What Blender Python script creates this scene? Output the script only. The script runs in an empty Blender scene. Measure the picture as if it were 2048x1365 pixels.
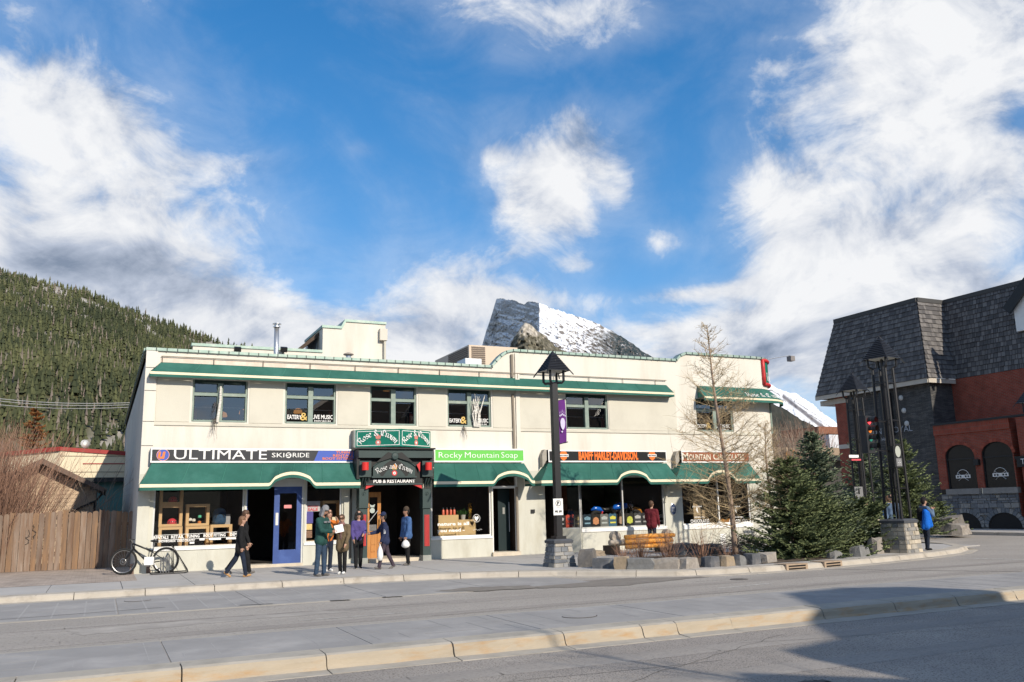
import bpy, math, random
import numpy as np
from mathutils import Vector, Matrix
R = math.radians
random.seed(7); rng = np.random.default_rng(7)
scene = bpy.context.scene
col = scene.collection
# ---------------------------------------------------------------- camera
HC = 1.70; FPX = 1731.19
_p, _r, _y = R(10.908), R(-1.368), R(-25.282)
_fw = np.array([-math.sin(_y)*math.cos(_p), math.cos(_y)*math.cos(_p), math.sin(_p)])
_rt = np.array([math.cos(_y), math.sin(_y), 0.0]); _up = np.cross(_rt, _fw)
CR = _rt*math.cos(_r)+_up*math.sin(_r); CU = -_rt*math.sin(_r)+_up*math.cos(_r)
cam_d = bpy.data.cameras.new('camera'); cam = bpy.data.objects.new('camera', cam_d); col.objects.link(cam)
cam_d.sensor_width = 36; cam_d.lens = 36*FPX/2048; cam_d.clip_end = 30000; cam_d.clip_start = 0.1
m3 = Matrix((CR, CU, -_fw)).transposed()
cam.matrix_world = Matrix.Translation((0, 0, HC)) @ m3.to_4x4()
scene.camera = cam
# ---------------------------------------------------------------- sun, sky, exposure
SUN_EL = R(29.0); TOSUN = np.array([0.2, -0.85, 0.0]); TOSUN /= np.linalg.norm(TOSUN)
SUNV = np.array([TOSUN[0]*math.cos(SUN_EL), TOSUN[1]*math.cos(SUN_EL), math.sin(SUN_EL)])
sd = bpy.data.lights.new('sun', 'SUN'); sd.energy = 4.7; sd.angle = R(0.53); sd.color = (1.0, 0.905, 0.77)
so = bpy.data.objects.new('sun', sd); col.objects.link(so); so.location = (20, -60, 40)
so.rotation_euler = Vector(SUNV).to_track_quat('Z', 'Y').to_euler()
vs = scene.view_settings; vs.view_transform = 'Standard'; vs.look = 'None'; vs.exposure = 0.08; vs.gamma = 1.0; vs.use_curve_mapping = False
scene.cycles.max_bounces = 8; scene.cycles.transparent_max_bounces = 24; scene.cycles.diffuse_bounces = 3
scene.cycles.sample_clamp_indirect = 4.0
scene.cycles.use_denoising = True
# ---- view rays: measured points of the street are laid on the real planes they belong to
def ray(px, py):
    return CR*((px-1024)/FPX) - CU*((py-682.5)/FPX) + _fw
def onz(px, py, z=0.0):
    d = ray(px, py); t = (z-HC)/d[2]; return np.array([d[0]*t, d[1]*t, z])
def ony(px, py, Y):
    d = ray(px, py); t = Y/d[1]; return np.array([d[0]*t, Y, HC+d[2]*t])
def onx(px, py, X):
    d = ray(px, py); t = X/d[0]; return np.array([X, d[1]*t, HC+d[2]*t])
def azel(px, py):
    d = ray(px, py); d = d/np.linalg.norm(d); return math.atan2(d[0], d[1]), math.asin(d[2])
world = bpy.data.worlds.new('World'); scene.world = world; world.use_nodes = True
def make_world():
    nt = world.node_tree; N = nt.nodes; L = nt.links; N.clear()
    def nd(t, **k):
        n = N.new(t)
        for a, b in k.items(): setattr(n, a, b)
        return n
    def mth(op, a, b=None, c=None, clamp=False):
        n = nd('ShaderNodeMath', operation=op, use_clamp=clamp)
        for i, s in enumerate((a, b, c)):
            if s is None: continue
            if isinstance(s, (int, float)): n.inputs[i].default_value = s
            else: L.new(s, n.inputs[i])
        return n.outputs[0]
    sky = nd('ShaderNodeTexSky', sky_type='NISHITA', sun_disc=False, sun_elevation=SUN_EL,
             sun_rotation=math.atan2(TOSUN[0], TOSUN[1]), altitude=1400.0, air_density=1.0, dust_density=0.1, ozone_density=2.2)
    hs = nd('ShaderNodeHueSaturation'); hs.inputs['Saturation'].default_value = 1.42; hs.inputs['Value'].default_value = 1.56
    vk = nd('ShaderNodeVectorMath', operation='MULTIPLY_ADD'); L.new(sky.outputs[0], vk.inputs[0]); vk.inputs[1].default_value = (.16, .14, .11); vk.inputs[2].default_value = (1, 1, 1)
    vd = nd('ShaderNodeVectorMath', operation='DIVIDE'); L.new(sky.outputs[0], vd.inputs[0]); L.new(vk.outputs[0], vd.inputs[1]); L.new(vd.outputs[0], hs.inputs['Color'])
    tc = nd('ShaderNodeTexCoord'); sx = nd('ShaderNodeSeparateXYZ'); L.new(tc.outputs['Generated'], sx.inputs[0])
    az = mth('ARCTAN2', sx.outputs[0], sx.outputs[1]); el = mth('ARCSINE', sx.outputs[2])
    cv = nd('ShaderNodeCombineXYZ'); L.new(az, cv.inputs[0]); L.new(mth('MULTIPLY', el, 1.35), cv.inputs[1])
    def noise(scale, detail, rough, off, dist=0.0, lac=2.0):
        mp = nd('ShaderNodeMapping'); mp.inputs['Location'].default_value = off; L.new(cv.outputs[0], mp.inputs['Vector'])
        n = nd('ShaderNodeTexNoise', noise_dimensions='3D'); L.new(mp.outputs[0], n.inputs['Vector'])
        n.inputs['Scale'].default_value = scale; n.inputs['Detail'].default_value = detail
        n.inputs['Roughness'].default_value = rough; n.inputs['Distortion'].default_value = dist; n.inputs['Lacunarity'].default_value = lac
        return n.outputs['Fac']
    def blob(px, py, rx, ry, w, rot=0.0, p=1.0):
        a0, e0 = azel(px, py); kx, ky = FPX/rx, FPX/ry
        dx = mth('SUBTRACT', az, a0); dy = mth('SUBTRACT', el, e0)
        if rot:
            c, s = math.cos(R(rot)), math.sin(R(rot))
            dx2 = mth('ADD', mth('MULTIPLY', dx, c), mth('MULTIPLY', dy, s)); dy2 = mth('SUBTRACT', mth('MULTIPLY', dy, c), mth('MULTIPLY', dx, s))
            dx, dy = dx2, dy2
        qx = mth('MULTIPLY', dx, kx); qy = mth('MULTIPLY', dy, ky)
        q = mth('ADD', mth('MULTIPLY', qx, qx), mth('MULTIPLY', qy, qy))
        if p != 1.0: q = mth('POWER', q, p)
        return mth('MULTIPLY', mth('EXPONENT', mth('MULTIPLY', q, -1.0)), w)
    def add(lst):
        s = lst[0]
        for b in lst[1:]: s = mth('ADD', s, b)
        return s
    big = noise(3.2, 2.0, 0.5, (3.1, 1.7, 0.4)); fine = noise(8.5, 12.0, 0.62, (0.3, 0.2, 5.0), 0.5); wisp = noise(22.0, 8.0, 0.62, (2.3, 6.2, 1.0), 1.2)
    blobs = [blob(1024, 380, 1750, 1150, -.21, 0, 4.0), blob(110, 430, 340, 210, .43), blob(320, 490, 290, 120, .22), blob(60, 170, 170, 100, .16, -20), blob(270, 240, 120, 100, .22), blob(180, 210, 60, 50, .1),
             blob(480, 330, 140, 30, .24, 12), blob(560, 450, 150, 60, .08), blob(470, 650, 190, 60, .5), blob(150, 620, 460, 90, .4), blob(520, 540, 160, 60, .06),
             blob(1090, 350, 125, 85, .48), blob(1150, 235, 42, 60, .28), blob(1095, 440, 85, 48, .36), blob(1245, 320, 45, 60, .26), blob(975, 315, 50, 26, .24), blob(1190, 290, 40, 40, .14), blob(1010, 410, 40, 20, .16), blob(1160, 470, 40, 20, .14), blob(1240, 400, 40, 30, .16),
             blob(900, 570, 150, 80, .50), blob(830, 690, 230, 80, .50), blob(1060, 605, 120, 38, .36), blob(690, 640, 50, 30, .1),
             blob(1330, 482, 60, 30, .34), blob(1155, 530, 50, 24, .30), blob(1040, 500, 40, 20, .2), blob(1370, 588, 140, 20, .36), blob(1420, 655, 330, 26, .34), blob(1450, 705, 420, 50, .52),
             blob(1800, 350, 270, 290, .40), blob(1600, 480, 160, 120, .29), blob(1980, 90, 170, 190, .40), blob(1810, 70, 130, 130, .32), blob(1560, 400, 90, 90, .18), blob(1850, 640, 360, 110, .55), blob(1640, 560, 220, 60, .25),
             blob(1180, 25, 170, 50, .36), blob(960, 20, 180, 40, .26), blob(1060, 95, 150, 34, .12), blob(1550, 140, 90, 18, .20, -8), blob(1610, 205, 80, 18, .18, 12), blob(720, 298, 30, 16, .32), blob(1640, 90, 30, 22, .22), blob(1530, 80, 40, 14, .16), blob(700, 40, 60, 20, .1),
             blob(760, 240, 210, 190, -.34), blob(1360, 250, 110, 200, -.34), blob(600, 110, 260, 130, -.30), blob(2060, 220, 60, 40, -.32), blob(2060, 520, 60, 36, -.26), blob(1380, 420, 40, 120, -.2), blob(690, 530, 120, 110, -.28), blob(1090, 165, 170, 40, -.26), blob(900, 430, 70, 90, -.2), blob(1250, 500, 50, 60, -.14), blob(1500, 60, 90, 70, -.14), blob(1260, 565, 80, 30, -.2), blob(1420, 545, 70, 30, -.16), blob(620, 600, 60, 50, -.14)]
    M = add(blobs)
    base = mth('ADD', mth('MULTIPLY', mth('SUBTRACT', big, 0.5), 0.5), 0.20)
    f1 = mth('MULTIPLY', mth('SUBTRACT', fine, 0.5), 1.05); f2 = mth('MULTIPLY', mth('SUBTRACT', wisp, 0.5), 0.34)
    dens = add([M, base, f1, f2])
    mr = nd('ShaderNodeMapRange', interpolation_type='SMOOTHSTEP'); mr.inputs['From Min'].default_value = 0.0; mr.inputs['From Max'].default_value = 0.56
    L.new(dens, mr.inputs['Value'])
    veil = nd('ShaderNodeMapRange', interpolation_type='SMOOTHSTEP'); veil.inputs['From Min'].default_value = -0.42; veil.inputs['From Max'].default_value = 0.42; veil.inputs['To Max'].default_value = 0.27
    L.new(add([M, base, mth('MULTIPLY', f1, 0.55), mth('MULTIPLY', mth('SUBTRACT', noise(5.0, 8.0, 0.6, (4.0, 1.0, 2.0), 1.5), 0.5), 0.8)]), veil.inputs['Value'])
    alpha = mth('MAXIMUM', mr.outputs[0], veil.outputs[0])
    # cloud brightness: relief from the same noise sampled a little towards the sun
    fine2 = noise(8.5, 7.0, 0.58, (0.275, 0.15, 5.0), 0.5)
    rel = mth('MULTIPLY', mth('SUBTRACT', fine, fine2), 2.0)
    thick = nd('ShaderNodeMapRange'); thick.inputs['From Min'].default_value = 0.15; thick.inputs['From Max'].default_value = 0.95; L.new(dens, thick.inputs['Value'])
    soft = noise(4.0, 4.0, 0.5, (7.0, 3.0, 1.0))
    greyb = add([blob(270, 545, 200, 62, .75, 0, 1.5), blob(700, 660, 200, 60, .12), blob(1980, 600, 260, 130, .14), blob(1640, 705, 300, 40, .26), blob(1900, 360, 120, 60, .10)])
    greyb = mth('MULTIPLY', greyb, mth('ADD', mth('MULTIPLY', fine, 1.2), 0.42))
    br = add([mth('MULTIPLY', thick.outputs[0], 0.30), mth('MULTIPLY', soft, 0.34), rel, mth('MULTIPLY', greyb, -0.95)])
    br = mth('ADD', br, 0.43, clamp=True)
    ramp = nd('ShaderNodeValToRGB'); L.new(br, ramp.inputs[0])
    e = ramp.color_ramp.elements
    e[0].position = 0.0; e[0].color = (0.24, 0.30, 0.41, 1); e[1].position = 1.0; e[1].color = (0.93, 0.94, 0.96, 1)
    x = e.new(0.38); x.color = (0.50, 0.56, 0.68, 1); x = e.new(0.68); x.color = (0.76, 0.79, 0.85, 1)
    cs = nd('ShaderNodeVectorMath', operation='SCALE'); L.new(ramp.outputs[0], cs.inputs[0]); cs.inputs['Scale'].default_value = 6.2
    mx = nd('ShaderNodeMix', data_type='RGBA'); L.new(alpha, mx.inputs[0]); L.new(hs.outputs[0], mx.inputs[6]); L.new(cs.outputs[0], mx.inputs[7])
    bg = nd('ShaderNodeBackground'); bg.inputs[1].default_value = 0.15; L.new(mx.outputs[2], bg.inputs[0])
    out = nd('ShaderNodeOutputWorld'); L.new(bg.outputs[0], out.inputs[0])
make_world()
world.cycles.sampling_method = 'MANUAL'; world.cycles.sample_map_resolution = 256
# ---------------------------------------------------------------- materials
MATS = {}
def mat(name, c, rough=0.75, var=0.12, scale=3.0, bump=0.0, bscale=60.0, metal=0.0, c2=None, c2amt=0.5, c2scale=1.2, spec=0.4, emis=None, stretch=None, sheen=0.0, spots=None):
    """base colour c, brightness variation var, optional second colour c2 laid in noise patches (wear, stains, grain)"""
    if name in MATS: return MATS[name]
    m = bpy.data.materials.new(name); m.use_nodes = True; nt = m.node_tree; N = nt.nodes; L = nt.links
    b = N['Principled BSDF']; b.inputs['Roughness'].default_value = rough; b.inputs['Metallic'].default_value = metal
    b.inputs['Specular IOR Level'].default_value = spec
    tc = N.new('ShaderNodeTexCoord'); src = tc.outputs['Object']
    if stretch:
        mp = N.new('ShaderNodeMapping'); mp.inputs['Scale'].default_value = stretch; L.new(src, mp.inputs[0]); src = mp.outputs[0]
    def noise(s, d=6.0, r=0.6):
        n = N.new('ShaderNodeTexNoise'); L.new(src, n.inputs['Vector']); n.inputs['Scale'].default_value = s; n.inputs['Detail'].default_value = d; n.inputs['Roughness'].default_value = r
        return n.outputs['Fac']
    cur = None
    if c2 is not None:
        n = noise(c2scale, 8.0, 0.65); mr = N.new('ShaderNodeMapRange'); L.new(n, mr.inputs['Value'])
        mr.inputs['From Min'].default_value = 0.62-0.35*c2amt; mr.inputs['From Max'].default_value = 0.80-0.25*c2amt
        mx = N.new('ShaderNodeMix'); mx.data_type = 'RGBA'; L.new(mr.outputs[0], mx.inputs[0]); mx.inputs[6].default_value = (*c, 1); mx.inputs[7].default_value = (*c2, 1); cur = mx.outputs[2]
    if spots:
        n = noise(spots[1], 2.0, 0.5); mr = N.new('ShaderNodeMapRange'); L.new(n, mr.inputs['Value']); mr.inputs['From Min'].default_value = spots[2]; mr.inputs['From Max'].default_value = spots[2]+.06
        mx = N.new('ShaderNodeMix'); mx.data_type = 'RGBA'; L.new(mr.outputs[0], mx.inputs[0]); mx.inputs[7].default_value = (*spots[0], 1)
        if cur is None: mx.inputs[6].default_value = (*c, 1)
        else: L.new(cur, mx.inputs[6])
        cur = mx.outputs[2]
    if var:
        n = noise(scale); mr = N.new('ShaderNodeMapRange'); L.new(n, mr.inputs['Value']); mr.inputs['From Min'].default_value = 0.25; mr.inputs['From Max'].default_value = 0.75
        mr.inputs['To Min'].default_value = 1-var; mr.inputs['To Max'].default_value = 1+var
        vm = N.new('ShaderNodeVectorMath'); vm.operation = 'SCALE'
        if cur is None: vm.inputs[0].default_value = c
        else: L.new(cur, vm.inputs[0])
        L.new(mr.outputs[0], vm.inputs['Scale']); cur = vm.outputs[0]
    if cur is None: b.inputs['Base Color'].default_value = (*c, 1)
    else: L.new(cur, b.inputs['Base Color'])
    if bump:
        n = noise(bscale, 4.0); bp = N.new('ShaderNodeBump'); bp.inputs['Strength'].default_value = min(bump, 1.0); bp.inputs['Distance'].default_value = 0.02*max(1, bump); L.new(n, bp.inputs['Height']); L.new(bp.outputs[0], b.inputs['Normal'])
    if emis: b.inputs['Emission Color'].default_value = (*emis[0], 1); b.inputs['Emission Strength'].default_value = emis[1]
    MATS[name] = m; return m
def glass(name, ior=1.6, tint=(1, 1, 1)):
    if name in MATS: return MATS[name]
    m = bpy.data.materials.new(name); m.use_nodes = True; nt = m.node_tree; N = nt.nodes; L = nt.links; N.clear()
    t = N.new('ShaderNodeBsdfTransparent'); t.inputs[0].default_value = (*tint, 1); g = N.new('ShaderNodeBsdfGlossy'); g.inputs['Roughness'].default_value = 0.0
    f = N.new('ShaderNodeFresnel'); f.inputs[0].default_value = ior; x = N.new('ShaderNodeMixShader'); o = N.new('ShaderNodeOutputMaterial')
    L.new(f.outputs[0], x.inputs[0]); L.new(t.outputs[0], x.inputs[1]); L.new(g.outputs[0], x.inputs[2]); L.new(x.outputs[0], o.inputs[0])
    MATS[name] = m; return m
def attr_mat(name, c0, c1, rough=0.8, sub=0.0, third=None):
    """colour from the per-piece random attribute 'tint' (0..1): every leaf, twig or tree has its own shade"""
    if name in MATS: return MATS[name]
    m = bpy.data.materials.new(name); m.use_nodes = True; nt = m.node_tree; N = nt.nodes; L = nt.links
    b = N['Principled BSDF']; b.inputs['Roughness'].default_value = rough; b.inputs['Specular IOR Level'].default_value = 0.25
    a = N.new('ShaderNodeAttribute'); a.attribute_name = 'tint'; r = N.new('ShaderNodeValToRGB'); L.new(a.outputs['Fac'], r.inputs[0])
    r.color_ramp.elements[0].color = (*c0, 1); r.color_ramp.elements[1].color = (*c1, 1); r.color_ramp.elements[1].position = 0.9
    if third: e = r.color_ramp.elements.new(1.0); e.color = (*third, 1)
    L.new(r.outputs[0], b.inputs['Base Color']); MATS[name] = m; return m
# ---------------------------------------------------------------- mesh building
ORG = {}
def tag(o, label=None, cat=None, group=None, kind=None):
    if label: o['label'] = label
    if cat: o['category'] = cat
    if group: o['group'] = group
    if kind: o['kind'] = kind
    return o
def thing(name, base, label=None, cat=None, group=None, kind=None):
    o = bpy.data.objects.new(name, None); o.empty_display_size = 0.3; col.objects.link(o); o.location = [float(v) for v in base]
    ORG[o.name] = np.array(base, float); return tag(o, label, cat, group, kind)
class MB:
    def __init__(s): s.v = []; s.f = []; s.m = []; s.t = []
    def poly(s, pts, mi=0):
        n = len(s.v); s.v.extend([tuple(map(float, p)) for p in pts]); s.f.append(tuple(range(n, n+len(pts)))); s.m.append(mi); return s
    def mesh(s, v, f, mi=0):
        n = len(s.v); s.v.extend([tuple(map(float, p)) for p in v]); s.f.extend([tuple(i+n for i in q) for q in f]); s.m.extend([mi]*len(f)); return s
    def box(s, x0, x1, y0, y1, z0, z1, mi=0):
        if x0 > x1: x0, x1 = x1, x0
        if y0 > y1: y0, y1 = y1, y0
        if z0 > z1: z0, z1 = z1, z0
        v = [(x0, y0, z0), (x1, y0, z0), (x1, y1, z0), (x0, y1, z0), (x0, y0, z1), (x1, y0, z1), (x1, y1, z1), (x0, y1, z1)]
        return s.mesh(v, [(0, 3, 2, 1), (4, 5, 6, 7), (0, 1, 5, 4), (1, 2, 6, 5), (2, 3, 7, 6), (3, 0, 4, 7)], mi)
    def obox(s, c, half, ax, ay, az, mi=0):
        c = np.array(c, float); A = [np.array(a, float)*h for a, h in zip((ax, ay, az), half)]
        v = [c+A[0]*i+A[1]*j+A[2]*k for k in (-1, 1) for j, i in ((-1, -1), (-1, 1), (1, 1), (1, -1))]
        return s.mesh(v, [(0, 3, 2, 1), (4, 5, 6, 7), (0, 1, 5, 4), (1, 2, 6, 5), (2, 3, 7, 6), (3, 0, 4, 7)], mi)
    def prism(s, pts, ext, mi=0, side=None):
        """pts: 3D outline seen from the front counter-clockwise; ext: vector to the back outline"""
        pts = [np.array(p, float) for p in pts]; e = np.array(ext, float); n = len(pts)
        s.mesh([*pts, *[p+e for p in pts]], [tuple(range(n)), tuple(range(2*n-1, n-1, -1))], mi)
        k = len(s.v)-2*n
        for i in range(n):
            j = (i+1) % n; s.f.append((k+j, k+i, k+n+i, k+n+j)); s.m.append(mi if side is None else side)
        return s
    def bar(s, a, b, w, h=None, mi=0, up=(0, 0, 1)):
        a = np.array(a, float); b = np.array(b, float); h = w if h is None else h; d = b-a; ln = np.linalg.norm(d); d = d/ln
        x = np.cross(d, up)
        if np.linalg.norm(x) < 1e-4: x = np.cross(d, (0, 1, 0))
        x /= np.linalg.norm(x); z = np.cross(x, d)
        return s.obox((a+b)/2, (w/2, ln/2, h/2), x, d, z, mi)
    def tube(s, pts, r, n=6, mi=0, caps=True):
        pts = [np.array(p, float) for p in pts]; k = len(pts); rs = r if isinstance(r, (list, tuple)) else [r]*k; base = len(s.v); up = None
        for i, p in enumerate(pts):
            d = pts[min(i+1, k-1)]-pts[max(i-1, 0)]; d = d/(np.linalg.norm(d)+1e-9)
            if up is None: up = np.array((0, 0, 1.)) if abs(d[2]) < 0.9 else np.array((1., 0, 0))
            x = np.cross(d, up); x /= (np.linalg.norm(x)+1e-9); y = np.cross(x, d); up = y
            for j in range(n):
                a = 2*math.pi*j/n; s.v.append(tuple(p+(x*math.cos(a)+y*math.sin(a))*rs[i]))
        for i in range(k-1):
            for j in range(n):
                a = base+i*n+j; b = base+i*n+(j+1) % n; s.f.append((a, b, b+n, a+n)); s.m.append(mi)
        if caps:
            s.f.append(tuple(base+j for j in range(n-1, -1, -1))); s.m.append(mi); s.f.append(tuple(base+(k-1)*n+j for j in range(n))); s.m.append(mi)
        return s
    def ring(s, c, rad, r, axis=(0, 1, 0), n=20, k=6, mi=0, a0=0, a1=360, ry=None):
        axis = np.array(axis, float); axis /= np.linalg.norm(axis); x = np.cross(axis, (0, 0, 1))
        if np.linalg.norm(x) < 1e-3: x = np.array((1., 0, 0))
        x /= np.linalg.norm(x); y = np.cross(x, axis); full = abs(a1-a0) >= 359
        pts = [np.array(c)+x*rad*math.cos(R(a0+(a1-a0)*i/n))+y*(ry or rad)*math.sin(R(a0+(a1-a0)*i/n)) for i in range(n+1)]
        return s.tube(pts, r, k, mi, caps=not full)
    def lathe(s, prof, c=(0, 0, 0), n=12, mi=0, axis=None):
        c = np.array(c, float); base = len(s.v); k = len(prof)
        if axis is None: X, Y, Z = np.eye(3)
        else:
            Z = np.array(axis, float)/np.linalg.norm(axis); X = np.cross((0, 0, 1), Z); X = np.array((1., 0, 0)) if np.linalg.norm(X) < 1e-3 else X/np.linalg.norm(X); Y = np.cross(Z, X)
        for (r, z) in prof:
            for j in range(n):
                a = 2*math.pi*j/n; s.v.append(tuple(c+X*r*math.cos(a)+Y*r*math.sin(a)+Z*z))
        for i in range(k-1):
            for j in range(n):
                a = base+i*n+j; b = base+i*n+(j+1) % n; s.f.append((a, b, b+n, a+n)); s.m.append(mi)
        s.f.append(tuple(base+j for j in range(n-1, -1, -1))); s.m.append(mi); s.f.append(tuple(base+(k-1)*n+j for j in range(n))); s.m.append(mi)
        return s
    def text(s, body, o, U, V, h=None, w=None, mi=0, bold=0.0, ext=0.004, align='C', arc=None, shear=0.0, sp=1.0):
        """lettering laid in the plane (U,V) at o; h = cap height, w = total width"""
        c = bpy.data.curves.new('t', 'FONT'); c.body = body; c.size = 1.0; c.offset = bold; c.resolution_u = 2; c.extrude = 0.0; c.shear = shear; c.space_character = sp
        ob = bpy.data.objects.new('t', c); me = ob.to_mesh(); vv = np.array([v.co[:] for v in me.vertices]); ff = [tuple(p.vertices) for p in me.polygons]
        ob.to_mesh_clear(); bpy.data.objects.remove(ob); bpy.data.curves.remove(c)
        if len(vv) == 0: return s
        x0, x1 = vv[:, 0].min(), vv[:, 0].max(); cap = 0.70
        kv = (h/cap) if h else (w/(x1-x0)); ku = (w/(x1-x0)) if w else kv
        u = (vv[:, 0]-(x0 if align == 'L' else (x1 if align == 'R' else (x0+x1)/2)))*ku; v = vv[:, 1]*kv
        U = np.array(U, float); U /= np.linalg.norm(U); V = np.array(V, float); V /= np.linalg.norm(V); n = np.cross(U, V)
        if arc: a = u/arc; uu = (arc+v)*np.sin(a); v = (arc+v)*np.cos(a)-arc; u = uu
        P = np.array(o, float)+u[:, None]*U+v[:, None]*V+n*ext
        return s.mesh(P, ff, mi)
    def build(s, name, mats, parent=None, smooth=False, tint=None, share=None, org=None):
        v = np.array(s.v, float)
        if parent is not None: o0 = ORG[parent.name]
        elif org is not None: o0 = np.array(org, float)
        else: o0 = np.array([(v[:, 0].min()+v[:, 0].max())/2, (v[:, 1].min()+v[:, 1].max())/2, v[:, 2].min()])
        me = bpy.data.meshes.new(name); me.from_pydata((v-o0).tolist(), [], s.f)
        if not isinstance(mats, (list, tuple)): mats = [mats]
        for m in mats: me.materials.append(m)
        if len(mats) > 1: me.polygons.foreach_set('material_index', s.m)
        if smooth: me.polygons.foreach_set('use_smooth', [True]*len(s.f))
        if tint is not None:
            at = me.attributes.new('tint', 'FLOAT', 'FACE'); at.data.foreach_set('value', np.asarray(tint, float))
        me.update(); o = bpy.data.objects.new(name, me); col.objects.link(o)
        if parent is not None: o.parent = parent; ORG[o.name] = o0
        else: o.location = o0; ORG[o.name] = o0
        return o
def smooth_by_angle(o, ang=40):
    me = o.data; me.polygons.foreach_set('use_smooth', [True]*len(me.polygons))
    try: me.set_sharp_from_angle(angle=R(ang))
    except Exception: pass
# ---------------------------------------------------------------- noise helper
_perm = rng.random((256, 256))
def vnoise(x, y):
    xi = np.floor(x).astype(int); yi = np.floor(y).astype(int); fx = x-xi; fy = y-yi; fx = fx*fx*(3-2*fx); fy = fy*fy*(3-2*fy)
    g = lambda a, b: _perm[a % 256, b % 256]
    return (g(xi, yi)*(1-fx)+g(xi+1, yi)*fx)*(1-fy)+(g(xi, yi+1)*(1-fx)+g(xi+1, yi+1)*fx)*fy
def fbm(x, y, o=5):
    s = 0; a = 0.5; t = 0
    for i in range(o): s = s+a*vnoise(x*2**i+17*i, y*2**i+31*i); t += a; a *= 0.55
    return s/t
# ---------------------------------------------------------------- ground, roads, pavements
m_asph = mat('old_asphalt', (0.355, 0.322, 0.285), 0.93, 0.10, 0.6, 0.5, 90, c2=(0.415, 0.378, 0.335), c2amt=0.55, c2scale=0.5, spec=0.2, spots=((0.21, 0.195, 0.175), 48, 0.58), stretch=(0.35, 1, 1))
m_asph2 = mat('coarse_asphalt', (0.335, 0.302, 0.27), 0.95, 0.12, 0.9, 0.9, 60, c2=(0.43, 0.385, 0.335), c2amt=0.5, c2scale=0.35, spec=0.2, spots=((0.17, 0.155, 0.14), 42, 0.56))
m_conc = mat('pavement_concrete', (0.43, 0.41, 0.385), 0.92, 0.08, 0.9, 0.25, 120, c2=(0.37, 0.35, 0.32), c2amt=0.35, c2scale=0.8, spec=0.2)
m_concb = mat('grey_band_concrete', (0.31, 0.298, 0.285), 0.92, 0.10, 1.2, 0.3, 100, c2=(0.40, 0.38, 0.36), c2amt=0.4, c2scale=0.7, spec=0.2)
m_kerb = mat('kerb_concrete', (0.45, 0.405, 0.34), 0.93, 0.12, 2.5, 0.45, 80, c2=(0.31, 0.27, 0.22), c2amt=0.28, c2scale=2.2, spec=0.2, spots=((0.22, 0.19, 0.16), 5, 0.72))
m_kerbn = mat('rusty_kerb_concrete', (0.43, 0.365, 0.275), 0.93, 0.12, 2.0, 0.6, 70, c2=(0.43, 0.275, 0.14), c2amt=0.36, c2scale=3.0, spec=0.2, stretch=(0.6, 1, 3))
m_kerbt = mat('kerb_top_concrete', (0.41, 0.375, 0.32), 0.93, 0.10, 2.0, 0.4, 90, c2=(0.34, 0.31, 0.26), c2amt=0.45, c2scale=2.5, spec=0.2)
m_joint = mat('dark_joint', (0.075, 0.068, 0.06), 0.95, 0.2, 6)
m_soil = mat('planter_soil', (0.12, 0.09, 0.065), 0.95, 0.3, 5, 0.8, 30)
m_paint = mat('worn_road_paint', (0.62, 0.60, 0.56), 0.9, 0.1, 6, c2=(0.36, 0.33, 0.29), c2amt=0.75, c2scale=7)
m_tar = mat('tar_seal', (0.085, 0.078, 0.07), 0.9, 0.2, 8)
m_wet = mat('damp_asphalt', (0.21, 0.185, 0.16), 0.75, 0.2, 3, c2=(0.22, 0.2, 0.17), c2amt=0.45, c2scale=2.5)
def brick_mat(name, c1, c2, mortar, bw, bh, ms=0.012, axis='XZ', rough=0.9, bump=0.3, off=0.5):
    if name in MATS: return MATS[name]
    m = bpy.data.materials.new(name); m.use_nodes = True; nt = m.node_tree; N = nt.nodes; L = nt.links; b = N['Principled BSDF']; b.inputs['Roughness'].default_value = rough; b.inputs['Specular IOR Level'].default_value = 0.2
    tc = N.new('ShaderNodeTexCoord'); sp = N.new('ShaderNodeSeparateXYZ'); L.new(tc.outputs['Object'], sp.inputs[0]); cb = N.new('ShaderNodeCombineXYZ')
    L.new(sp.outputs['XYZ'.index(axis[0])], cb.inputs[0]); L.new(sp.outputs['XYZ'.index(axis[1])], cb.inputs[1])
    br = N.new('ShaderNodeTexBrick'); br.offset = off; L.new(cb.outputs[0], br.inputs['Vector']); br.inputs['Scale'].default_value = 1.0
    br.inputs['Brick Width'].default_value = bw; br.inputs['Row Height'].default_value = bh; br.inputs['Mortar Size'].default_value = ms; br.inputs['Mortar Smooth'].default_value = 0.2; br.inputs['Bias'].default_value = 0.0
    br.inputs['Color1'].default_value = (*c1, 1); br.inputs['Color2'].default_value = (*c2, 1); br.inputs['Mortar'].default_value = (*mortar, 1)
    n = N.new('ShaderNodeTexNoise'); L.new(tc.outputs['Object'], n.inputs['Vector']); n.inputs['Scale'].default_value = 2.5; n.inputs['Detail'].default_value = 8
    mr = N.new('ShaderNodeMapRange'); L.new(n.outputs[0], mr.inputs[0]); mr.inputs['From Min'].default_value = .25; mr.inputs['From Max'].default_value = .75; mr.inputs['To Min'].default_value = .75; mr.inputs['To Max'].default_value = 1.25
    vm = N.new('ShaderNodeVectorMath'); vm.operation = 'SCALE'; L.new(br.outputs[0], vm.inputs[0]); L.new(mr.outputs[0], vm.inputs['Scale']); L.new(vm.outputs[0], b.inputs['Base Color'])
    bp = N.new('ShaderNodeBump'); bp.invert = True; bp.inputs['Strength'].default_value = bump; bp.inputs['Distance'].default_value = 0.02; L.new(br.outputs['Fac'], bp.inputs['Height']); L.new(bp.outputs[0], b.inputs['Normal'])
    MATS[name] = m; return m
m_paver = brick_mat('brick_pavers', (0.42, 0.345, 0.285), (0.36, 0.30, 0.255), (0.28, 0.24, 0.205), 0.2, 0.1, 0.006, 'XY')
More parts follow.
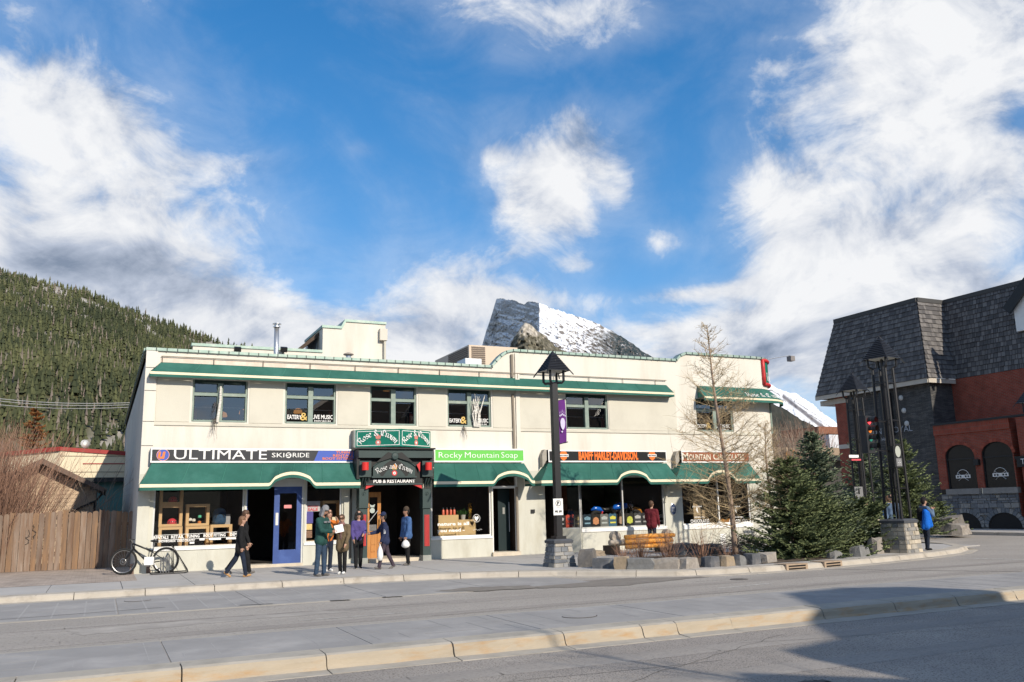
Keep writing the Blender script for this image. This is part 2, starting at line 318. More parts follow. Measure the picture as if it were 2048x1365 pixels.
def sheet(name, pts, z, m, kind='structure', parent=None):
    b = MB(); b.poly([(x, y, z) for x, y in pts]); o = b.build(name, m, parent, org=(0, 0, 0) if parent is None else None)
    return tag(o, kind=kind) if kind and parent is None else o
sheet('ground', [(-9000, -9000), (9000, -9000), (9000, 9000), (-9000, 9000)], -0.32, mat('far_ground', (0.16, 0.14, 0.10), 0.95, 0.3, 0.02))
sheet('near_road', [(-90, -25), (90, -25), (90, 11.2), (-90, 11.2)], -0.185, m_asph2)
sheet('road', [(-90, 11.3), (90, 11.3), (90, 95), (-90, 95)], 0.0, m_asph)
# near kerb: rust-stained blocks stepping down to the near road
nk = thing('kerb', (0, 11.2, -0.18), kind='structure'); nk.name = 'near_kerb'; ORG['near_kerb'] = np.array((0, 11.2, -0.18))
xj = [-9.0, -7.3, -5.6, -3.9, -2.3, -0.72, 0.95, 2.6, 4.25, 5.88, 7.15, 7.75, 8.75, 10.6, 12.2, 13.7, 15.25, 16.9, 18.5, 20.2, 22, 24, 26, 28, 30, 33, 36]
def kprof(y0): return [(y0-0.30, -0.20), (y0-0.30, -0.178), (y0-0.05, -0.165), (y0-0.02, -0.13), (y0, -0.06), (y0+0.03, -0.018), (y0+0.08, 0.003), (y0+0.42, 0.009), (y0+0.42, -0.2)]
for a, b_ in zip(xj[:-1], xj[1:]):
    b = MB(); yj = random.uniform(-.012, .012); pr = [(y+yj, z) for y, z in kprof(11.0)]; n = len(pr)
    xs = np.linspace(a+0.008, b_-0.008, 5); base = 0
    for x in xs: b.v.extend([(x, y+random.uniform(-.006, .006), z+random.uniform(-.003, .003)*(0 < i < n-1)) for i, (y, z) in enumerate(pr)])
    for i in range(4):
        for j in range(n-1):
            b.f.append((i*n+j, i*n+n+j, i*n+n+j+1, i*n+j+1)); b.m.append(1 if 2 <= j <= 4 else 0)
    b.f.append(tuple(range(n-1, -1, -1))); b.m.append(0); b.f.append(tuple(4*n+j for j in range(n))); b.m.append(0)
    b.build('kerb_block', [m_kerbt, m_kerbn], nk)
b = MB(); b.box(-9, 36, 11.10, 11.40, -0.3, -0.02); b.build('joint_filler', m_joint, nk)
# grey concrete band behind the near kerb, in panels with open joints
md = thing('median_band', (0, 12.4, 0), kind='structure')
xs = [-9, -6.6, -4.2, -1.6, 0.86, 3.3, 5.75, 8.2, 10.7, 13.2, 15.7, 18.2, 20.7, 23.2, 25.7, 28.2, 32, 36]
for a, b_ in zip(xs[:-1], xs[1:]):
    b = MB(); b.box(a+.008, b_-.008, 11.43, 13.42+random.uniform(-.01, .01), -0.05, 0.008+random.uniform(-.001, .001)); b.build('concrete_panel', m_concb, md)
b = MB(); b.box(-9, 36, 13.43, 13.50, -.05, .006); b.build('edge_strip', m_kerbt, md)
b = MB()
for x in np.arange(-8.8, 30, 0.41):
    for k, yy in enumerate((11.75, 12.3, 12.85)):
        if random.random() < .5: b.box(x, x+.012, yy, yy+.5, .0095, .0105)
for yy in (11.95, 12.55, 13.05):
    for x in np.arange(-8.8, 30, 1.3):
        if random.random() < .45: b.box(x, x+random.uniform(.4, 1.1), yy, yy+.01, .0095, .0105)
tag(b.build('scored_line', mat('scored_joint', (0.36, 0.345, 0.33), .95, .1, 5), md), kind='stuff')
# parking band along the far kerb
pb = thing('parking_band', (3, 19.3, 0), kind='structure')
xs = [-9.5, -7, -4.5, -2.05, 0.4, 2.85, 5.3, 7.75, 10.2]
for a, b_ in zip(xs[:-1], xs[1:]):
    c = [(a+.01, 17.45), (b_-.01, 17.45 if b_ < 9 else 17.7), (b_-.01, 21.0 if b_ < 6 else (20.75 if b_ < 9 else 19.75)), (a+.01, 21.0 if a < 6 else 20.75)]
    b = MB(); b.prism([(x, y, 0.007) for x, y in c], (0, 0, -.06)); b.build('concrete_panel', m_concb, pb)
b = MB(); b.box(-9.5, 8.6, 17.33, 17.44, -.05, .005); b.build('edge_strip', m_kerbt, pb)
b = MB()
for x in np.arange(-9, 5.2, 0.52): b.box(x, x+.03, 17.6, 20.6, .0082, .0095)
for yy in np.arange(17.9, 20.6, 0.45):
    for x in np.arange(-9, 4, .52):
        if random.random() < .35: b.box(x+.1, x+.45, yy, yy+.02, .0082, .0092)
tag(b.build('scored_line', MATS['scored_joint'], pb), kind='stuff')
# far kerb line with its bulb-out round the planter
KB = np.array([(-12, 21.3), (-3, 21.28), (2, 21.25), (5.5, 21.2), (7.4, 20.9), (8.9, 20.45), (10.4, 19.65), (11.6, 18.4), (12.6, 17.65), (13.6, 17.38), (15, 17.28), (16.8, 17.34), (18.9, 17.66), (20.4, 17.98), (22.3, 18.45), (24.1, 19.05), (25.7, 20.0), (27.0, 21.5), (27.7, 23.3), (27.95, 26), (28, 40), (28, 95)])
seg = np.r_[0, np.cumsum(np.linalg.norm(np.diff(KB, axis=0), axis=1))]
def kp(s): return np.array([np.interp(s, seg, KB[:, 0]), np.interp(s, seg, KB[:, 1])])
def kn(s): d = kp(s+.25)-kp(s-.25); d /= np.linalg.norm(d); return np.array([-d[1], d[0]])
fk = thing('far_kerb', (5, 21.2, 0), kind='structure')
s0 = 0.0
while s0 < 58:
    ln = random.choice([1.45, 1.5, 1.4]) if s0 < 45 else 3.0
    mid = kp(s0+ln/2); slot = (15.1 < mid[0] < 18.4 and mid[1] < 20)
    b = MB(); pr = [(-0.30, -0.02), (-0.30, 0.006), (-0.03, 0.014), (0.0, 0.05), (0.02, 0.105), (0.06, 0.135), (0.42, 0.142), (0.42, -0.02)]; n = len(pr)
    for i in range(4):
        s = s0+.008+(ln-.016)*i/3; p = kp(s); nn = kn(s)
        b.v.extend([(*(p+nn*d), z+random.uniform(-.002, .002)) for d, z in pr])
    for i in range(3):
        for j in range(n-1): b.f.append((i*n+j, i*n+n+j, i*n+n+j+1, i*n+j+1)); b.m.append(0)
    b.f.append(tuple(range(n-1, -1, -1))); b.m.append(0); b.f.append(tuple(3*n+j for j in range(n))); b.m.append(0)
    b.build('kerb_block', m_kerb, fk); s0 += ln
b = MB()
ss = np.linspace(0, 58, 60)
for s1, s2 in zip(ss[:-1], ss[1:]):
    p, q = kp(s1), kp(s2); np_, nq = kn(s1), kn(s2)
    b.poly([(*(p+np_*.07), 0.0), (*(q+nq*.07), 0.0), (*(q+nq*.07), .11), (*(p+np_*.07), .11)]); b.poly([(*(p+np_*.07), .11), (*(q+nq*.07), .11), (*(q+nq*.44), .12), (*(p+np_*.44), .12)])
b.build('joint_filler', m_joint, fk)
# drain mouths let into the kerb
m_rustp = mat('weathered_drain_frame', (0.36, 0.27, 0.19), .8, .2, 8); m_black = mat('dark_void', (0.012, 0.012, 0.012), .9, 0)
for k, (px, lab) in enumerate(((1612, 'rusty storm drain inlet in the kerb, nearer the log bench'), (1678, 'rusty storm drain inlet in the kerb, nearer the stone traffic plinth'))):
    s = min(np.linspace(15, 45, 600), key=lambda t: abs(((kp(t)-np.array((0, 0)))[0]) - onz(px, 1138-k*6, 0.05)[0])); p = kp(s); nn = kn(s); t_ = np.array((nn[1], -nn[0]))
    P = lambda u, d, z: (*(p+t_*u+nn*d), z)
    d = thing('storm_drain', P(0, 0, 0), lab, 'storm drain', 'storm drains in the kerb')
    b = MB(); b.prism([P(-.33, -.03, .0), P(.33, -.03, .0), P(.33, -.03, .15), P(-.33, -.03, .15)], (*(nn*.3), 0)); b.build('void', m_black, d)
    for nm, q in (('frame_post', (-.36, -.29, 0, .155)), ('frame_post', (.29, .36, 0, .155)), ('frame_bar', (-.29, .29, .125, .155)), ('frame_bar', (-.29, .29, .06, .085)), ('frame_bar', (-.29, .29, .0, .02))):
        b = MB(); b.prism([P(q[0], -.045, q[2]), P(q[1], -.045, q[2]), P(q[1], -.045, q[3]), P(q[0], -.045, q[3])], (*(nn*.06), 0)); b.build(nm, m_rustp, d)
    b = MB(); b.prism([P(-.36, -.03, .1565), P(.36, -.03, .1565), P(.36, .4, .1565), P(-.36, .4, .1565)], (0, 0, -.012)); b.build('cover_plate', m_rustp, d)
# pavement block and slabs
back = [tuple(kp(s)+kn(s)*.41) for s in np.linspace(0, seg[-1], 90)]
sheet('pavement', [(-12, 95), (-12, 21.6)]+back[1:-1]+[(27.6, 95)], 0.112, m_joint)
bx = np.array(back); ok = bx[:, 0] < 25.6; yk = lambda x: np.interp(x, bx[ok][:, 0], bx[ok][:, 1])
pv = thing('pavement_slabs', (8, 24, .12), kind='structure')
xs = np.arange(-11.6, 27.5, 1.52)
for a, b_ in zip(xs[:-1], xs[1:]):
    rows = [24.55, 27.4] if a < 9 else [19.6, 21.4, 23.2, 25.0, 27.4]
    if a > 23.6: rows = [21.5, 23.5, 25.5, 27.5, 29.5, 31.5, 33.5]
    if b_ < 1: rows = [24.3]
    y0a, y0b = yk(a), yk(min(b_, 27.4)); prev = None
    for r_ in rows:
        la, lb = (y0a, y0b) if prev is None else (prev, prev)
        if r_-max(la, lb) < 0.5: continue
        xe = b_
        if b_ > 27: xe = 27.4
        g = .007; c = [(a+g, la+g), (xe-g, lb+g), (xe-g, r_-g), (a+g, r_-g)]
        b = MB(); zt = .131+random.uniform(-.002, .002); b.prism([(x, y, zt) for x, y in c], (0, 0, -.03)); b.build('slab', m_conc, pv); prev = r_
sheet('brick_paving', [(-11.6, 24.32), (0.95, 24.32), (0.95, 31.6), (-11.6, 31.6)], 0.1335, m_paver)
# hotel pavement across the side street
b = MB(); b.box(36.25, 62, -5, 90, -.05, .13); hp = tag(b.build('hotel_pavement', m_conc, org=(0, 0, 0)), kind='structure')
hk = thing('hotel_kerb', (36.1, 28, 0), kind='structure')
for y in np.arange(5, 60, 2.4): b = MB(); b.box(36.02, 36.24, y+.01, y+2.39, -.03, .134); b.build('kerb_block', m_kerb, hk)
# markings, stains, seams, lids
def strip(name, pts, w, z, m, lab, cat='road marking', grp=None):
    b = MB(); P = [np.array(p, float) for p in pts]
    for p, q in zip(P[:-1], P[1:]):
        d = (q-p)/np.linalg.norm(q-p); n = np.array((-d[1], d[0]))*w/2; b.poly([(*(p-n), z), (*(q-n), z), (*(q+n), z), (*(p+n), z)])
    return tag(b.build(name, m, org=(P[0][0], P[0][1], z)), lab, cat, grp)
def wig(p, q, n=9, a=.05):
    p = np.array(p, float); q = np.array(q, float); return [p+(q-p)*i/n+np.array((0, random.uniform(-a, a))) for i in range(n+1)]
strip('lane_dash', [(3.0, 14.6), (4.9, 14.62)], .055, .004, m_paint, 'faint white lane dash on the road below the pub door', grp='lane dashes')
strip('lane_dash', [(11.45, 14.72), (13.0, 14.9)], .09, .004, m_paint, 'worn white lane dash on the road in front of the planter', grp='lane dashes')
strip('stop_line', [onz(1888, 1116, 0)[:2], onz(2120, 1122, 0)[:2]], .14, .004, m_paint, 'thin white line across the mouth of the side street')
def lid(px, py, z, r, lab, nm='manhole_cover'):
    p = onz(px, py, z); b = MB(); b.lathe([(r, -.01), (r, .004), (r*.9, .007), (0.01, .007)], p, 20); return tag(b.build(nm, mat('iron_lid', (.10, .09, .08), .7, .2, 12)), lab, 'manhole cover')
def lidring(px, py, z, r, lab):
    p = onz(px, py, z); b = MB(); b.ring(p+np.array((0, 0, -.001)), r, .007, (0, 0, 1), 24, 4, a0=20, a1=190); return tag(b.build('manhole_ring', m_tar), lab, 'manhole cover')
lidring(1158, 1232, .012, .28, 'round lid rim set in the grey band above the near kerb')
lidring(276, 1201, .01, .26, 'round lid rim in the parking band below the bicycle')
lid(1478, 1159, .004, .2, 'dark iron lid in the road below the planter', 'water_valve_lid')
lid(1925, 1099, .004, .24, 'dark iron lid in the road by the corner kerb')
strip('tar_seam', wig(onz(0, 1241, 0)[:2], onz(330, 1216, 0)[:2], 14, .015), .03, .012, m_tar, 'thin dark joint line along the parking band', 'road seam')
for p, q, w in ((onz(480, 1212, 0), onz(545, 1209, 0), .07), (onz(660, 1203, 0), onz(700, 1201, 0), .12), (onz(765, 1196, 0), onz(805, 1194, 0), .10)):
    strip('tar_patch', wig(p[:2], q[:2], 5, .03), w, .011, m_tar, '%s dark tar smear on the parking band joint' % {.07: 'longest', .12: 'thickest', .10: 'rightmost'}[w], 'road seam', 'tar smears on the parking band')
strip('tar_seam', wig(onz(1640, 1139, 0)[:2], onz(2048, 1144, 0)[:2], 18, .04), .045, .004, m_tar, 'long dark crack seal from the drains across the side street', 'road seam')
def stain(pts, m, lab, z=.006):
    P = [onz(x, y, 0) for x, y in pts]; Q = []
    for i in range(len(P)):
        a, c = P[i], P[(i+1) % len(P)]
        for k in range(8): t = k/8; p = a+(c-a)*t; Q.append((p[0]+random.uniform(-.05, .05), p[1]+random.uniform(-.07, .07), z))
    b = MB(); b.poly(Q); return tag(b.build('damp_patch', m), lab, 'damp patch')
stain([(1060, 1170), (1240, 1158), (1290, 1154), (1420, 1154), (1330, 1163), (1250, 1172), (1180, 1174), (1080, 1178)], m_wet, 'dark damp patch in the gutter below the log bench', .0065)
stain([(865, 1184), (940, 1176), (1060, 1172), (1080, 1177), (960, 1184)], m_wet, 'thin damp streak on the parking band below the soap shop', .0125)
stain([(1590, 1332), (1625, 1326), (1650, 1327), (1655, 1331), (1620, 1338), (1600, 1339)], m_tar, 'dark pothole patch in the near road', -.175)
# ---------------------------------------------------------------- hills and mountains
def hill_mesh(name, sil, r0, r1, nr, nc, noise_amp, colfun, px0, px1, back_drop=0.5, pw=1.0):
    """terrain swept in azimuth: rises from r0 to a ridge at r1 whose skyline elevation is read from sil (px, py)"""
    sx = np.array([p[0] for p in sil], float); sy = np.array([p[1] for p in sil], float)
    pxs = np.linspace(px0, px1, nc); V = np.zeros((nr, nc, 3)); cols = np.zeros((nr, nc, 4))
    for j, px in enumerate(pxs):
        d = ray(px, np.interp(px, sx, sy)); h = math.hypot(d[0], d[1]); u = d[:2]/h; te = d[2]/h
        rr1 = r1(px) if callable(r1) else r1; rr0 = r0(px) if callable(r0) else r0
        for i in range(nr):
            t = i/(nr-1)*1.15; r = rr0+(rr1-rr0)*t
            zr = te*rr1+HC
            z = zr*min(t, 1)**pw if t <= 1 else zr*(1-(t-1)*back_drop*4)
            V[i, j] = (u[0]*r, u[1]*r, z)
    nz = fbm(V[..., 0]/90*(900/ (r1(500) if callable(r1) else r1)), V[..., 1]/90*(900/(r1(500) if callable(r1) else r1)), 5)-.5
    tt = np.linspace(0, 1.15, nr)[:, None]; V[..., 2] += nz*noise_amp*np.clip(tt*2, 0, 1)*np.clip((1.02-tt)*6, 0.12, 1)
    return V, pxs
def grid_obj(name, V, m, cols=None, smooth=True):
    nr, nc, _ = V.shape; me = bpy.data.meshes.new(name); idx = np.arange(nr*nc).reshape(nr, nc)
    F = np.stack([idx[:-1, :-1], idx[:-1, 1:], idx[1:, 1:], idx[1:, :-1]], -1).reshape(-1, 4)
    me.from_pydata(V.reshape(-1, 3).tolist(), [], F.tolist()); me.materials.append(m)
    if cols is not None:
        at = me.attributes.new('cover', 'FLOAT_COLOR', 'POINT'); at.data.foreach_set('color', np.concatenate([cols.reshape(-1, 3), np.ones((nr*nc, 1))], 1).ravel())
    if smooth: me.polygons.foreach_set('use_smooth', [True]*len(F))
    o = bpy.data.objects.new(name, me); col.objects.link(o); return o
def cover_mat(name):
    m = bpy.data.materials.new(name); m.use_nodes = True; N = m.node_tree.nodes; L = m.node_tree.links; b = N['Principled BSDF']; b.inputs['Roughness'].default_value = 0.9; b.inputs['Specular IOR Level'].default_value = 0.1
    a = N.new('ShaderNodeAttribute'); a.attribute_name = 'cover'; L.new(a.outputs['Color'], b.inputs['Base Color']); return m
m_cover = cover_mat('mountain_cover')
sil = [(-400, 520), (-200, 520), (0, 545), (60, 560), (130, 577), (200, 598), (280, 627), (350, 657), (400, 675), (450, 692), (520, 706), (600, 730), (700, 770), (860, 850)]
V, pxs = hill_mesh('hill', sil, 300, 1050, 60, 110, 30, None, -330, 860)
nr, nc, _ = V.shape
nA = fbm(V[..., 0]/28, V[..., 1]/28+V[..., 2]/20, 5); tt = np.linspace(0, 1.15, nr)[:, None]
rock = np.clip((nA-.40)*9, 0, 1)*np.clip((tt-.72)*7, 0, 1)*np.clip((1.01-tt)*30, 0, 1)+np.clip((nA-.56)*9, 0, 1)*.8
rock = np.clip(rock, 0, 1)[..., None]
cg = np.array((.085, .082, .04))+(fbm(V[..., 0]/8, V[..., 1]/8, 3)[..., None]-.5)*.06; cr_ = np.array((.40, .37, .33))*(0.65+0.7*fbm(V[..., 0]/6, V[..., 2]/4, 4)[..., None])
o = grid_obj('forested_hill', V, m_cover, cg*(1-rock)+cr_*rock); tag(o, kind='structure')
# conifers on the hill: thousands, read as one mass
def conifer_mass(name, V, rockmap, n, hmin, hmax, label, mats, seed=3, jr=0.16):
    g = np.random.default_rng(seed); nr, nc, _ = V.shape; vs_, fs, tn = [], [], []
    cum = []
    P00 = V[:-1, :-1]; area = np.linalg.norm(np.cross(V[1:, :-1]-P00, V[:-1, 1:]-P00), axis=-1); area = area*(1-.97*rockmap[:-1, :-1, 0]); area[int(nr/1.15)+2:] *= .3
    p = (area/area.sum()).ravel(); pick = g.choice(len(p), n, p=p); k = 5; off = 0
    ii, jj = np.unravel_index(pick, area.shape)
    for i, j in zip(ii, jj):
        a, c = g.random(2); P = V[i, j]*(1-a)*(1-c)+V[i+1, j]*a*(1-c)+V[i, j+1]*(1-a)*c+V[i+1, j+1]*a*c
        h = g.uniform(hmin, hmax)*(1 if g.random() < .8 else 1.25); w = h*g.uniform(.13, .22); st_ = float(fbm(np.array(P[0]/45), np.array(P[1]/45+P[2]/30), 3)); tint = min(.88, max(0, (st_-.5)*1.5+g.random()**1.2*.72)); dead = g.random() < .10; h *= g.uniform(.6, 1.15)
        if dead: tint = 1.0; w *= .6
        a0 = g.random()*6.28
        for lv in range(3):
            zb = h*(.10+.27*lv); zt = h*(.50+.25*lv) if lv < 2 else h; rr = w*(1-.27*lv)
            ang = a0+lv+np.arange(k)*2*math.pi/k; ra = rr*(1+g.uniform(-.35, .35, k))
            vs_.append(np.stack([P[0]+ra*np.cos(ang), P[1]+ra*np.sin(ang), P[2]+zb+g.uniform(-.06, .06, k)*h], -1)); vs_.append(np.array([[P[0], P[1], P[2]+zt]]))
            for q in range(k): fs.append((off+q, off+(q+1) % k, off+k)); tn.append(min(1, max(0, tint+g.uniform(-.10, .10))) if not dead else 1.0)
            off += k+1
    b = MB(); b.v = np.concatenate(vs_).tolist(); b.f = fs; b.m = [0]*len(fs)
    return tag(b.build(name, mats, tint=tn, org=(0, 0, 0)), label, 'forest', kind='stuff')
m_con = attr_mat('hill_conifer', (.034, .043, .021), (.112, .118, .050), .85, third=(.20, .165, .135))
conifer_mass('conifer_forest', V, rock, 24000, 5.0, 10.0, 'dense conifer forest covering the hill behind the houses', m_con)
# ridge behind the camera, seen only as reflections and skyline
V2 = np.zeros((14, 90, 3))
for j in range(90):
    a = R(70+220*j/89); e = R(5.3+.9*math.sin(j*.21)+.7*math.sin(j*.53+1)+.4*math.sin(j*1.3))
    for i in range(14): t = i/13; r = 350+700*t; V2[i, j] = (math.sin(a)*r, math.cos(a)*r, math.tan(e)*1050*t**1.1+vnoise(np.array(j*.7), np.array(i*.9))*18*t)
tag(grid_obj('rear_hills', V2, mat('dark_forest_slope', (.045, .05, .03), .95, .4, .02, c2=(.09, .085, .06), c2amt=.4, c2scale=.03)), kind='structure')
# Rundle-like peak
def peak(name, sil, px0, px1, ybase, nc, nr, dist, near, amp, colour):
    sx = [p[0] for p in sil]; sy = [p[1] for p in sil]; pxs = np.linspace(px0, px1, nc); V = np.zeros((nr, nc, 3))
    tt = np.r_[np.linspace(0, 1, nr-8), 1+np.linspace(.2, 1, 8)]; yt = np.interp(pxs, sx, sy)+(fbm(pxs/6, pxs*0+3.3, 4)-.5)*7
    PX = np.tile(pxs, (nr, 1)); PY = np.where(tt[:, None] <= 1, yt+(ybase-yt)*np.minimum(tt, 1)[:, None], ybase+(1040-ybase)*(tt[:, None]-1))
    NZ = ((fbm(PX/9., PY/7., 5)-.5)*amp+(fbm(PX/2.6+3, PY/2.2, 4)-.5)*amp*.55)*(.3+.7*np.minimum(1, tt*5))[:, None]
    for j, px in enumerate(pxs):
        for i in range(nr):
            d = ray(px, PY[i, j]); d = d/math.hypot(d[0], d[1]); V[i, j] = np.array((0, 0, HC))+d*(dist(px, tt[i])-near(px, tt[i])+NZ[i, j])
    # a back slope closes the mountain
    bk = V[0].copy(); bk[:, :2] *= 1.12; bk[:, 2] *= .4; V = np.concatenate([bk[None], V]); c = colour(PX, PY); c = np.concatenate([c[:1], c])
    return tag(grid_obj(name, V, m_cover, c), kind='structure')
SNOW = np.array((.80, .82, .86)); ROCK = np.array((.30, .30, .305)); 
def rundle_col(PX, PY):
    n = fbm(PX/7, PY/5, 6)[..., None]; n2 = fbm(PX/2.2+9, PY/2.0, 4)[..., None]; rib = 1078+(PY-610)*(-.06)
    strat = fbm(PX/26+2, (PY-PX*.30)/5.0, 4)[..., None]; lowb = np.clip((PY-655)/70, 0, 1)[..., None]
    left = np.clip((strat+.42*(n2-.5)+.14*lowb-.53)*12, 0, 1)
    left = np.where((n+ (PY-596)[..., None]*-.02) > .45, np.maximum(left, (PY[..., None] < 603)*1.), left)
    cl = ROCK*(.9+.8*n2)*(1-left)+SNOW*left*.85
    th = np.clip((PX-1110)/190, -.3, 1)[..., None]*.30+np.clip((PY-640)/60, 0, 1)[..., None]*.17
    st2 = fbm((PX+PY*.5)/9+5, (PY-PX*.55)/2.2, 4)[..., None]; snow = np.clip((.42+.55*(1-n)+.55*(n2-.5)-1.1*(st2-.5)-th-.36)*5, 0, 1)
    dark = np.array((.17, .15, .135))*(.7+.8*n2); forest = np.array((.035, .05, .055)); ff = np.clip((PX-1165)/70, 0, 1)[..., None]*np.clip((PY-648-(1300-PX)*.05)/16, 0, 1)[..., None]*np.clip((n2-.30)*6, 0, 1)
    crr = dark*(1-snow)+SNOW*snow; crr = crr*(1-ff)+forest*ff
    L_ = (PX < rib+26*(fbm(PX/6, PY/5, 4)-.5))[..., None]
    return np.where(L_, cl, crr)
rib_ = lambda t: 1078
rsil = [(940, 735), (962, 700), (973, 660), (985, 625), (993, 599), (1000, 598), (1030, 602), (1048, 610), (1058, 603), (1075, 605), (1100, 616), (1150, 632), (1190, 645), (1212, 655), (1250, 678), (1290, 706), (1340, 735), (1400, 760)]
peak('snowy_mountain', rsil, 940, 1400, 775, 400, 190, lambda px, t: 4700+(rib_(t)-px)*7.5 if px < rib_(t) else 4700+(px-rib_(t))*.8, lambda px, t: 260*t if px < rib_(t) else 1050*t, 80, rundle_col)
def foot_col(PX, PY):
    n = fbm(PX/5, PY/4, 5)[..., None]; n2 = np.clip(fbm(PX/1.5, PY/2.2, 3)[..., None]*2.2-.6, 0, 1.4)
    rk = np.clip((n-.47+np.clip((672-PY)/60, -.2, .3)[..., None])*7, 0, 1); return np.array((.12, .11, .08))*(.5+1.0*n2)*(1-rk)+np.array((.40, .36, .30))*(.6+.9*n2)*rk
peak('rocky_foothill', [(985, 745), (1015, 705), (1028, 675), (1040, 656), (1050, 646), (1062, 650), (1072, 660), (1090, 672), (1115, 697), (1150, 712), (1200, 730), (1260, 760)], 985, 1260, 790, 120, 60, lambda px, t: 3300, lambda px, t: 500*t, 110, foot_col)
def right_col(PX, PY):
    n = fbm(PX/8, PY/4, 6)[..., None]; st = fbm((PX-PY*1.2)/30, (PY-PX*.62)/2.4, 4)[..., None]; rk = np.clip((st+.25*(n-.5)-.56)*9, 0, 1)
    band = np.exp(-((PY-(800+(PX-1575)*.78))/5.5)**2)[..., None]*(PX > 1566)[..., None]; rk = np.maximum(rk, np.clip(band*1.6-.2, 0, 1))
    return SNOW*(1-rk)+np.array((.17, .165, .18))*rk
peak('snowy_ridge', [(1420, 700), (1500, 742), (1545, 772), (1575, 786), (1590, 786), (1625, 808), (1650, 830), (1680, 850), (1760, 905)], 1420, 1760, 930, 150, 80, lambda px, t: 5600, lambda px, t: 900*t, 60, right_col)
def dk_col(PX, PY): n = fbm(PX/2, PY/3, 4)[..., None]; return np.array((.045, .047, .04))*(.5+n)
peak('dark_forest_ridge', [(1420, 770), (1535, 805), (1560, 813), (1600, 838), (1640, 858), (1700, 868), (1800, 880)], 1420, 1800, 960, 90, 40, lambda px, t: 2600, lambda px, t: 400*t, 40, dk_col)

# hairline cracks and old patches
gc = random.Random(9)
for k, (x0, y0, x1, y1, z) in enumerate(((-4, 15.9, 6, 15.7, .0035), (5, 13.9, 14, 14.0, .0035), (12, 16.2, 24, 15.2, .0035), (-2, 9.6, 7, 9.0, -.182), (3, 7.4, 9, 10.2, -.182), (8, 9.9, 14, 8.6, -.182))):
    strip('road_crack', wig((x0, y0), (x1, y1), 26, .05), .014 if z > 0 else .010, z, m_tar, ('thin crack along the road below the bicycle', 'thin crack along the road below the lamp post', 'thin crack across the road before the side street', 'hairline crack along the left of the near road', 'slanting hairline crack in the near road', 'hairline crack in the shaded near road')[k], 'road crack', 'cracks in the asphalt')
stain([(140, 1262), (420, 1238), (640, 1222), (700, 1224), (430, 1246), (160, 1272)], mat('worn_track', (.34, .31, .275), .95, .15, 1.5, c2=(.39, .355, .315), c2amt=.5, c2scale=1.5), 'slightly darker worn wheel track along the road', .003)

for k, (x0, y0, x1, y1, w, z) in enumerate(((-8, 14.0, 30, 14.15, .45, .0022), (-8, 15.75, 30, 15.6, .5, .0022), (-9, 9.9, 32, 9.6, .5, -.1835), (-9, 8.3, 32, 8.0, .5, -.1835))):
    strip('wheel_track', wig((x0, y0), (x1, y1), 40, .03), w, z, mat('worn_track_%d' % (z > 0), (.305, .275, .243) if z > 0 else (.28, .255, .228), .95, .14, .8, .5, 70, c2=(.36, .325, .287), c2amt=.55, c2scale=.7, spots=((.2, .18, .165), 50, .58), stretch=(.3, 1, 1)), ('nearer faint wheel track along the far carriageway', 'farther faint wheel track along the far carriageway', 'faint wheel track just below the near kerb', 'faint wheel track nearest the camera')[k], 'wheel track', 'wheel tracks')
# ---------------------------------------------------------------- main building
YF = 27.2
def F(px, py, Y=YF): p = ony(px, py, Y); return p[0], p[2]
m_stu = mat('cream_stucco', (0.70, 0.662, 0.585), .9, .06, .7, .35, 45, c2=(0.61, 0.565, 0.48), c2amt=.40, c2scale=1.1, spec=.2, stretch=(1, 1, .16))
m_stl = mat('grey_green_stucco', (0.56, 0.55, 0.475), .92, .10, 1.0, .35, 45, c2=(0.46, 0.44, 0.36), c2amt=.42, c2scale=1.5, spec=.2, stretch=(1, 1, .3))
m_panel = mat('grey_cream_panel', (0.60, 0.57, 0.48), .9, .05, .8, .2, 45, c2=(0.53, 0.50, 0.42), c2amt=.3, c2scale=.6, spec=.2)
m_cap = mat('green_metal_coping', (0.27, 0.37, 0.32), .5, .12, 4, metal=.3, c2=(0.40, 0.45, 0.40), c2amt=.4, c2scale=3)
m_sage = mat('sage_window_frame', (0.22, 0.28, 0.24), .6, .1, 5, c2=(.33, .37, .31), c2amt=.4, c2scale=4)
m_dgreen = mat('dark_green_frame', (0.014, 0.035, 0.032), .5, .1, 5)
m_white = mat('white_paint', (0.80, 0.79, 0.76), .6, .05, 5)
m_cream = mat('cream_canvas', (0.80, 0.70, 0.50), .85, .04, 3, bump=.1, bscale=150)
m_awn = mat('green_canvas', (0.030, 0.118, 0.092), .85, .14, 1.6, c2=(0.045, 0.15, 0.12), c2amt=.45, c2scale=1.3, bump=.5, bscale=3.5, spec=.2)
m_seam = mat('green_canvas_seam', (0.05, 0.21, 0.16), .8, .1, 3)
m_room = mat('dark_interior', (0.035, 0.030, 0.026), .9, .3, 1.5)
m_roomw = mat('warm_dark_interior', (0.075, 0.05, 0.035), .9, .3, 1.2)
m_alu = mat('aluminium_frame', (0.60, 0.60, 0.58), .45, .06, 4, metal=.4)
m_lblack = mat('black_paint', (0.014, 0.015, 0.016), .5, .1, 6)
m_metal = mat('galvanised_steel', (0.55, 0.56, 0.57), .35, .1, 4, metal=.8)
m_glass = glass('shop_glass', 1.72); m_glassu = glass('upper_window_glass', 2.6)
m_letw = mat('white_lettering', (0.82, 0.81, 0.78), .6, 0)
m_letgold = mat('gold_lettering', (0.62, 0.42, 0.12), .6, 0)
m_curt = mat('red_curtain', (0.33, 0.07, 0.05), .9, .2, 12)
m_wood = mat('pine_board', (0.62, 0.42, 0.21), .7, .12, 3, stretch=(4, 4, .6), c2=(.50, .32, .14), c2amt=.4, c2scale=3)
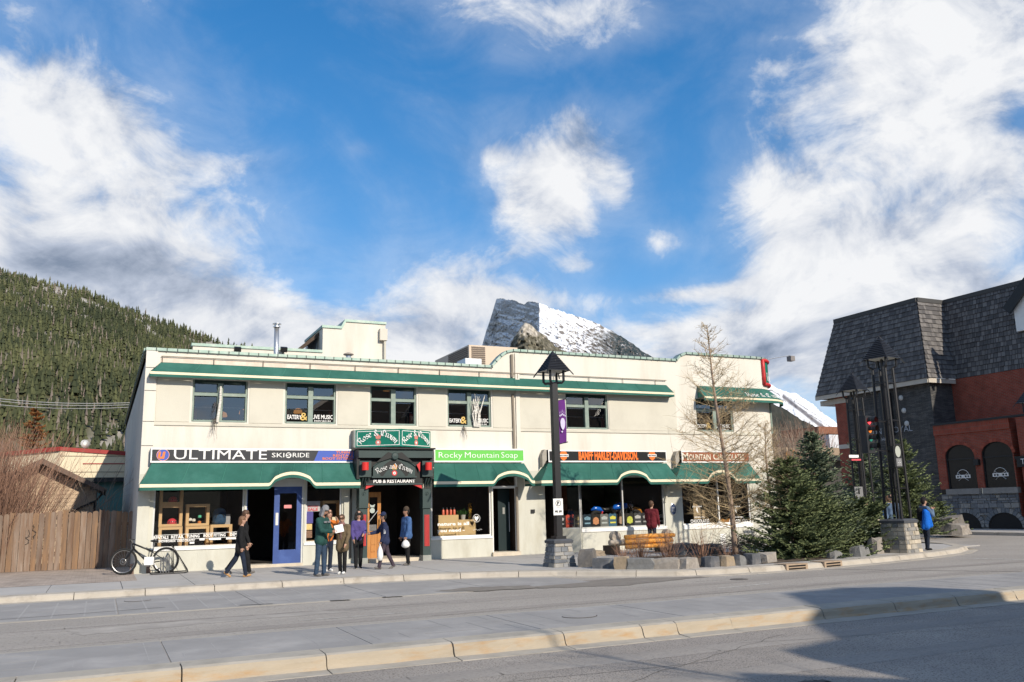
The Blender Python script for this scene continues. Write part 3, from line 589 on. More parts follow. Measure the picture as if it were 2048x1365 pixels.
BLD = thing('commercial_building', (12.6, YF, .12), 'long cream two-storey stucco building with green awnings and shopfronts along the street', 'building')
bw = MB()
def wall_cells(b, x0, x1, z0, z1, holes, y, mi, depth=.16):
    xs = sorted({x0, x1, *[h[0] for h in holes], *[h[1] for h in holes]}); zs = sorted({z0, z1, *[h[2] for h in holes], *[h[3] for h in holes]})
    xs = [x for x in xs if x0 <= x <= x1]; zs = [z for z in zs if z0 <= z <= z1]
    for a, c in zip(xs[:-1], xs[1:]):
        for d, e in zip(zs[:-1], zs[1:]):
            mx, mz = (a+c)/2, (d+e)/2
            if any(h[0] < mx < h[1] and h[2] < mz < h[3] for h in holes): continue
            b.poly([(a, y, d), (c, y, d), (c, y, e), (a, y, e)], mi)
    for h in holes:
        a, c, d, e = max(h[0], x0), min(h[1], x1), max(h[2], z0), min(h[3], z1)
        if a >= c or d >= e: continue
        if d > z0+.001 or h[2] > z0: b.poly([(a, y, d), (c, y, d), (c, y+depth, d), (a, y+depth, d)], mi)
        b.poly([(a, y, e), (a, y+depth, e), (c, y+depth, e), (c, y, e)], mi); b.poly([(a, y, d), (a, y+depth, d), (a, y+depth, e), (a, y, e)], mi); b.poly([(c, y, d), (c, y, e), (c, y+depth, e), (c, y+depth, d)], mi)
UW = [(384, 495), (570, 672), (740, 833), (895, 982), (1131, 1215), (1391, 1464)]
uwin = [(F(a, 805)[0], F(b, 805)[0], 4.43, 5.70) for a, b in UW]
ZS = 2.95
xl = lambda px, py=1030: F(px, py)[0]
SK0, SK1 = xl(306), xl(488); DO0, DO1 = xl(490), xl(607); S20, S21 = xl(611), xl(683); PB0, PB1 = xl(734), xl(846); SO0, SO1 = xl(863), xl(983); SD0, SD1 = xl(985), xl(1035); H0, H1 = xl(1091), xl(1331); HS = xl(1163); C0, C1 = xl(1366), xl(1503)
lowers = [(SK0, SK1, .80, 2.75), (DO0, DO1, .22, 2.75), (S20, S21, .80, 2.75), (PB0, PB1, .13, 2.9), (SO0, SO1, .80, 2.75), (SD0, SD1, .26, 2.75), (H0, HS, .13, 2.75), (HS, H1, .92, 2.75), (C0, C1, .92, 2.75)]
XR = 23.75
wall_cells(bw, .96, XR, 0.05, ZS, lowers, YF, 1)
wall_cells(bw, .96, 12.86, ZS, 6.5, uwin[:4], YF, 0); wall_cells(bw, 12.86, XR, ZS, 7.12, uwin[4:], YF, 0)
# parapet curve up to the higher wall, and the raised corner
def arcp(x0, x1, z0, z1, n=8): return [(x0+(x1-x0)*(i/n), z0+(z1-z0)*(1-math.cos(i/n*math.pi/2)) if False else z0+(z1-z0)*math.sin(i/n*math.pi/2)) for i in range(n+1)]
ramp = arcp(12.05, 12.86, 6.5, 7.12)
bw.poly([(x, YF, z) for x, z in ramp]+[(12.86, YF, 6.5)], 0)
st = arcp(19.85, 20.3, 7.12, 7.42)
bw.poly([(19.85, YF, 7.12), (XR, YF, 7.12), (XR, YF, 7.42)]+[(x, YF, z) for x, z in reversed(st[1:])], 0)
# rounded street corner, side walls, back
CX, CY, CRD = XR, YF+1.25, 1.25
cor = [(CX+CRD*math.sin(a), CY-CRD*math.cos(a)) for a in np.linspace(0, math.pi/2, 13)]
for (a, c), (d, e) in zip(cor[:-1], cor[1:]):
    bw.poly([(a, c, .05), (d, e, .05), (d, e, ZS), (a, c, ZS)], 1); bw.poly([(a, c, ZS), (d, e, ZS), (d, e, 7.42), (a, c, 7.42)], 0)
XE = CX+CRD
bw.poly([(XE, CY, .05), (XE, 50, .05), (XE, 50, 6.6), (XE, CY, 6.6)], 0); bw.poly([(XE, CY, 6.6), (XE, 33, 6.6), (XE, 33, 7.42), (XE, CY, 7.42)], 0)
bw.poly([(.96, 50, .05), (.96, YF, .05), (.96, YF, 6.5), (.96, 50, 6.5)], 2); bw.poly([(XE, 50, .05), (.96, 50, .05), (.96, 50, 6.5), (XE, 50, 6.5)], 0)
# parapet thickness and roof deck
bw.poly([(1.2, 50, 6.2), (1.2, YF+.25, 6.2), (XE-.2, YF+.25, 6.2), (XE-.2, 50, 6.2)], 3)
bw.poly([(1.2, YF+.25, 6.2), (1.2, YF+.25, 6.5), (12.86, YF+.25, 6.5), (12.86, YF+.25, 6.2)], 0); bw.poly([(12.86, YF+.25, 6.2), (12.86, YF+.25, 7.12), (XR, YF+.25, 7.12), (XR, YF+.25, 6.2)], 0)
bw.box(.96, 1.2, YF+.25, 50, 6.2, 6.5, 0)
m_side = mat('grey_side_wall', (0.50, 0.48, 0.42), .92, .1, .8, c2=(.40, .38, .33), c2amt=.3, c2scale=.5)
bw.build('wall', [m_stu, m_stl, m_side, mat('roof_gravel', (.2, .19, .18), .95, .2, 8)], BLD)
def part(name, fn, mats, parent=BLD, **k):
    b = MB(); fn(b); return b.build(name, mats, parent, **k)
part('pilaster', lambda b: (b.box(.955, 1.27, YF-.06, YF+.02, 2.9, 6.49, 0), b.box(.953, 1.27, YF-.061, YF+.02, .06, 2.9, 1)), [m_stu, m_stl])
for z in (3.7, 4.4, 5.3, 5.98): part('pilaster_joint', lambda b: b.box(.957, 1.272, YF-.066, YF-.05, z, z+.015), m_joint)
part('string_course', lambda b: b.box(1.27, 12.8, YF-.035, YF+.01, 4.31, 4.40), m_panel); part('string_course', lambda b: b.box(13.05, XR, YF-.035, YF+.01, 4.31, 4.40), m_panel)
xsb = [1.27]+[v for w in uwin[:4] for v in (w[0]-.04, w[1]+.04)]+[12.78]
for i in range(0, len(xsb), 2): part('wall_panel', lambda b: b.box(xsb[i]+.02, xsb[i+1]-.02, YF-.018, YF+.01, 4.42, 6.0), m_panel)
for a, c in ((13.1, uwin[4][0]-.04), (uwin[4][1]+.04, 19.7)): part('wall_panel', lambda b: b.box(a, c, YF-.016, YF+.01, 4.42, 6.0), m_panel)
part('downpipe', lambda b: (b.tube([(12.80, YF-.05, 7.0), (12.80, YF-.05, 6.2)], .055, 8), b.tube([(12.80, YF-.05, 5.6), (12.82, YF-.05, 3.2)], .045, 8), b.tube([(12.87, YF-.04, 2.4), (12.87, YF-.04, .15)], .05, 8)), mat('brown_pipe', (.26, .22, .17), .7, .1, 3))
part('corner_rib', lambda b: b.box(12.92, 13.08, YF-.05, YF+.01, ZS, 7.05), m_stu)
# pink faded band and pipe frame over the upper awning
part('faded_band', lambda b: b.box(1.35, 12.7, YF-.012, YF+.01, 6.14, 6.30), mat('faded_pinkish_paint', (.68, .55, .45), .9, .1, 2, c2=(.74, .68, .58), c2amt=.5, c2scale=3))
fr = MB(); fr.tube([(1.36, YF-.05, 6.34), (19.3, YF-.05, 6.34)], .014, 5)
for x in np.arange(1.4, 19.4, 1.45): fr.tube([(x, YF-.05, 6.34), (x, YF-.05, 6.15)], .012, 4)
fr.build('awning_rail', mat('rail_brown', (.22, .18, .13), .6, .1, 4), BLD)
# copings: short metal lengths with dark clips
def coping(pts, n, w=.34, h=.085):
    P = np.array(pts, float); sg = np.r_[0, np.cumsum(np.linalg.norm(np.diff(P, axis=0), axis=1))]
    at = lambda s: np.array([np.interp(s, sg, P[:, k]) for k in range(3)])
    for i in range(n):
        a, c = at(sg[-1]*i/n), at(sg[-1]*(i+1)/n); d = (c-a)/np.linalg.norm(c-a); side = np.cross(d, (0, 0, 1.)); side /= np.linalg.norm(side); up = np.cross(side, d)
        b = MB(); ctr = (a+c)/2-side*(w/2-.07); b.obox(ctr+up*(h/2), (np.linalg.norm(c-a)/2-.004, w/2, h/2), d, side, up, 0)
        b.obox(a+side*.075+up*(h*.42), (.012, .008, h*.55), d, side, up, 1); b.build('coping_piece', [m_cap, m_dgreen], BLD)
coping([(.93, YF, 6.5), (12.05, YF, 6.5)], 38); coping([(x, YF, z) for x, z in ramp], 4)
coping([(12.86, YF, 7.12), (19.85, YF, 7.12)], 25); coping([(x, YF, z) for x, z in st], 2); coping([(20.3, YF, 7.42), (XR, YF, 7.42)], 12); coping([(*c, 7.42) for c in cor], 7)
coping([(.96, 50, 6.5), (.96, YF+.1, 6.5)], 44)
# ---------------------------------------------------------------- rooms behind the glass
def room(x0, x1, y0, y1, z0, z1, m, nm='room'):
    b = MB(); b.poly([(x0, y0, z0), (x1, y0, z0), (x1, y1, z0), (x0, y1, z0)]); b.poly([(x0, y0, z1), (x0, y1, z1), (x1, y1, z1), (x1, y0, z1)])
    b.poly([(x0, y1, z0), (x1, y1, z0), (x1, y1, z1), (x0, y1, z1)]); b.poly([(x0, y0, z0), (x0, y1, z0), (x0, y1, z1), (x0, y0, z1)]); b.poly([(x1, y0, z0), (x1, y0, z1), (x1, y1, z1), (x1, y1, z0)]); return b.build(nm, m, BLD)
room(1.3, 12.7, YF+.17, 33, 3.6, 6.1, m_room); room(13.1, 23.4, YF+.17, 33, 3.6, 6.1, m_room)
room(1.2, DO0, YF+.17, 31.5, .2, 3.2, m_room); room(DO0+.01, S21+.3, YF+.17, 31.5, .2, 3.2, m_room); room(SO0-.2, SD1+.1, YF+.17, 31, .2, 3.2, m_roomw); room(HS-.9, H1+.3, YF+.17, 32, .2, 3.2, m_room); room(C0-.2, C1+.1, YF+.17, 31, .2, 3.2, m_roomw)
# ---------------------------------------------------------------- upper windows
m_blk = mat('window_shade_black', (.01, .011, .012), .6, 0)
for wi, (x0, x1, z0, z1) in enumerate(uwin):
    b = MB(); y = YF+.05; t = .055
    b.box(x0, x0+t, y, y+.09, z0, z1); b.box(x1-t, x1, y, y+.09, z0, z1); b.box(x0+t, x1-t, y, y+.09, z1-.10, z1, 1); b.box(x0+t, x1-t, y-.06, y+.09, z0, z0+.055)
    w = b.build('window', [m_sage, m_dgreen], BLD); xm = (x0+x1)/2; zt = z0+(z1-z0)*.655
    b = MB(); b.box(xm-.075, xm+.075, y-.03, y+.085, z0+.055, z1-.10); b.build('mullion', m_sage, w)
    for a, c in ((x0+t, xm-.075), (xm+.075, x1-t)):
        b = MB(); b.box(a, c, y-.01, y+.08, zt-.045, zt+.045); b.build('transom', m_sage, w)
        for d, e in ((z0+.055, zt-.045), (zt+.045, z1-.10)):
            b = MB(); s = .022
            for q in ((a, a+s, d, e), (c-s, c, d, e), (a+s, c-s, d, d+s), (a+s, c-s, e-s, e)): b.box(q[0], q[1], y+.03, y+.07, q[2], q[3])
            b.build('sash', m_dgreen, w)
            b = MB(); b.poly([(a+s, y+.05, d+s), (c-s, y+.05, d+s), (c-s, y+.05, e-s), (a+s, y+.05, e-s)]); b.build('pane', m_glassu, w)
        b = MB(); b.tube([(a+.03, y+.16, z0+.46), (c-.05, y+.16, z0+.46)], .012, 6); b.build('curtain_rod', m_white, w)
    for xx, on in ((x0+.10, wi != 2), (x1-.13, True)):
        if not on: continue
        b = MB(); n = 7
        for k in range(n): b.box(xx-.055+k*.018, xx-.039+k*.018, y+.14+.012*(k % 2), y+.16+.012*(k % 2), z0+.06, z0+.46-.01*k)
        b.build('curtain', m_curt, w)
    if wi in (1, 3, 5):
        b = MB(); b.text('EATERY', (x0+.10, y+.045, z0+.15), (1, 0, 0), (0, 0, 1), h=.13, w=.44, bold=.02, align='L'); b.build('lettering', m_letw, w); b = MB(); b.text('LIVE MUSIC', ((xm+x1)/2, y+.045, z0+.17), (1, 0, 0), (0, 0, 1), h=.13, w=.66, bold=.02); b.build('lettering', m_letw, w); b = MB(); b.text('EMPORIUM', ((xm+x1)/2, y+.045, z0+.07), (1, 0, 0), (0, 0, 1), h=.06, w=.52, bold=.01); b.build('lettering', m_letw, w)
        b = MB(); b.text('&', (x0+.62, y+.044, z0+.12), (1, 0, 0), (0, 0, 1), h=.24, w=.25, bold=.015); b.build('ampersand', m_letgold, w)
# hanging lamps and things glimpsed inside
m_lamp = mat('amber_lampshade', (.7, .33, .10), .6, .1, 5, emis=((1, .45, .12), .35))
for px, py, yy in ((596, 823, 28.6), (774, 778, 28.3), (445, 830, 28.8), (487, 825, 29.2), (1290, 0, 0)):
    if not py: continue
    p = ony(px, py, yy); L0 = thing('pendant_lamp', p, 'amber pendant lamp behind the %s' % {596: 'upper window lettered live music', 774: 'plain upper window above the pub sign', 445: 'first upper window, left of its pair', 487: 'first upper window, right of its pair'}[px], 'lamp', 'pendant lamps upstairs')
    b = MB(); b.lathe([(.03, .10), (.12, .06), (.15, -.05), (.13, -.07), (.02, -.07)], p, 12); b.build('lamp_shade', m_lamp, L0); b = MB(); b.tube([p+np.array((0, 0, .1)), (p[0], p[1], 6.09)], .008, 4); b.build('cord', m_lblack, L0)
# birch stems tied in front of two windows
m_birch = mat('birch_bark', (.72, .69, .62), .8, .1, 8, c2=(.12, .10, .08), c2amt=.35, c2scale=9, stretch=(1, 1, 4)); m_twig = mat('dark_twig', (.10, .075, .055), .9, .2, 10)
def twigs(b, p, n, ln, spread, r0=.008, down=True, mi=0):
    for _ in range(n):
        q = np.array(p, float)+np.array((random.uniform(-.06, .06), random.uniform(-.03, .03), random.uniform(-.05, .1))); pts = [q]; d = np.array((random.uniform(-1, 1)*spread, random.uniform(-.25, .0), -1 if down else 1)); L_ = ln*random.uniform(.5, 1)
        for k in range(4): q = q+d*L_/4; d = d+np.array((random.uniform(-.12, .12), 0, 0)); pts.append(q)
        b.tube(pts, [r0, r0*.8, r0*.6, r0*.4, r0*.25], 4, mi)
o0 = F(437, 840); t0 = thing('birch_bundle', (o0[0], YF-.08, 4.4), 'white birch stem with drooping twigs tied to the first upper window', 'branches', 'birch decorations')
b = MB(); b.tube([(*[F(434, 842)[0]], YF-.07, 4.42), (F(440, 800)[0], YF-.08, 5.05), (F(441, 772)[0], YF-.07, 5.50)], [.045, .04, .03], 8); b.build('stem', m_birch, t0)
b = MB(); twigs(b, (F(428, 835)[0], YF-.12, 4.5), 12, .60, .32, .005); twigs(b, (F(432, 800)[0], YF-.10, 4.95), 8, .5, .12, .005); b.build('twig', m_twig, t0)
o0 = F(950, 840); t0 = thing('birch_bundle', (o0[0], YF-.08, 4.4), 'spreading bundle of white birch branches over the fourth upper window', 'branches', 'birch decorations')
b = MB()
for _ in range(15):
    x = F(950, 840)[0]+random.uniform(-.14, .16); b.tube([(x, YF-.08, 4.43), (x+random.uniform(-.12, .1), YF-.10, 4.85), (x+random.uniform(-.25, .22), YF-.09, 5.15+random.uniform(0, .45))], [.018, .016, .009], 5)
b.build('stem', m_birch, t0)
b = MB(); twigs(b, (F(926, 850)[0], YF-.10, 4.42), 12, .52, .3, .005); b.build('twig', m_twig, t0)
# ---------------------------------------------------------------- rooftop
RT = thing('roof_penthouse', (7, 33, 6.2), 'cream rooftop block with stepped green-capped parapet above the pub', 'rooftop block')
Yp = 33.0; X = lambda px, py: ony(px, py, Yp)
a = X(386, 690)[0]; c = X(645, 700)[0]; zt = X(520, 694)[2]; e = X(771, 650)[0]; z1 = X(665, 652)[2]; z2 = X(730, 642)[2]; s1 = X(684, 652)[0]; s2 = X(692, 641)[0]
b = MB(); b.box(a, c, Yp, Yp+.25, 6.2, zt-.1); b.build('low_wall', m_stu, RT); b = MB(); b.box(a-.05, c, Yp-.05, Yp+.3, zt-.1, zt); b.build('coping', m_cap, RT)
b = MB(); b.prism([(c, Yp, 6.2), (e, Yp, 6.2), (e, Yp, z2-.1), (s2, Yp, z2-.1), (s1, Yp, z1-.1), (c, Yp, z1-.1)], (0, 3.2, 0)); b.build('wall', m_stu, RT)
b = MB(); b.prism([(c-.04, Yp-.05, z1-.1), (s1, Yp-.05, z1-.1), (s2, Yp-.05, z2-.1), (e+.03, Yp-.05, z2-.1), (e+.03, Yp-.05, z2), (s2-.04, Yp-.05, z2), (s1-.04, Yp-.05, z1), (c-.04, Yp-.05, z1)], (0, 3.3, 0)); b.build('coping', m_cap, RT)
m_brown = mat('dark_brown_timber', (.075, .05, .035), .8, .2, 4)
l = X(603, 696); h = X(643, 658)
b = MB(); b.prism([(l[0], Yp+.6, zt-.02), (c-.005, Yp+.6, h[2]-.16), (c-.005, Yp+.6, h[2]), (l[0]-.1, Yp+.6, zt+.06)], (0, 2.2, 0)); b.build('lean_to_roof', m_brown, RT)
b = MB(); b.prism([(l[0]+.7, Yp+.9, zt-.05), (c-.005, Yp+.9, zt-.05), (c-.005, Yp+.9, h[2]-.2)], (0, 1.8, 0)); b.build('lean_to_wall', mat('blue_grey_panel', (.28, .31, .35), .8, .1, 3), RT)
q = X(760, 670); b = MB(); b.box(q[0]-.05, q[0]+.25, Yp-.2, Yp-.001, q[2]-.25, q[2]+.22); b.build('hopper', m_stu, RT); b = MB(); b.tube([(q[0]+.17, Yp-.1, q[2]-.25), (q[0]+.17, Yp-.1, 6.2)], .05, 8); b.build('downpipe', m_panel, RT)
for px, lab in ((473, 'black rooftop floodlight left of the steel flue'), (565, 'black rooftop floodlight right of the steel flue')):
    q = X(px, 702); t0 = thing('floodlight', (q[0], Yp-.3, q[2]-.15), lab, 'floodlight', 'rooftop floodlights'); b = MB(); b.obox((q[0], Yp-.28, q[2]), (.12, .08, .09), (1, 0, 0), (0, .9, .4), (0, -.4, .9)); b.build('housing', m_lblack, t0); b = MB(); b.box(q[0]-.02, q[0]+.02, Yp-.25, Yp, q[2]-.12, q[2]-.08); b.build('bracket', m_lblack, t0)
q0 = ony(552, 712, 30.5); q1 = ony(552, 650, 30.5); t0 = thing('chimney_flue', (q0[0], 30.5, 6.2), 'tall shiny steel flue with rain cap on the roof', 'chimney')
b = MB(); b.tube([(q0[0], 30.5, 6.2), (q0[0], 30.5, q1[2]-.08)], .085, 12); b.build('pipe', m_metal, t0, smooth=True); b = MB(); b.lathe([(.13, 0), (.13, .03), (.09, .05), (.09, .11), (.15, .12), (.15, .14), (.02, .18)], (q0[0], 30.5, q1[2]-.1), 14); b.build('rain_cap', m_metal, t0); b = MB(); b.tube([(q0[0]+.06, 30.5, 7.2), (q0[0]+.7, 30.9, 6.2)], .01, 4); b.tube([(q0[0]-.06, 30.5, 7.2), (q0[0]-.7, 30.9, 6.2)], .01, 4); b.build('guy_wire', m_lblack, t0)
q = ony(697, 712, 29.5); t0 = thing('roof_vent', (q[0], 29.5, 6.2), 'small mushroom-capped steel roof vent', 'vent'); b = MB(); b.tube([(q[0], 29.5, 6.2), (q[0], 29.5, q[2]+.02)], .09, 12); b.build('pipe', m_metal, t0); b = MB(); b.lathe([(.1, 0), (.18, .03), (.18, .06), (.05, .11)], (q[0], 29.5, q[2]), 14); b.build('cap', mat('vent_brown', (.3, .26, .22), .6, .1, 5), t0)
Ya = 36.0; A = lambda px, py: ony(px, py, Ya); t0 = thing('rooftop_air_unit', (A(960, 730)[0], Ya, 6.2), 'beige rooftop air handling unit with brown louvre grilles', 'air unit')
xa, xb, xc, xd = A(938, 700)[0], A(970, 700)[0], A(972, 700)[0], A(1035, 700)[0]; zt = A(940, 690)[2]
b = MB(); b.box(xa, xd, Ya, Ya+4.5, 6.2, zt); b.build('casing', mat('beige_metal', (.62, .50, .38), .6, .05, 3), t0)
m_louv = mat('brown_louvre', (.17, .13, .10), .6, .1, 5)
for z in np.arange(6.6, zt-.12, .09): b = MB(); b.box(xa+.12, xb, Ya-.03, Ya-.002, z, z+.055); b.build('louvre_slat', m_louv, t0)
for z in np.arange(6.6, zt-.12, .09): b = MB(); b.box(xa-.03, xa-.002, Ya+.15, Ya+2.6, z, z+.055); b.build('louvre_slat', m_louv, t0)
q = ony(946, 722, 34.2); b = MB(); b.box(q[0]-.35, q[0]+.4, 34.2, 35.2, 6.2, q[2]+.1); t1 = tag(b.build('roof_cabinet', m_metal), 'low grey metal cabinet on the roof before the air unit', 'cabinet')
q = ony(1010, 722, 33); b = MB(); b.prism([(A(975, 727)[0]*.92, 33, 6.55), (12.6, 33, 7.0), (12.7, 33, 7.12), (12.7, 33, 6.5)], (0, 2, 0)); tag(b.build('roof_hatch', mat('grey_roof_metal', (.2, .2, .2), .6, .1, 4)), 'dark sloping roof hatch behind the curved parapet', 'roof hatch')
# ---------------------------------------------------------------- awnings
def awning(px_t, px_l, yt, yl, Yt, Yl, zt, zl, label, arch=None, seams=6, left_end=True, right_end=True, st=.085, va=.085, rise=.33):
    """canvas awning: px_t top corners, px_l lip corners, laid on planes Yt (fixing line) and Yl (lip)"""
    xt0, xt1 = ony(px_t[0], yt, Yt)[0], ony(px_t[1], yt, Yt)[0]; xl0, xl1 = ony(px_l[0], yl, Yl)[0], ony(px_l[1], yl, Yl)[0]
    T = thing('awning', ((xt0+xt1)/2, Yl, zl-.2), label, 'awning', 'green awnings')
    n = 64; u = np.linspace(0, 1, n+1); xl = xl0+(xl1-xl0)*u; xt = xt0+(xt1-xt0)*u; zz = np.full(n+1, zl)
    if arch:
        a, c = ony(arch[0], yl, Yl)[0], ony(arch[1], yl, Yl)[0]
        u = np.unique(np.r_[u, (np.linspace(a, c, 25)-xl0)/(xl1-xl0)]); n = len(u)-1; xl = xl0+(xl1-xl0)*u; xt = xt0+(xt1-xt0)*u
        k = np.clip((xl-a)/(c-a), 0, 1); zz = zl+rise*np.clip(np.sin(k*math.pi), 0, 1)**.62*np.clip(np.minimum(k, 1-k)*9, 0, 1)
    sag = lambda x: .010*math.sin(x*9.1)+.006*math.sin(x*23)
    def stripv(b, za, zb, dy0=0, dy1=0, mi=0):
        for i in range(n): b.poly([(xl[i], Yl-dy0, zz[i]+za), (xl[i+1], Yl-dy0, zz[i+1]+za), (xl[i+1], Yl-dy1, zz[i+1]+zb), (xl[i], Yl-dy1, zz[i]+zb)], mi)
    b = MB(); m = 4
    for i in range(n):
        for j in range(m):
            P = lambda q, t: (xt[q]+(xl[q]-xt[q])*t, Yt+(Yl-Yt)*t, zt+(zz[q]-zt)*t-.03*math.sin(t*math.pi)+sag(xl[q])*t)
            b.poly([P(i, (j+1)/m), P(i+1, (j+1)/m), P(i+1, j/m), P(i, j/m)])
    b.build('canopy', m_awn, T, smooth=True)
    b = MB(); stripv(b, -st, 0.004, .006, .004); b.build('stripe', m_cream, T)
    b = MB(); stripv(b, -st-va, -st, .002, .006); b.build('valance', m_awn, T)
    for i in range(1, seams):
        q = int(i*n/seams); b = MB(); p0 = np.array((xt[q], Yt, zt)); p1 = np.array((xl[q], Yl, zz[q])); nn = np.array((0, -(zt-zz[q]), (Yt-Yl))); nn = -nn/np.linalg.norm(nn)*-1
        b.tube([p0+np.array((0, -.012, .0)), (p0+p1)/2+np.array((0, -.012, -.022)), p1+np.array((0, -.012, 0))], .006, 4); b.build('seam', m_seam, T)
    Yw = YF-.005
    for on, xa, xb in ((left_end, xt0, xl0), (right_end, xt1, xl1)):
        if not on: continue
        b = MB(); b.poly([(xb, Yl, zl+.0), (xa, Yt, zt), (xa, Yw, zt), (xb, Yw, zl)]); b.poly([(xb, Yl, zl-st-va), (xb, Yl, zl-st), (xb, Yw, zl-st), (xb, Yw, zl-st-va)]); b.build('end_panel', m_awn, T)
        b = MB(); b.poly([(xb, Yl, zl-st), (xb, Yl, zl), (xb, Yw, zl), (xb, Yw, zl-st)]); b.build('end_stripe', m_cream, T)
    b = MB(); b.bar((xl0+.02, Yl+.02, zl-.05), (xl0+.02, Yw, zl-.05), .03); b.bar((xl1-.02, Yl+.02, zl-.05), (xl1-.02, Yw, zl-.05), .03); b.build('frame', m_metal, T)
    return T
YS, YL = 26.95, 26.40
awning((322, 1330), (300, 1346), 730, 746, YF-.01, 26.85, 6.17, 5.83, 'long green upper awning running over the first five upper windows', None, 14, st=.07, va=.075)
awning((303, 716), (279, 721), 927, 975, YS, YL, 3.19, 2.58, 'green awning with an arch over the blue ski shop door', (537, 632), 8)
awning((868, 1048), (868, 1070), 925, 968, YS, YL, 3.19, 2.58, 'green awning with end arch over the soap shop door', (986, 1066), 6, left_end=False)
awning((1096, 1333), (1083, 1359), 925, 966, YS, YL, 3.19, 2.58, 'green awning with an arch over the motorcycle shop window', (1234, 1302), 8)
awning((1362, 1498), (1352, 1522), 926, 962, YS, YL, 3.19, 2.58, 'green awning with an arch over the chocolate shop behind the bare tree', (1415, 1474), 5)
# the upper corner awning bends round the rounded corner
T = thing('awning', (22.6, 26.8, 5.4), 'curved green awning bending round the building corner, lettered in white', 'awning', 'green awnings')
xa = ony(1394, 775, YF)[0]; top = [(xa+(XR-xa)*i/8, YF-.01) for i in range(9)]+[(CX+(CRD+.01)*math.sin(a), CY-(CRD+.01)*math.cos(a)) for a in np.linspace(.08, 1.25, 9)]
lipd = .55; lip = [(xa-.1+(XR-xa+.1)*i/8, YF-lipd) for i in range(9)]+[(CX+(CRD+lipd)*math.sin(a), CY-(CRD+lipd)*math.cos(a)) for a in np.linspace(.08, 1.25, 9)]
b = MB()
for i in range(17-0): b.poly([(*lip[i], 5.72), (*lip[i+1], 5.72), (*top[i+1], 6.2), (*top[i], 6.2)])
b.build('canopy', m_awn, T, smooth=True)
b = MB()
for i in range(17): b.poly([(*lip[i], 5.65), (*lip[i+1], 5.65), (*lip[i+1], 5.72), (*lip[i], 5.72)])
b.build('stripe', m_cream, T)
b = MB()
for i in range(17): b.poly([(*lip[i], 5.56), (*lip[i+1], 5.56), (*lip[i+1], 5.65), (*lip[i], 5.65)])
b.build('valance', m_awn, T)
b = MB(); b.poly([(*lip[0], 5.72), (*top[0], 6.2), (top[0][0], YF, 5.72)]); b.poly([(*lip[-1], 5.72), (*top[-1], 5.72), (*top[-1], 6.2)]); b.build('end_panel', m_awn, T)
# ---------------------------------------------------------------- blackletter strokes for the pub name
GL = {'R': ([[(0, 0), (.15, .05), (.15, .9), (.02, 1)], [(.15, .95), (.5, 1), (.6, .78), (.45, .52), (.2, .5)], [(.4, .5), (.6, .1), (.75, 0)]], .8),
      'o': ([[(.15, .08), (.05, .2), (.05, .5), (.25, .66)], [(.25, .66), (.45, .52), (.45, .18), (.25, 0), (.12, .1)]], .52),
      's': ([[(.45, .6), (.25, .66), (.08, .5), (.4, .28), (.42, .12), (.22, 0), (.05, .08)]], .5),
      'e': ([[(.08, .32), (.42, .42), (.38, .6), (.22, .66), (.06, .5), (.06, .15), (.22, 0), (.44, .1)]], .5),
      '&': ([[(.7, 0), (.2, .7), (.32, .98), (.5, .8), (.08, .25), (.25, 0), (.5, .1), (.68, .4)]], .8),
      'C': ([[(.68, .85), (.4, 1), (.12, .8), (.08, .3), (.3, 0), (.62, .08)], [(.36, .95), (.36, .1)], [(.6, .95), (.66, .65)]], .75),
      'r': ([[(.1, .66), (.16, .5), (.16, .05), (.28, 0)], [(.18, .5), (.36, .66), (.44, .55)]], .44),
      'w': ([[(.05, .66), (.1, .1), (.22, 0), (.34, .15), (.34, .66)], [(.34, .12), (.46, 0), (.6, .15), (.6, .6), (.48, .66)]], .7),
      'n': ([[(.05, .66), (.12, .5), (.12, .02)], [(.12, .5), (.32, .66), (.42, .5), (.42, .08), (.52, 0)]], .56),
      'a': ([[(.08, .55), (.3, .66), (.4, .5), (.4, .08), (.5, 0)], [(.4, .35), (.1, .28), (.08, .08), (.22, 0), (.4, .12)]], .52),
      'd': ([[(.1, 1), (.4, .6), (.42, .15), (.25, 0), (.07, .15), (.07, .5), (.3, .62)]], .5), ' ': ([], .34)}
def black(b, s, o, U, V, h, mi=0, arc=None, w=None, nib=.13, ext=.006, shear=0):
    U = np.array(U, float); V = np.array(V, float); n = np.cross(U, V); tot = sum(GL[c][1] for c in s)*h; k = (w/tot) if w else 1.0; x = -tot*k/2; e = ext; o = np.array(o, float)
    def mp(u, v):
        if arc: a = u/arc; return o+U*((arc+v)*math.sin(a))+V*((arc+v)*math.cos(a)-arc)
        return o+U*u+V*v
    nv = np.array((math.cos(R(40)), math.sin(R(40))))*nib*h
    for c in s:
        for path in GL[c][0]:
            for p, q in zip(path[:-1], path[1:]):
                A = np.array((x+p[0]*h*k, p[1]*h)); B = np.array((x+q[0]*h*k, q[1]*h)); e += .0004
                P = [A-nv/2, A+nv/2, B+nv/2, B-nv/2]; cr = (P[1]-P[0])[0]*(P[2]-P[1])[1]-(P[1]-P[0])[1]*(P[2]-P[1])[0]
                if abs(cr) < 1e-7: continue
                if cr < 0: P = P[::-1]
                b.poly([mp(*t)+n*e for t in P], mi)
        x += GL[c][1]*h*k
def disc(b, c, r, U, V, mi=0, n=20, ry=None, ext=0.0):
    U = np.array(U, float); V = np.array(V, float); nn = np.cross(U, V); b.poly([np.array(c)+U*r*math.cos(2*math.pi*i/n)+V*(ry or r)*math.sin(2*math.pi*i/n)+nn*ext for i in range(n)], mi)
EX, EZ = (1, 0, 0), (0, 0, 1)
b = MB(); Lp = [(*p, 0) for p in lip]
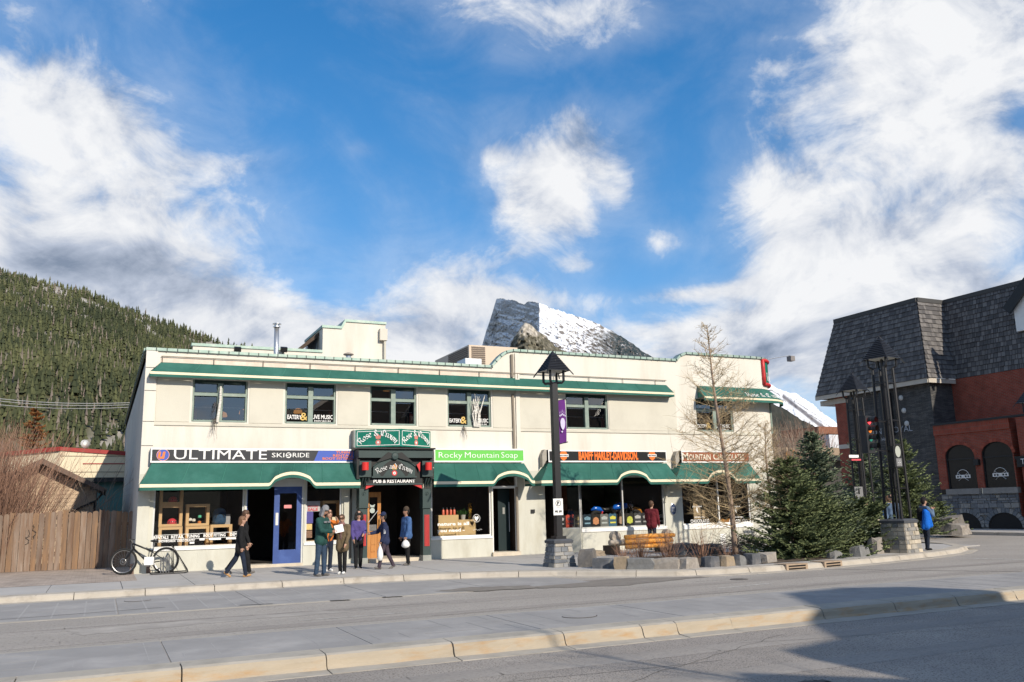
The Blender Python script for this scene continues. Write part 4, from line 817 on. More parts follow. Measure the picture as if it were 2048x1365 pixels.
def on_awn(s_):   # point on the canopy part-way down, s_ along lip index
    i = min(int(s_), 16); t = s_-i; L_ = np.array(lip[i])*(1-t)+np.array(lip[i+1])*t; T_ = np.array(top[i])*(1-t)+np.array(top[i+1])*t; d = np.array(lip[i+1])-np.array(lip[i]); d /= np.linalg.norm(d); return L_, T_, d
s_ = 5.6
for ch in 'Rose & Crown':
    L_, T_, d = on_awn(s_); o_ = np.array((*(L_*.86+T_*.14), 5.72+.48*.14)); V_ = np.array((*(T_-L_), .48)); V_ /= np.linalg.norm(V_); U_ = np.array((*d, 0)); wd = GL[ch][1]*.27
    black(b, ch, o_+U_*wd/2, U_, V_, .27, 0, ext=.012); step = np.linalg.norm(np.array(lip[min(int(s_)+1, 17)])-np.array(lip[min(int(s_), 16)])); s_ += wd/step
tag(b.build('lettering', m_letw, T), kind='stuff')
# ---------------------------------------------------------------- shop signs
m_sblk = mat('charcoal_sign', (.028, .03, .034), .4, .25, 2.2); m_sblue = mat('blue_sign', (.05, .10, .42), .45, .05, 2); m_orng = mat('orange_lettering', (.75, .19, .04), .5, .03, 2); m_sgreen = mat('lime_sign', (.13, .52, .075), .45, .05, 2); m_sbrown = mat('brown_sign', (.30, .085, .035), .55, .12, 4); m_hblack = mat('black_sign', (.008, .008, .009), .4, .1, 3); m_horng = mat('bright_orange_lettering', (.85, .17, .02), .5, .03, 2)
def sign_box(name, px0, px1, py0, py1, label, face, border=.05, depth_to=YF-.005):
    x0, z1 = F(px0, py0, YS); x1, z0 = F(px1, py1, YS); T = thing(name, ((x0+x1)/2, YS, z0), label, 'sign', 'shop signs above the awnings')
    b = MB(); b.box(x0, x1, YS, depth_to, z0, z1); b.build('sign_box', m_lblack if face is not m_sgreen else m_white, T)
    b = MB()
    for q in ((x0, x1, z1-border, z1), (x0, x1, z0, z0+border), (x0, x0+border*.7, z0+border, z1-border), (x1-border*.5, x1, z0+border, z1-border)): b.box(q[0], q[1], YS-.02, YS-.001, q[2], q[3])
    b.build('border', m_white, T)
    b = MB(); b.poly([(x0+border*.6, YS-.006, z0+border*.8), (x1-border*.4, YS-.006, z0+border*.8), (x1-border*.4, YS-.006, z1-border*.8), (x0+border*.6, YS-.006, z1-border*.8)]); b.build('face', face, T)
    return T, x0, x1, z0, z1
def let(T, s, px, py, h_px, w_px, m, Y=YS-.008, name='lettering', **k):
    x, z = F(px, py, Y); sc = abs(F(px, py, Y)[1]-F(px, py+10, Y)[1])/10; sw = abs(F(px+w_px/2, py, Y)[0]-F(px-w_px/2, py, Y)[0]); b = MB(); b.text(s, (x, Y, z), EX, EZ, h=h_px*sc, w=sw, **k); return b.build(name, m, T)
T, x0, x1, z0, z1 = sign_box('ski_shop_sign', 302, 716, 896, 926, 'long charcoal and blue ski shop sign lettered ULTIMATE SKI RIDE', m_sblk)
b = MB(); xa, xb = F(628, 911, YS)[0], F(637, 911, YS)[0]; b.poly([(xa, YS-.009, z0+.05), (x1-.03, YS-.009, z0+.05), (x1-.03, YS-.009, z1-.05), (xb, YS-.009, z1-.05)]); b.build('blue_panel', m_sblue, T)
x, z = F(326, 910.5, YS); b = MB(); disc(b, (x, YS-.009, z), .175, EX, EZ); b.build('logo_ring', mat('coral_ring', (.80, .33, .25), .5, 0), T); b = MB(); disc(b, (x, YS-.012, z), .16, EX, EZ); b.build('logo_disc', m_sblue, T)
let(T, 'u', 323, 917, 19, 15, m_orng, YS-.014, 'logo_letter', bold=.035, shear=.15)
let(T, 'ULTIMATE', 442.5, 919, 19.5, 186, m_letw, bold=.0); let(T, 'SKI', 556, 915, 9, 25, m_letw); let(T, 'RIDE', 602, 915, 9, 33, m_letw)
x, z = F(577, 911, YS); b = MB(); disc(b, (x, YS-.009, z), .085, EX, EZ); b.build('logo_disc', m_letw, T); let(T, 'S', 577, 914, 7, 8, m_sblk, YS-.012, 'logo_letter', bold=.03)
for s, y, w in (('TUNING', 907.5, 34), ('RENTALS', 914, 40), ('BOOT FITTING', 920, 61)):
    X_, Z_ = F(706, y, YS-.012); b = MB(); b.text(s, (X_, YS-.012, Z_), EX, EZ, h=.072, w=abs(F(706, y, YS)[0]-F(706-w, y, YS)[0]), bold=.02, align='R'); b.build('lettering', m_orng, T)
T, x0, x1, z0, z1 = sign_box('soap_shop_sign', 868, 1048, 897, 925, 'lime green soap shop sign with thin white serif lettering', m_sgreen)
let(T, 'Rocky', 901, 916, 11.5, 47, m_letw, bold=-.008); let(T, 'Mountain', 964, 916, 11.5, 68, m_letw, bold=-.008); let(T, 'Soap', 1019, 916, 11.5, 33, m_letw, bold=-.008)
T, x0, x1, z0, z1 = sign_box('motorcycle_shop_sign', 1096, 1333, 900, 925, 'black sign lettered BANFF HARLEY-DAVIDSON in orange between two shield logos', m_hblack)
let(T, 'BANFF HARLEY-DAVIDSON.', 1218, 919.5, 16.5, 119, m_horng, bold=.045)
for px in (1127, 1304):
    x, z = F(px, 911.5, YS); b = MB(); y = YS-.009
    b.poly([(x-.02*6, y, z+.11), (x-.05, y, z+.16), (x, y, z+.19), (x+.05, y, z+.16), (x+.12, y, z+.11), (x+.15, y, z+.03), (x+.12, y, z-.10), (x+.05, y, z-.15), (x, y, z-.19), (x-.05, y, z-.15), (x-.12, y, z-.10), (x-.15, y, z+.03)][::-1]); b.build('shield_logo', m_horng, T)
    b = MB(); b.box(x-.19, x+.19, y-.008, y-.003, z-.045, z+.045); b.build('logo_bar', m_letw, T); b = MB(); b.text('HARLEY-DAVIDSON', (x, y-.009, z-.022), EX, EZ, h=.045, w=.33, bold=.03); b.build('logo_lettering', m_hblack, T)
T, x0, x1, z0, z1 = sign_box('chocolate_shop_sign', 1362, 1499, 902, 926, 'brown chocolate shop sign with cream capital lettering behind the bare tree', m_sbrown)
m_letc = mat('cream_lettering', (.78, .70, .56), .6, 0)
let(T, 'M', 1371, 920, 14, 12, m_letc, bold=.02); let(T, 'OUNTAIN', 1400, 920, 11, 43, m_letc, bold=.02); let(T, 'C', 1431, 920, 14, 9, m_letc, bold=.02); let(T, 'HOCOLATES', 1463, 920, 11, 52, m_letc, bold=.02)
for px, py in ((1092, 903), (1357, 906)):
    x, z = F(px, py, YS); b = MB(); b.prism([(x-.14, YS+.02, z-.55), (x+.03, YS+.02, z-.3), (x+.03, YS+.02, z+.05), (x-.05, YS+.02, z+.06), (x-.14, YS+.02, z-.1)], (0, .22, 0)); tag(b.build('awning_end_board', mat('weathered_board', (.36, .33, .28), .9, .2, 6)), 'weathered grey end board beside the %s sign' % ('motorcycle shop' if px < 1200 else 'chocolate shop'), 'board')
# ---------------------------------------------------------------- pub: V-shaped hanging sign, portico
m_pgreen = mat('pub_sign_green', (.010, .17, .115), .35, .08, 2, c2=(.05, .30, .24), c2amt=.25, c2scale=1.3); m_pk = mat('pub_dark_green', (.028, .05, .048), .55, .12, 3, bump=.1, bscale=60); m_pkk = mat('pub_black', (.008, .009, .009), .5, .1, 3); m_red = mat('pub_red', (.55, .035, .035), .45, .08, 4); m_emb = mat('emblem_pink', (.62, .22, .18), .6, .1, 10)
T = thing('pub_v_sign', (8.4, 26.4, 3.7), 'two-faced green projecting sign lettered Rose & Crown above the pub hood', 'sign')
pA = ony(711, 880, 26.9); pB = ony(802, 880, 26.2); pC = ony(861, 880, 26.9); zb, zt = ony(802, 895, 26.2)[2]+.03, ony(802, 858, 26.2)[2]
for P, Q, nm in ((pA, pB, 'left_face'), (pB, pC, 'right_face')):
    a = np.array((P[0], P[1])); c = np.array((Q[0], Q[1])); d = c-a; ln = np.linalg.norm(d); d /= ln; U = np.array((*d, 0)); n = np.cross(U, (0, 0, 1.)); o = np.array((*((a+c)/2), (zb+zt)/2)); hz = (zt-zb)/2
    b = MB(); b.obox(o-n*.06, (ln/2, .06, hz), U, n, EZ); f = b.build('sign_panel', m_pgreen, T)
    bd = MB(); i_ = .045
    for q in ((-ln/2+i_, ln/2-i_, hz-i_-.018, hz-i_), (-ln/2+i_, ln/2-i_, -hz+i_, -hz+i_+.018), (-ln/2+i_, -ln/2+i_+.018, -hz+i_, hz-i_), (ln/2-i_-.018, ln/2-i_, -hz+i_, hz-i_)): bd.obox(o+U*(q[0]+q[1])/2+np.array((0, 0, (q[2]+q[3])/2))+n*.003, ((q[1]-q[0])/2, .003, (q[3]-q[2])/2), U, n, EZ)
    bd.build('border', m_letw, f)
    b = MB(); rad = ln*.50; black(b, 'Rose & Crown', o+np.array((0, 0, hz*.30)), U, EZ, .19, 0, arc=ln*.46, w=ln*.86, nib=.17, ext=.008); tag(b.build('lettering', m_letw, f), kind='stuff')
    b = MB(); ce = o+np.array((0, 0, -hz*.48)); disc(b, ce, .085, U, EZ, 0, 16, ext=.006); disc(b, ce, .035, U, EZ, 1, 12, ext=.01)
    b.poly([ce+U*x+np.array((0, 0, z))+n*.006 for x, z in ((-.07, .11), (.07, .11), (.10, .26), (.05, .20), (0, .27), (-.05, .20), (-.10, .26))]); b.build('emblem', [m_emb, m_letw], f)
b = MB(); b.box(pA[0]-.06, pA[0]+.02, 26.9, YF, zb, zt); b.build('side_board', mat('grey_sign_edge', (.25, .26, .25), .6, .1, 4), T); b = MB(); b.poly([(pA[0], 26.9, zt-.02), (pB[0], 26.2, zt-.02), (pC[0], 26.9, zt-.02), (pC[0], YF, zt-.02), (pA[0], YF, zt-.02)]); b.build('top_board', m_cap, T)
T = thing('pub_portico', (8.4, 26.7, .13), 'dark green pub portico with posts, red panels and arched name board', 'portico'); PT = T
Yh = 26.35; hx0, hx1 = ony(719, 905, Yh)[0], ony(866, 905, Yh)[0]; zz = lambda py: ony(790, py, Yh)[2]
def pp(name, fn, m, parent=T, **k): b = MB(); fn(b); return b.build(name, m, parent, **k)
pp('cornice', lambda b: b.box(hx0-.10, hx1+.06, Yh-.08, YF-.002, zz(899), zz(896)), m_pkk); pp('beam', lambda b: b.box(hx0-.02, hx1, Yh, YF-.003, zz(916), zz(899.5)), m_pk); pp('beam_groove', lambda b: b.box(hx0-.03, hx1+.01, Yh-.012, Yh, zz(900.5), zz(899.4)), m_pkk)
pp('hood_side', lambda b: b.box(hx0-.06, hx0+.04, Yh+.08, YF-.004, zz(958), zz(916)), m_pkk); pp('hood_side', lambda b: b.box(hx1-.06, hx1+.02, Yh+.08, YF-.004, zz(958), zz(916)), m_pkk)
pp('back_board', lambda b: b.box(hx0+.04, hx1-.06, Yh+.20, Yh+.28, zz(957), zz(916)), m_pkk)
for s, (pa, pb_) in enumerate(((719, 743), (845, 866))):
    xa, xb = ony(pa, 935, Yh+.05)[0], ony(pb_, 935, Yh+.05)[0]; pp('lamp_panel', lambda b: b.box(xa, xb, Yh+.06, Yh+.2, zz(954), zz(922)), m_pk)
# arched name board
xa, xb = ony(747, 935, Yh)[0], ony(831, 935, Yh)[0]; xc = (xa+xb)/2; zb, zs, zt = zz(952.5), zz(934), zz(917.5)
arcpts = [(xb-(xb-xa)*t, zs+(zt-zs)*math.sin(t*math.pi)**.8) for t in np.linspace(0, 1, 15)]
pp('name_board', lambda b: b.prism([(xa, Yh+.04, zb), (xb, Yh+.04, zb)]+[(x, Yh+.04, z) for x, z in arcpts], (0, .10, 0)), m_pk)
pp('board_arch', lambda b: b.tube([(x, Yh+.02, z+.015) for x, z in arcpts], .02, 6), m_pk); pp('board_ledge', lambda b: b.box(xa-.05, xb+.05, Yh, Yh+.12, zb-.05, zb-.005), m_pk)
pp('scroll', lambda b: (b.prism([(xc-.62, Yh-.03, zs+.12), (xc-.10, Yh-.03, zt+.02), (xc-.1, Yh-.03, zt+.16), (xc-.22, Yh-.03, zt+.20), (xc-.40, Yh-.03, zt+.05)], (0, .04, 0)), b.prism([(xc+.10, Yh-.03, zt+.02), (xc+.62, Yh-.03, zs+.12), (xc+.40, Yh-.03, zt+.05), (xc+.22, Yh-.03, zt+.2), (xc+.1, Yh-.03, zt+.16)], (0, .04, 0))), m_pkk); pp('scroll_flower', lambda b: b.lathe([(.01, -.04), (.10, -.03), (.12, 0), (.08, .03), (.01, .04)], (xc, Yh-.03, zt+.07), 10, axis=(0, 1, 0)), m_pk)
pp('name_backing', lambda b: b.poly([(xc+ (1.05-0)*math.sin(a)*.62*r_, Yh+.034, zs-.95+.62*0+ (1.16*r_)*math.cos(a)) for a, r_ in [(t, 1.0) for t in np.linspace(-.85, .85, 12)]+[(t, .80) for t in np.linspace(.85, -.85, 12)]][::-1]), m_pkk)
b = MB(); black(b, 'Rose and Crown', (xc, Yh+.032, zt-.31), EX, EZ, .16, arc=1.0, w=1.15, nib=.14); tag(b.build('lettering', mat('grey_white_lettering', (.62, .62, .60), .6, 0), T), kind='stuff')
xe, ze = ony(789, 935, Yh+.03)[0], zz(946.5)
pp('rose_emblem', lambda b: (disc(b, (xe, Yh+.03, ze), .085, EX, EZ, 0, 18), disc(b, (xe, Yh+.026, ze), .045, EX, EZ, 1, 12), disc(b, (xe, Yh+.022, ze), .018, EX, EZ, 2, 8)), [m_red, m_letw, m_pkk])
pp('crown_emblem', lambda b: b.poly([(xe+x, Yh+.03, ze+.12+z) for x, z in ((-.07, 0), (.07, 0), (.10, .12), (.05, .09), (0, .17), (-.05, .09), (-.10, .12))]), mat('crown_gold', (.75, .28, .04), .5, .1, 20)); pp('crown_band', lambda b: b.box(xe-.075, xe+.075, Yh+.024, Yh+.029, ze+.115, ze+.145), m_letgold)
# text board and brackets under it
xa2, xb2 = ony(733, 963, Yh+.05)[0], ony(846, 963, Yh+.05)[0]
pp('fascia', lambda b: b.box(xa2, xb2, Yh+.12, Yh+.22, zz(967), zz(957)), m_pkk); pp('fascia_trim', lambda b: b.box(xa2, xb2, Yh+.11, Yh+.24, zz(970), zz(967)), m_pk)
b = MB(); b.text('PUB & RESTAURANT', ((xa2+xb2)/2, Yh+.118, zz(965.5)), EX, EZ, h=.105, w=(xb2-xa2)*.74, bold=.03); b.build('lettering', m_letw, T)
for s in (-1, 1):
    xx = xa2 if s < 0 else xb2; pp('red_bracket', lambda b: b.prism([(xx, Yh+.14, zz(978)), (xx-s*.30, Yh+.14, zz(970)), (xx-s*.02, Yh+.14, zz(970))][::(1 if s > 0 else -1)], (0, .08, 0)), m_red)
# posts
Yq = 26.62
for pa, pb_ in ((718.5, 735), (846, 861)):
    xa, xb = ony(pa, 1040, Yq)[0], ony(pb_, 1040, Yq)[0]; xm = (xa+xb)/2; zq = lambda py: ony(pa, py, Yq)[2]
    pp('post', lambda b: (b.box(xa, xb, Yq, Yq+.26, .30, zq(1016)), b.box(xa-.015, xb+.015, Yq-.03, Yq+.28, zq(1016), zq(978))), m_pk); pp('post_base', lambda b: b.box(xa-.015, xb+.015, Yq-.03, Yq+.3, .12, .30), mat('stone_base', (.3, .31, .28), .9, .15, 6)); pp('post_ring', lambda b: b.box(xa-.03, xb+.03, Yq-.045, Yq+.29, zq(1017), zq(1015)), m_pk)
    pp('rosette', lambda b: (b.ring((xm, Yq-.035, zq(988)), .055, .012, (0, 1, 0), 14, 5), b.lathe([(.02, -.02), (.025, 0), (.001, .02)], (xm, Yq-.04, zq(988)), 8, axis=(0, 1, 0))), m_pk)
    for k in range(4): pp('red_flute', lambda b: b.box(xa+.04+k*(xb-xa-.08)/4+.008, xa+.04+(k+1)*(xb-xa-.08)/4-.008, Yq-.018, Yq+.01, zq(1093), zq(1030)), m_red)
    for k in range(3): pp('corbel', lambda b: b.prism([(xa+.02+k*(xb-xa)/3, Yq-.02, zq(974)), (xa+.02+k*(xb-xa)/3, Yq-.28, zq(957)), (xa+.02+k*(xb-xa)/3, Yq+.05, zq(957))], ((xb-xa)/3-.04, 0, 0)), m_pk)
# red drum lamps with shields behind
for px, lab in ((730.5, 'red drum lamp on the left panel of the pub hood'), (857, 'red drum lamp on the right panel of the pub hood')):
    p = ony(px, 933, Yh-.12); t0 = thing('drum_lamp', p-np.array((0, 0, .2)), lab, 'lamp', 'red pub lamps'); b = MB(); b.lathe([(.105, -.12), (.105, .12)], p, 18); b.build('shade', mat('red_lamp_shade', (.62, .03, .025), .4, .05, 3), t0, smooth=False); b = MB(); b.bar(p+np.array((0, 0, 0)), (p[0], Yh+.07, p[2]), .03); b.build('arm', m_pkk, t0)
for px in (741, 839): pp('red_shade_fin', lambda b: b.prism([(ony(px, 925, Yh)[0]-.06, Yh+.1, zz(930)), (ony(px, 925, Yh)[0]+.06, Yh+.1, zz(924)), (ony(px, 925, Yh)[0]+.05, Yh+.1, zz(944))], (0, .03, 0)), m_red)
# recess: step, dark lobby, orange door
pp('step', lambda b: b.box(PB0-.02, PB1+.02, YF-.35, YF+1.5, .12, .235), mat('worn_step', (.55, .48, .38), .9, .15, 5))
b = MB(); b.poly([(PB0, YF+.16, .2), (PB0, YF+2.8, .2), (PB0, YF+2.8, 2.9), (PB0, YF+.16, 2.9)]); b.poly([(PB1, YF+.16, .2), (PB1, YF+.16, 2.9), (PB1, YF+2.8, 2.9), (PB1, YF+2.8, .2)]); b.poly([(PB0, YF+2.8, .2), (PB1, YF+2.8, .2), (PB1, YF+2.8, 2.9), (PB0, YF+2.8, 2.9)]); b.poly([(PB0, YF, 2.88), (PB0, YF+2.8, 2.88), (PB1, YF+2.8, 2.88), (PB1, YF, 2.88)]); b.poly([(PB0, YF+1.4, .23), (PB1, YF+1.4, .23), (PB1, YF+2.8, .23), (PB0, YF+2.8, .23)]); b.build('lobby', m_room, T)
Yd = YF+.22; da, db = ony(735, 1050, Yd)[0], ony(761.5, 1050, Yd)[0]; dz = lambda py: ony(748, py, Yd)[2]
m_oak = mat('varnished_oak', (.48, .21, .055), .45, .15, 2.5, stretch=(6, 6, .7), c2=(.36, .14, .035), c2amt=.4, c2scale=3)
D = pp('door', lambda b: (b.box(da, da+.06, Yd, Yd+.06, .24, 2.30), b.box(db-.11, db, Yd, Yd+.06, .24, 2.30), b.box(da+.06, db-.11, Yd, Yd+.06, 2.14, 2.30), b.box(da+.06, db-.11, Yd, Yd+.06, .24, .40), b.box(da+.06, db-.11, Yd, Yd+.06, 1.0, 1.08)), m_oak)
pp('door_panel', lambda b: (b.box(da+.06, db-.11, Yd+.02, Yd+.05, .40, 1.0), b.box(da+.12, db-.17, Yd+.005, Yd+.03, .66, .94), b.box(da+.12, db-.17, Yd+.005, Yd+.03, .44, .62)), m_oak, D)
pp('pane', lambda b: b.poly([(da+.06, Yd+.03, 1.08), (db-.11, Yd+.03, 1.08), (db-.11, Yd+.03, 2.14), (da+.06, Yd+.03, 2.14)]), m_glass, D); pp('push_bar', lambda b: b.bar((da+.02, Yd-.02, 1.35), (db-.10, Yd-.02, 1.72), .02), m_metal, D); pp('handle', lambda b: b.tube([(db-.06, Yd-.03, 1.12), (db-.06, Yd-.06, 1.2), (db-.06, Yd-.06, 1.38), (db-.06, Yd-.03, 1.46)], .013, 6), mat('brass', (.6, .42, .15), .35, .1, 5, metal=.9), D)
pp('crest', lambda b: (disc(b, (da+.16, Yd+.02, 1.72), .085, EX, EZ, 0, 14), b.poly([(da+.16+x, Yd+.02, 1.82+z) for x, z in ((-.06, 0), (.06, 0), (.09, .1), (0, .06), (-.09, .1))])), mat('etched_glass', (.42, .48, .45), .7, .1, 10), D)
pp('grille', lambda b: [b.box(da+.06+k*.03, da+.075+k*.03, Yd-.004, Yd+.01, 1.09, 1.28) for k in range(int((db-da-.17)/.03))], mat('grey_grille', (.3, .3, .3), .5, .1, 5, metal=.5), D)
# ---------------------------------------------------------------- shopfronts
def shop_window(x0, x1, z0, z1, mull=(), fm=None, y=YF+.05, sill=True, nm='shop_window', sillz=.07):
    fm = fm or m_alu; b = MB(); t = .045
    b.box(x0, x0+t, y, y+.07, z0, z1); b.box(x1-t, x1, y, y+.07, z0, z1); b.box(x0+t, x1-t, y, y+.07, z1-t, z1); b.box(x0+t, x1-t, y, y+.07, z0, z0+t); W = b.build(nm, fm, BLD)
    xs = [x0+t]+[v for m in mull for v in (m-.022, m+.022)]+[x1-t]
    for m in mull: b = MB(); b.box(m-.022, m+.022, y-.01, y+.08, z0+t, z1-t); b.build('mullion', fm, W)
    for i in range(0, len(xs), 2): b = MB(); b.poly([(xs[i], y+.04, z0+t), (xs[i+1], y+.04, z0+t), (xs[i+1], y+.04, z1-t), (xs[i], y+.04, z1-t)]); b.build('pane', m_glass, W)
    if sill: b = MB(); b.box(x0-.03, x1+.03, YF-.035, YF+.05, z0-sillz, z0-.001); b.build('sill', m_white, W)
    return W
W = shop_window(SK0, SK1, .80, 2.74)
def glet(W, s, px, py, h, wpx, m=m_letw, Y=YF+.082, **k): return let(W, s, px, py, h, wpx, m, Y, **k)
for s, px, w in (('RENTALS', 322, 30), ('RETAIL', 355, 26), ('TUNING', 386, 26), ('BOOT FITTING', 429, 44), ('DEMO', 470, 20)): glet(W, s, px, 1079.5-(px-300)*.045, 6, w, bold=.03)
for s, px, w in (('SNOWBOARDS', 334, 34), ('CROSS COUNTRY', 372, 36)): glet(W, s, px, 1086-(px-300)*.035, 4.2, w, bold=.03)
for px, w in ((404, 10), (430, 24), (462, 20), (384, 9)):
    x_, z_ = F(px, (1083 if px != 384 else 1089)-(px-300)*.035, YF+.082); b = MB(); b.box(x_-w*.007, x_+w*.007, YF+.078, YF+.082, z_-.025, z_+.025); b.build('small_print', m_letw, W)
b = MB()
for yy in (1071.5, 1081.5): b.bar(np.array((F(305, yy, YF+.08)[0], YF+.08, F(305, yy, YF+.08)[1]))+np.array((.06, 0, 0)), (F(486, yy-8, YF+.08)[0], YF+.08, F(486, yy-8, YF+.08)[1]), .006, .012)
b.build('lettering_rule', m_letw, W)
DISP = mat('display_floor', (.42, .30, .16), .8, .15, 3)
b = MB(); b.box(SK0, SK1, YF+.14, YF+1.2, .6, .80); b.build('display_shelf', DISP, BLD)
def crate(px0, px1, py0, py1, Y, lab, back=False):
    x0, z1 = F(px0, py0, Y); x1, z0 = F(px1, py1, Y); T = thing('display_crate', ((x0+x1)/2, Y, z0), lab, 'crate', 'wooden display crates in the ski shop'); t = .085; dp = .38
    for nm, q in (('side_board', (x0, x0+t, z0, z1)), ('side_board', (x1-t, x1, z0, z1)), ('top_board', (x0+t, x1-t, z1-t, z1)), ('bottom_board', (x0+t, x1-t, z0, z0+t))): b = MB(); b.box(q[0], q[1], Y, Y+dp, q[2], q[3]); b.build(nm, m_wood, T)
    return (x0+x1)/2, z0+t
yc = YF+.32
c1 = crate(321, 366, 968, 1010, yc, 'topmost wooden crate of the left stack in the ski shop window'); c2 = crate(319, 364, 1010.5, 1054, yc, 'middle wooden crate of the left stack in the ski shop window'); crate(317.5, 363, 1054.5, 1099, yc, 'bottom wooden crate of the left stack in the ski shop window')
crate(373, 418, 1009, 1052.5, yc, 'upper wooden crate of the middle stack in the ski shop window'); crate(371.5, 417, 1053, 1097, yc, 'lower wooden crate of the middle stack in the ski shop window'); crate(421, 463, 1050, 1094, yc, 'single low wooden crate beside the ski shop doorway')
m_helm = mat('red_helmet', (.60, .05, .07), .35, .05, 5)
for (cx, cz), lab in ((c1, 'red bicycle helmet in the topmost left crate'), (c2, 'pinkish red bicycle helmet in the middle left crate')):
    T = thing('helmet', (cx+.05, yc+.15, cz), lab, 'helmet', 'red helmets on display'); b = MB(); b.lathe([(.13, 0), (.135, .05), (.115, .11), (.07, .15), (.01, .165)], (cx+.05, yc+.16, cz), 14); b.build('shell', m_helm, T, smooth=True)
    b = MB(); [b.box(cx-.04+k*.06, cx-.015+k*.06, yc+.02, yc+.05, cz+.05, cz+.085) for k in range(4)]; b.build('vent', m_blk, T)
p = F(392, 1042, yc+.1); T = thing('goggles_display', (p[0], yc+.1, p[1]-.1), 'small colourful goods inside the middle upper crate', 'goods'); 
for k, (cc, dx, dz) in enumerate((((.1, .5, .3), .1, .12), ((.7, .68, .6), -.06, .02), ((.7, .69, .65), -.16, .04), ((.6, .2, .05), .1, -.05))): b = MB(); b.lathe([(.001, -.05), (.05, -.03), (.05, .03), (.001, .05)], (p[0]+dx, yc+.12, p[1]+dz), 8); b.build('item', mat('goods_%d' % k, cc, .5, .1, 9), T)
p0 = F(424, 1022, yc+.3); T = thing('backpack', (p0[0]+.25, yc+.35, F(430, 1050, yc+.3)[1]), 'dark blue backpack standing on the low crate', 'backpack'); b = MB(); b.lathe([(.18, 0), (.21, .1), (.2, .35), (.15, .45), (.04, .5)], (p0[0]+.22, yc+.3, F(430, 1050, yc+.3)[1]), 12); b.build('body', mat('navy_fabric', (.02, .06, .12), .8, .2, 5), T, smooth=True); b = MB(); b.ring((p0[0]+.22, yc+.1, F(430, 1036, yc+.3)[1]), .12, .012, (0, 1, 0), 12, 5, a0=0, a1=180); b.build('strap', m_blk, T)
b = MB(); q = F(451, 1040, yc); b.box(q[0]-.14, q[0]+.16, yc+.2, yc+.23, q[1]-.14, q[1]+.16); tag(b.build('photo_board', mat('grey_photo', (.3, .3, .3), .6, .4, 6)), 'grey photo print propped on the low crate', 'picture')
# ski shop doorway: dark opening and blue glazed door
b = MB(); t = .05; dm = xl(548.5); b.box(DO0, DO0+t, YF+.03, YF+.12, .14, 2.74); b.box(DO1-t, DO1, YF+.03, YF+.12, .14, 2.74); b.box(DO0+t, DO1-t, YF+.03, YF+.12, 2.50, 2.74); b.build('door_frame', [m_alu], BLD)
b = MB(); b.box(DO0, DO1, YF-.05, YF+.6, .10, .218); b.build('threshold', MATS['worn_step'], BLD)
m_bdoor = mat('blue_door', (.035, .075, .25), .5, .1, 3, c2=(.055, .105, .30), c2amt=.3, c2scale=3)
b = MB(); a, c = dm, DO1-t; y = YF+.05; b.box(a, a+.16, y, y+.05, .22, 2.5); b.box(c-.15, c, y, y+.05, .22, 2.5); b.box(a+.16, c-.15, y, y+.05, 2.30, 2.5); b.box(a+.16, c-.15, y, y+.05, .22, .62); D = b.build('door', m_bdoor, BLD)
b = MB(); b.poly([(a+.16, y+.025, .62), (c-.15, y+.025, .62), (c-.15, y+.025, 2.3), (a+.16, y+.025, 2.3)]); b.build('pane', m_glass, D); b = MB(); b.box(a+.05, a+.13, y-.012, y, 1.35, 1.72); b.build('push_plate', m_alu, D); b = MB(); b.box(a+.3, c-.3, y+.03, y+.035, 1.85, 1.95); b.build('sticker', mat('pink_sticker', (.7, .3, .3), .6, .1, 5), D)
b = MB(); b.box(DO0+t, DO0+t+.035, YF+.12, YF+.7, .22, 2.5); b.build('open_door_edge', m_bdoor, BLD)
# small ski shop window with posters
W = shop_window(S20, S21, .80, 2.74)
m_pink = mat('poster_red', (.6, .08, .10), .7, .1, 5); m_poster = mat('poster_grey', (.5, .5, .5), .7, .05, 5); m_purp = mat('poster_purple', (.10, .09, .32), .7, .1, 5)
def poster(px0, px1, py0, py1, Y, m, lab, nm='poster', lines=None):
    x0, z1 = F(px0, py0, Y); x1, z0 = F(px1, py1, Y); T = thing(nm, ((x0+x1)/2, Y, z0), lab, 'poster'); b = MB(); b.box(x0, x1, Y, Y+.006, z0, z1); b.build('sheet', m, T)
    for s, fy, h, fw, lm in (lines or []): b = MB(); b.text(s, ((x0+x1)/2, Y-.003, z0+(z1-z0)*fy), EX, EZ, h=(z1-z0)*h, w=(x1-x0)*fw, bold=.03); b.build('lettering', lm, T)
    return T
yp = YF+.12
poster(611.5, 640, 1003, 1023, yp, m_poster, 'grey sale poster with red lettering in the small ski shop window', lines=[('BICYCLE', .42, .17, .7, m_pink), ('SALE', .06, .26, .7, m_pink)])
poster(611.5, 626, 1024, 1047, yp, m_purp, 'purple flyer below the sale poster'); poster(611, 624, 1048.5, 1060, yp, mat('yellow_flyer', (.7, .55, .25), .7, .15, 6), 'small yellow flyer in the small ski shop window'); poster(611, 624, 1062, 1076, yp, mat('brown_flyer', (.25, .15, .1), .7, .4, 20), 'small brown photo flyer at the bottom of the small ski shop window')
crate(645, 683, 1002, 1045, YF+.4, 'wooden crate frame high in the small ski shop window'); b = MB(); b.box(S20+.05, S21-.05, YF+.16, YF+.9, .55, .85); b.build('display_shelf', m_wood, BLD)
b = MB(); q = F(662, 1040, YF+.3); b.box(q[0]-.2, q[0]+.2, YF+.28, YF+.3, q[1]-.15, q[1]+.08); tag(b.build('display_card', m_cream), 'cream price card standing in the small ski shop window', 'card')
b = MB(); b.box(xl(687), xl(711), YF-.06, YF+.02, .06, 2.6); b.build('pilaster', m_stl, BLD)
q = xl(700, 1000); b = MB(); b.tube([(q, YF-.10, 2.4), (q, YF-.10, .3)], .035, 6); b.build('downpipe', m_lblack, BLD)
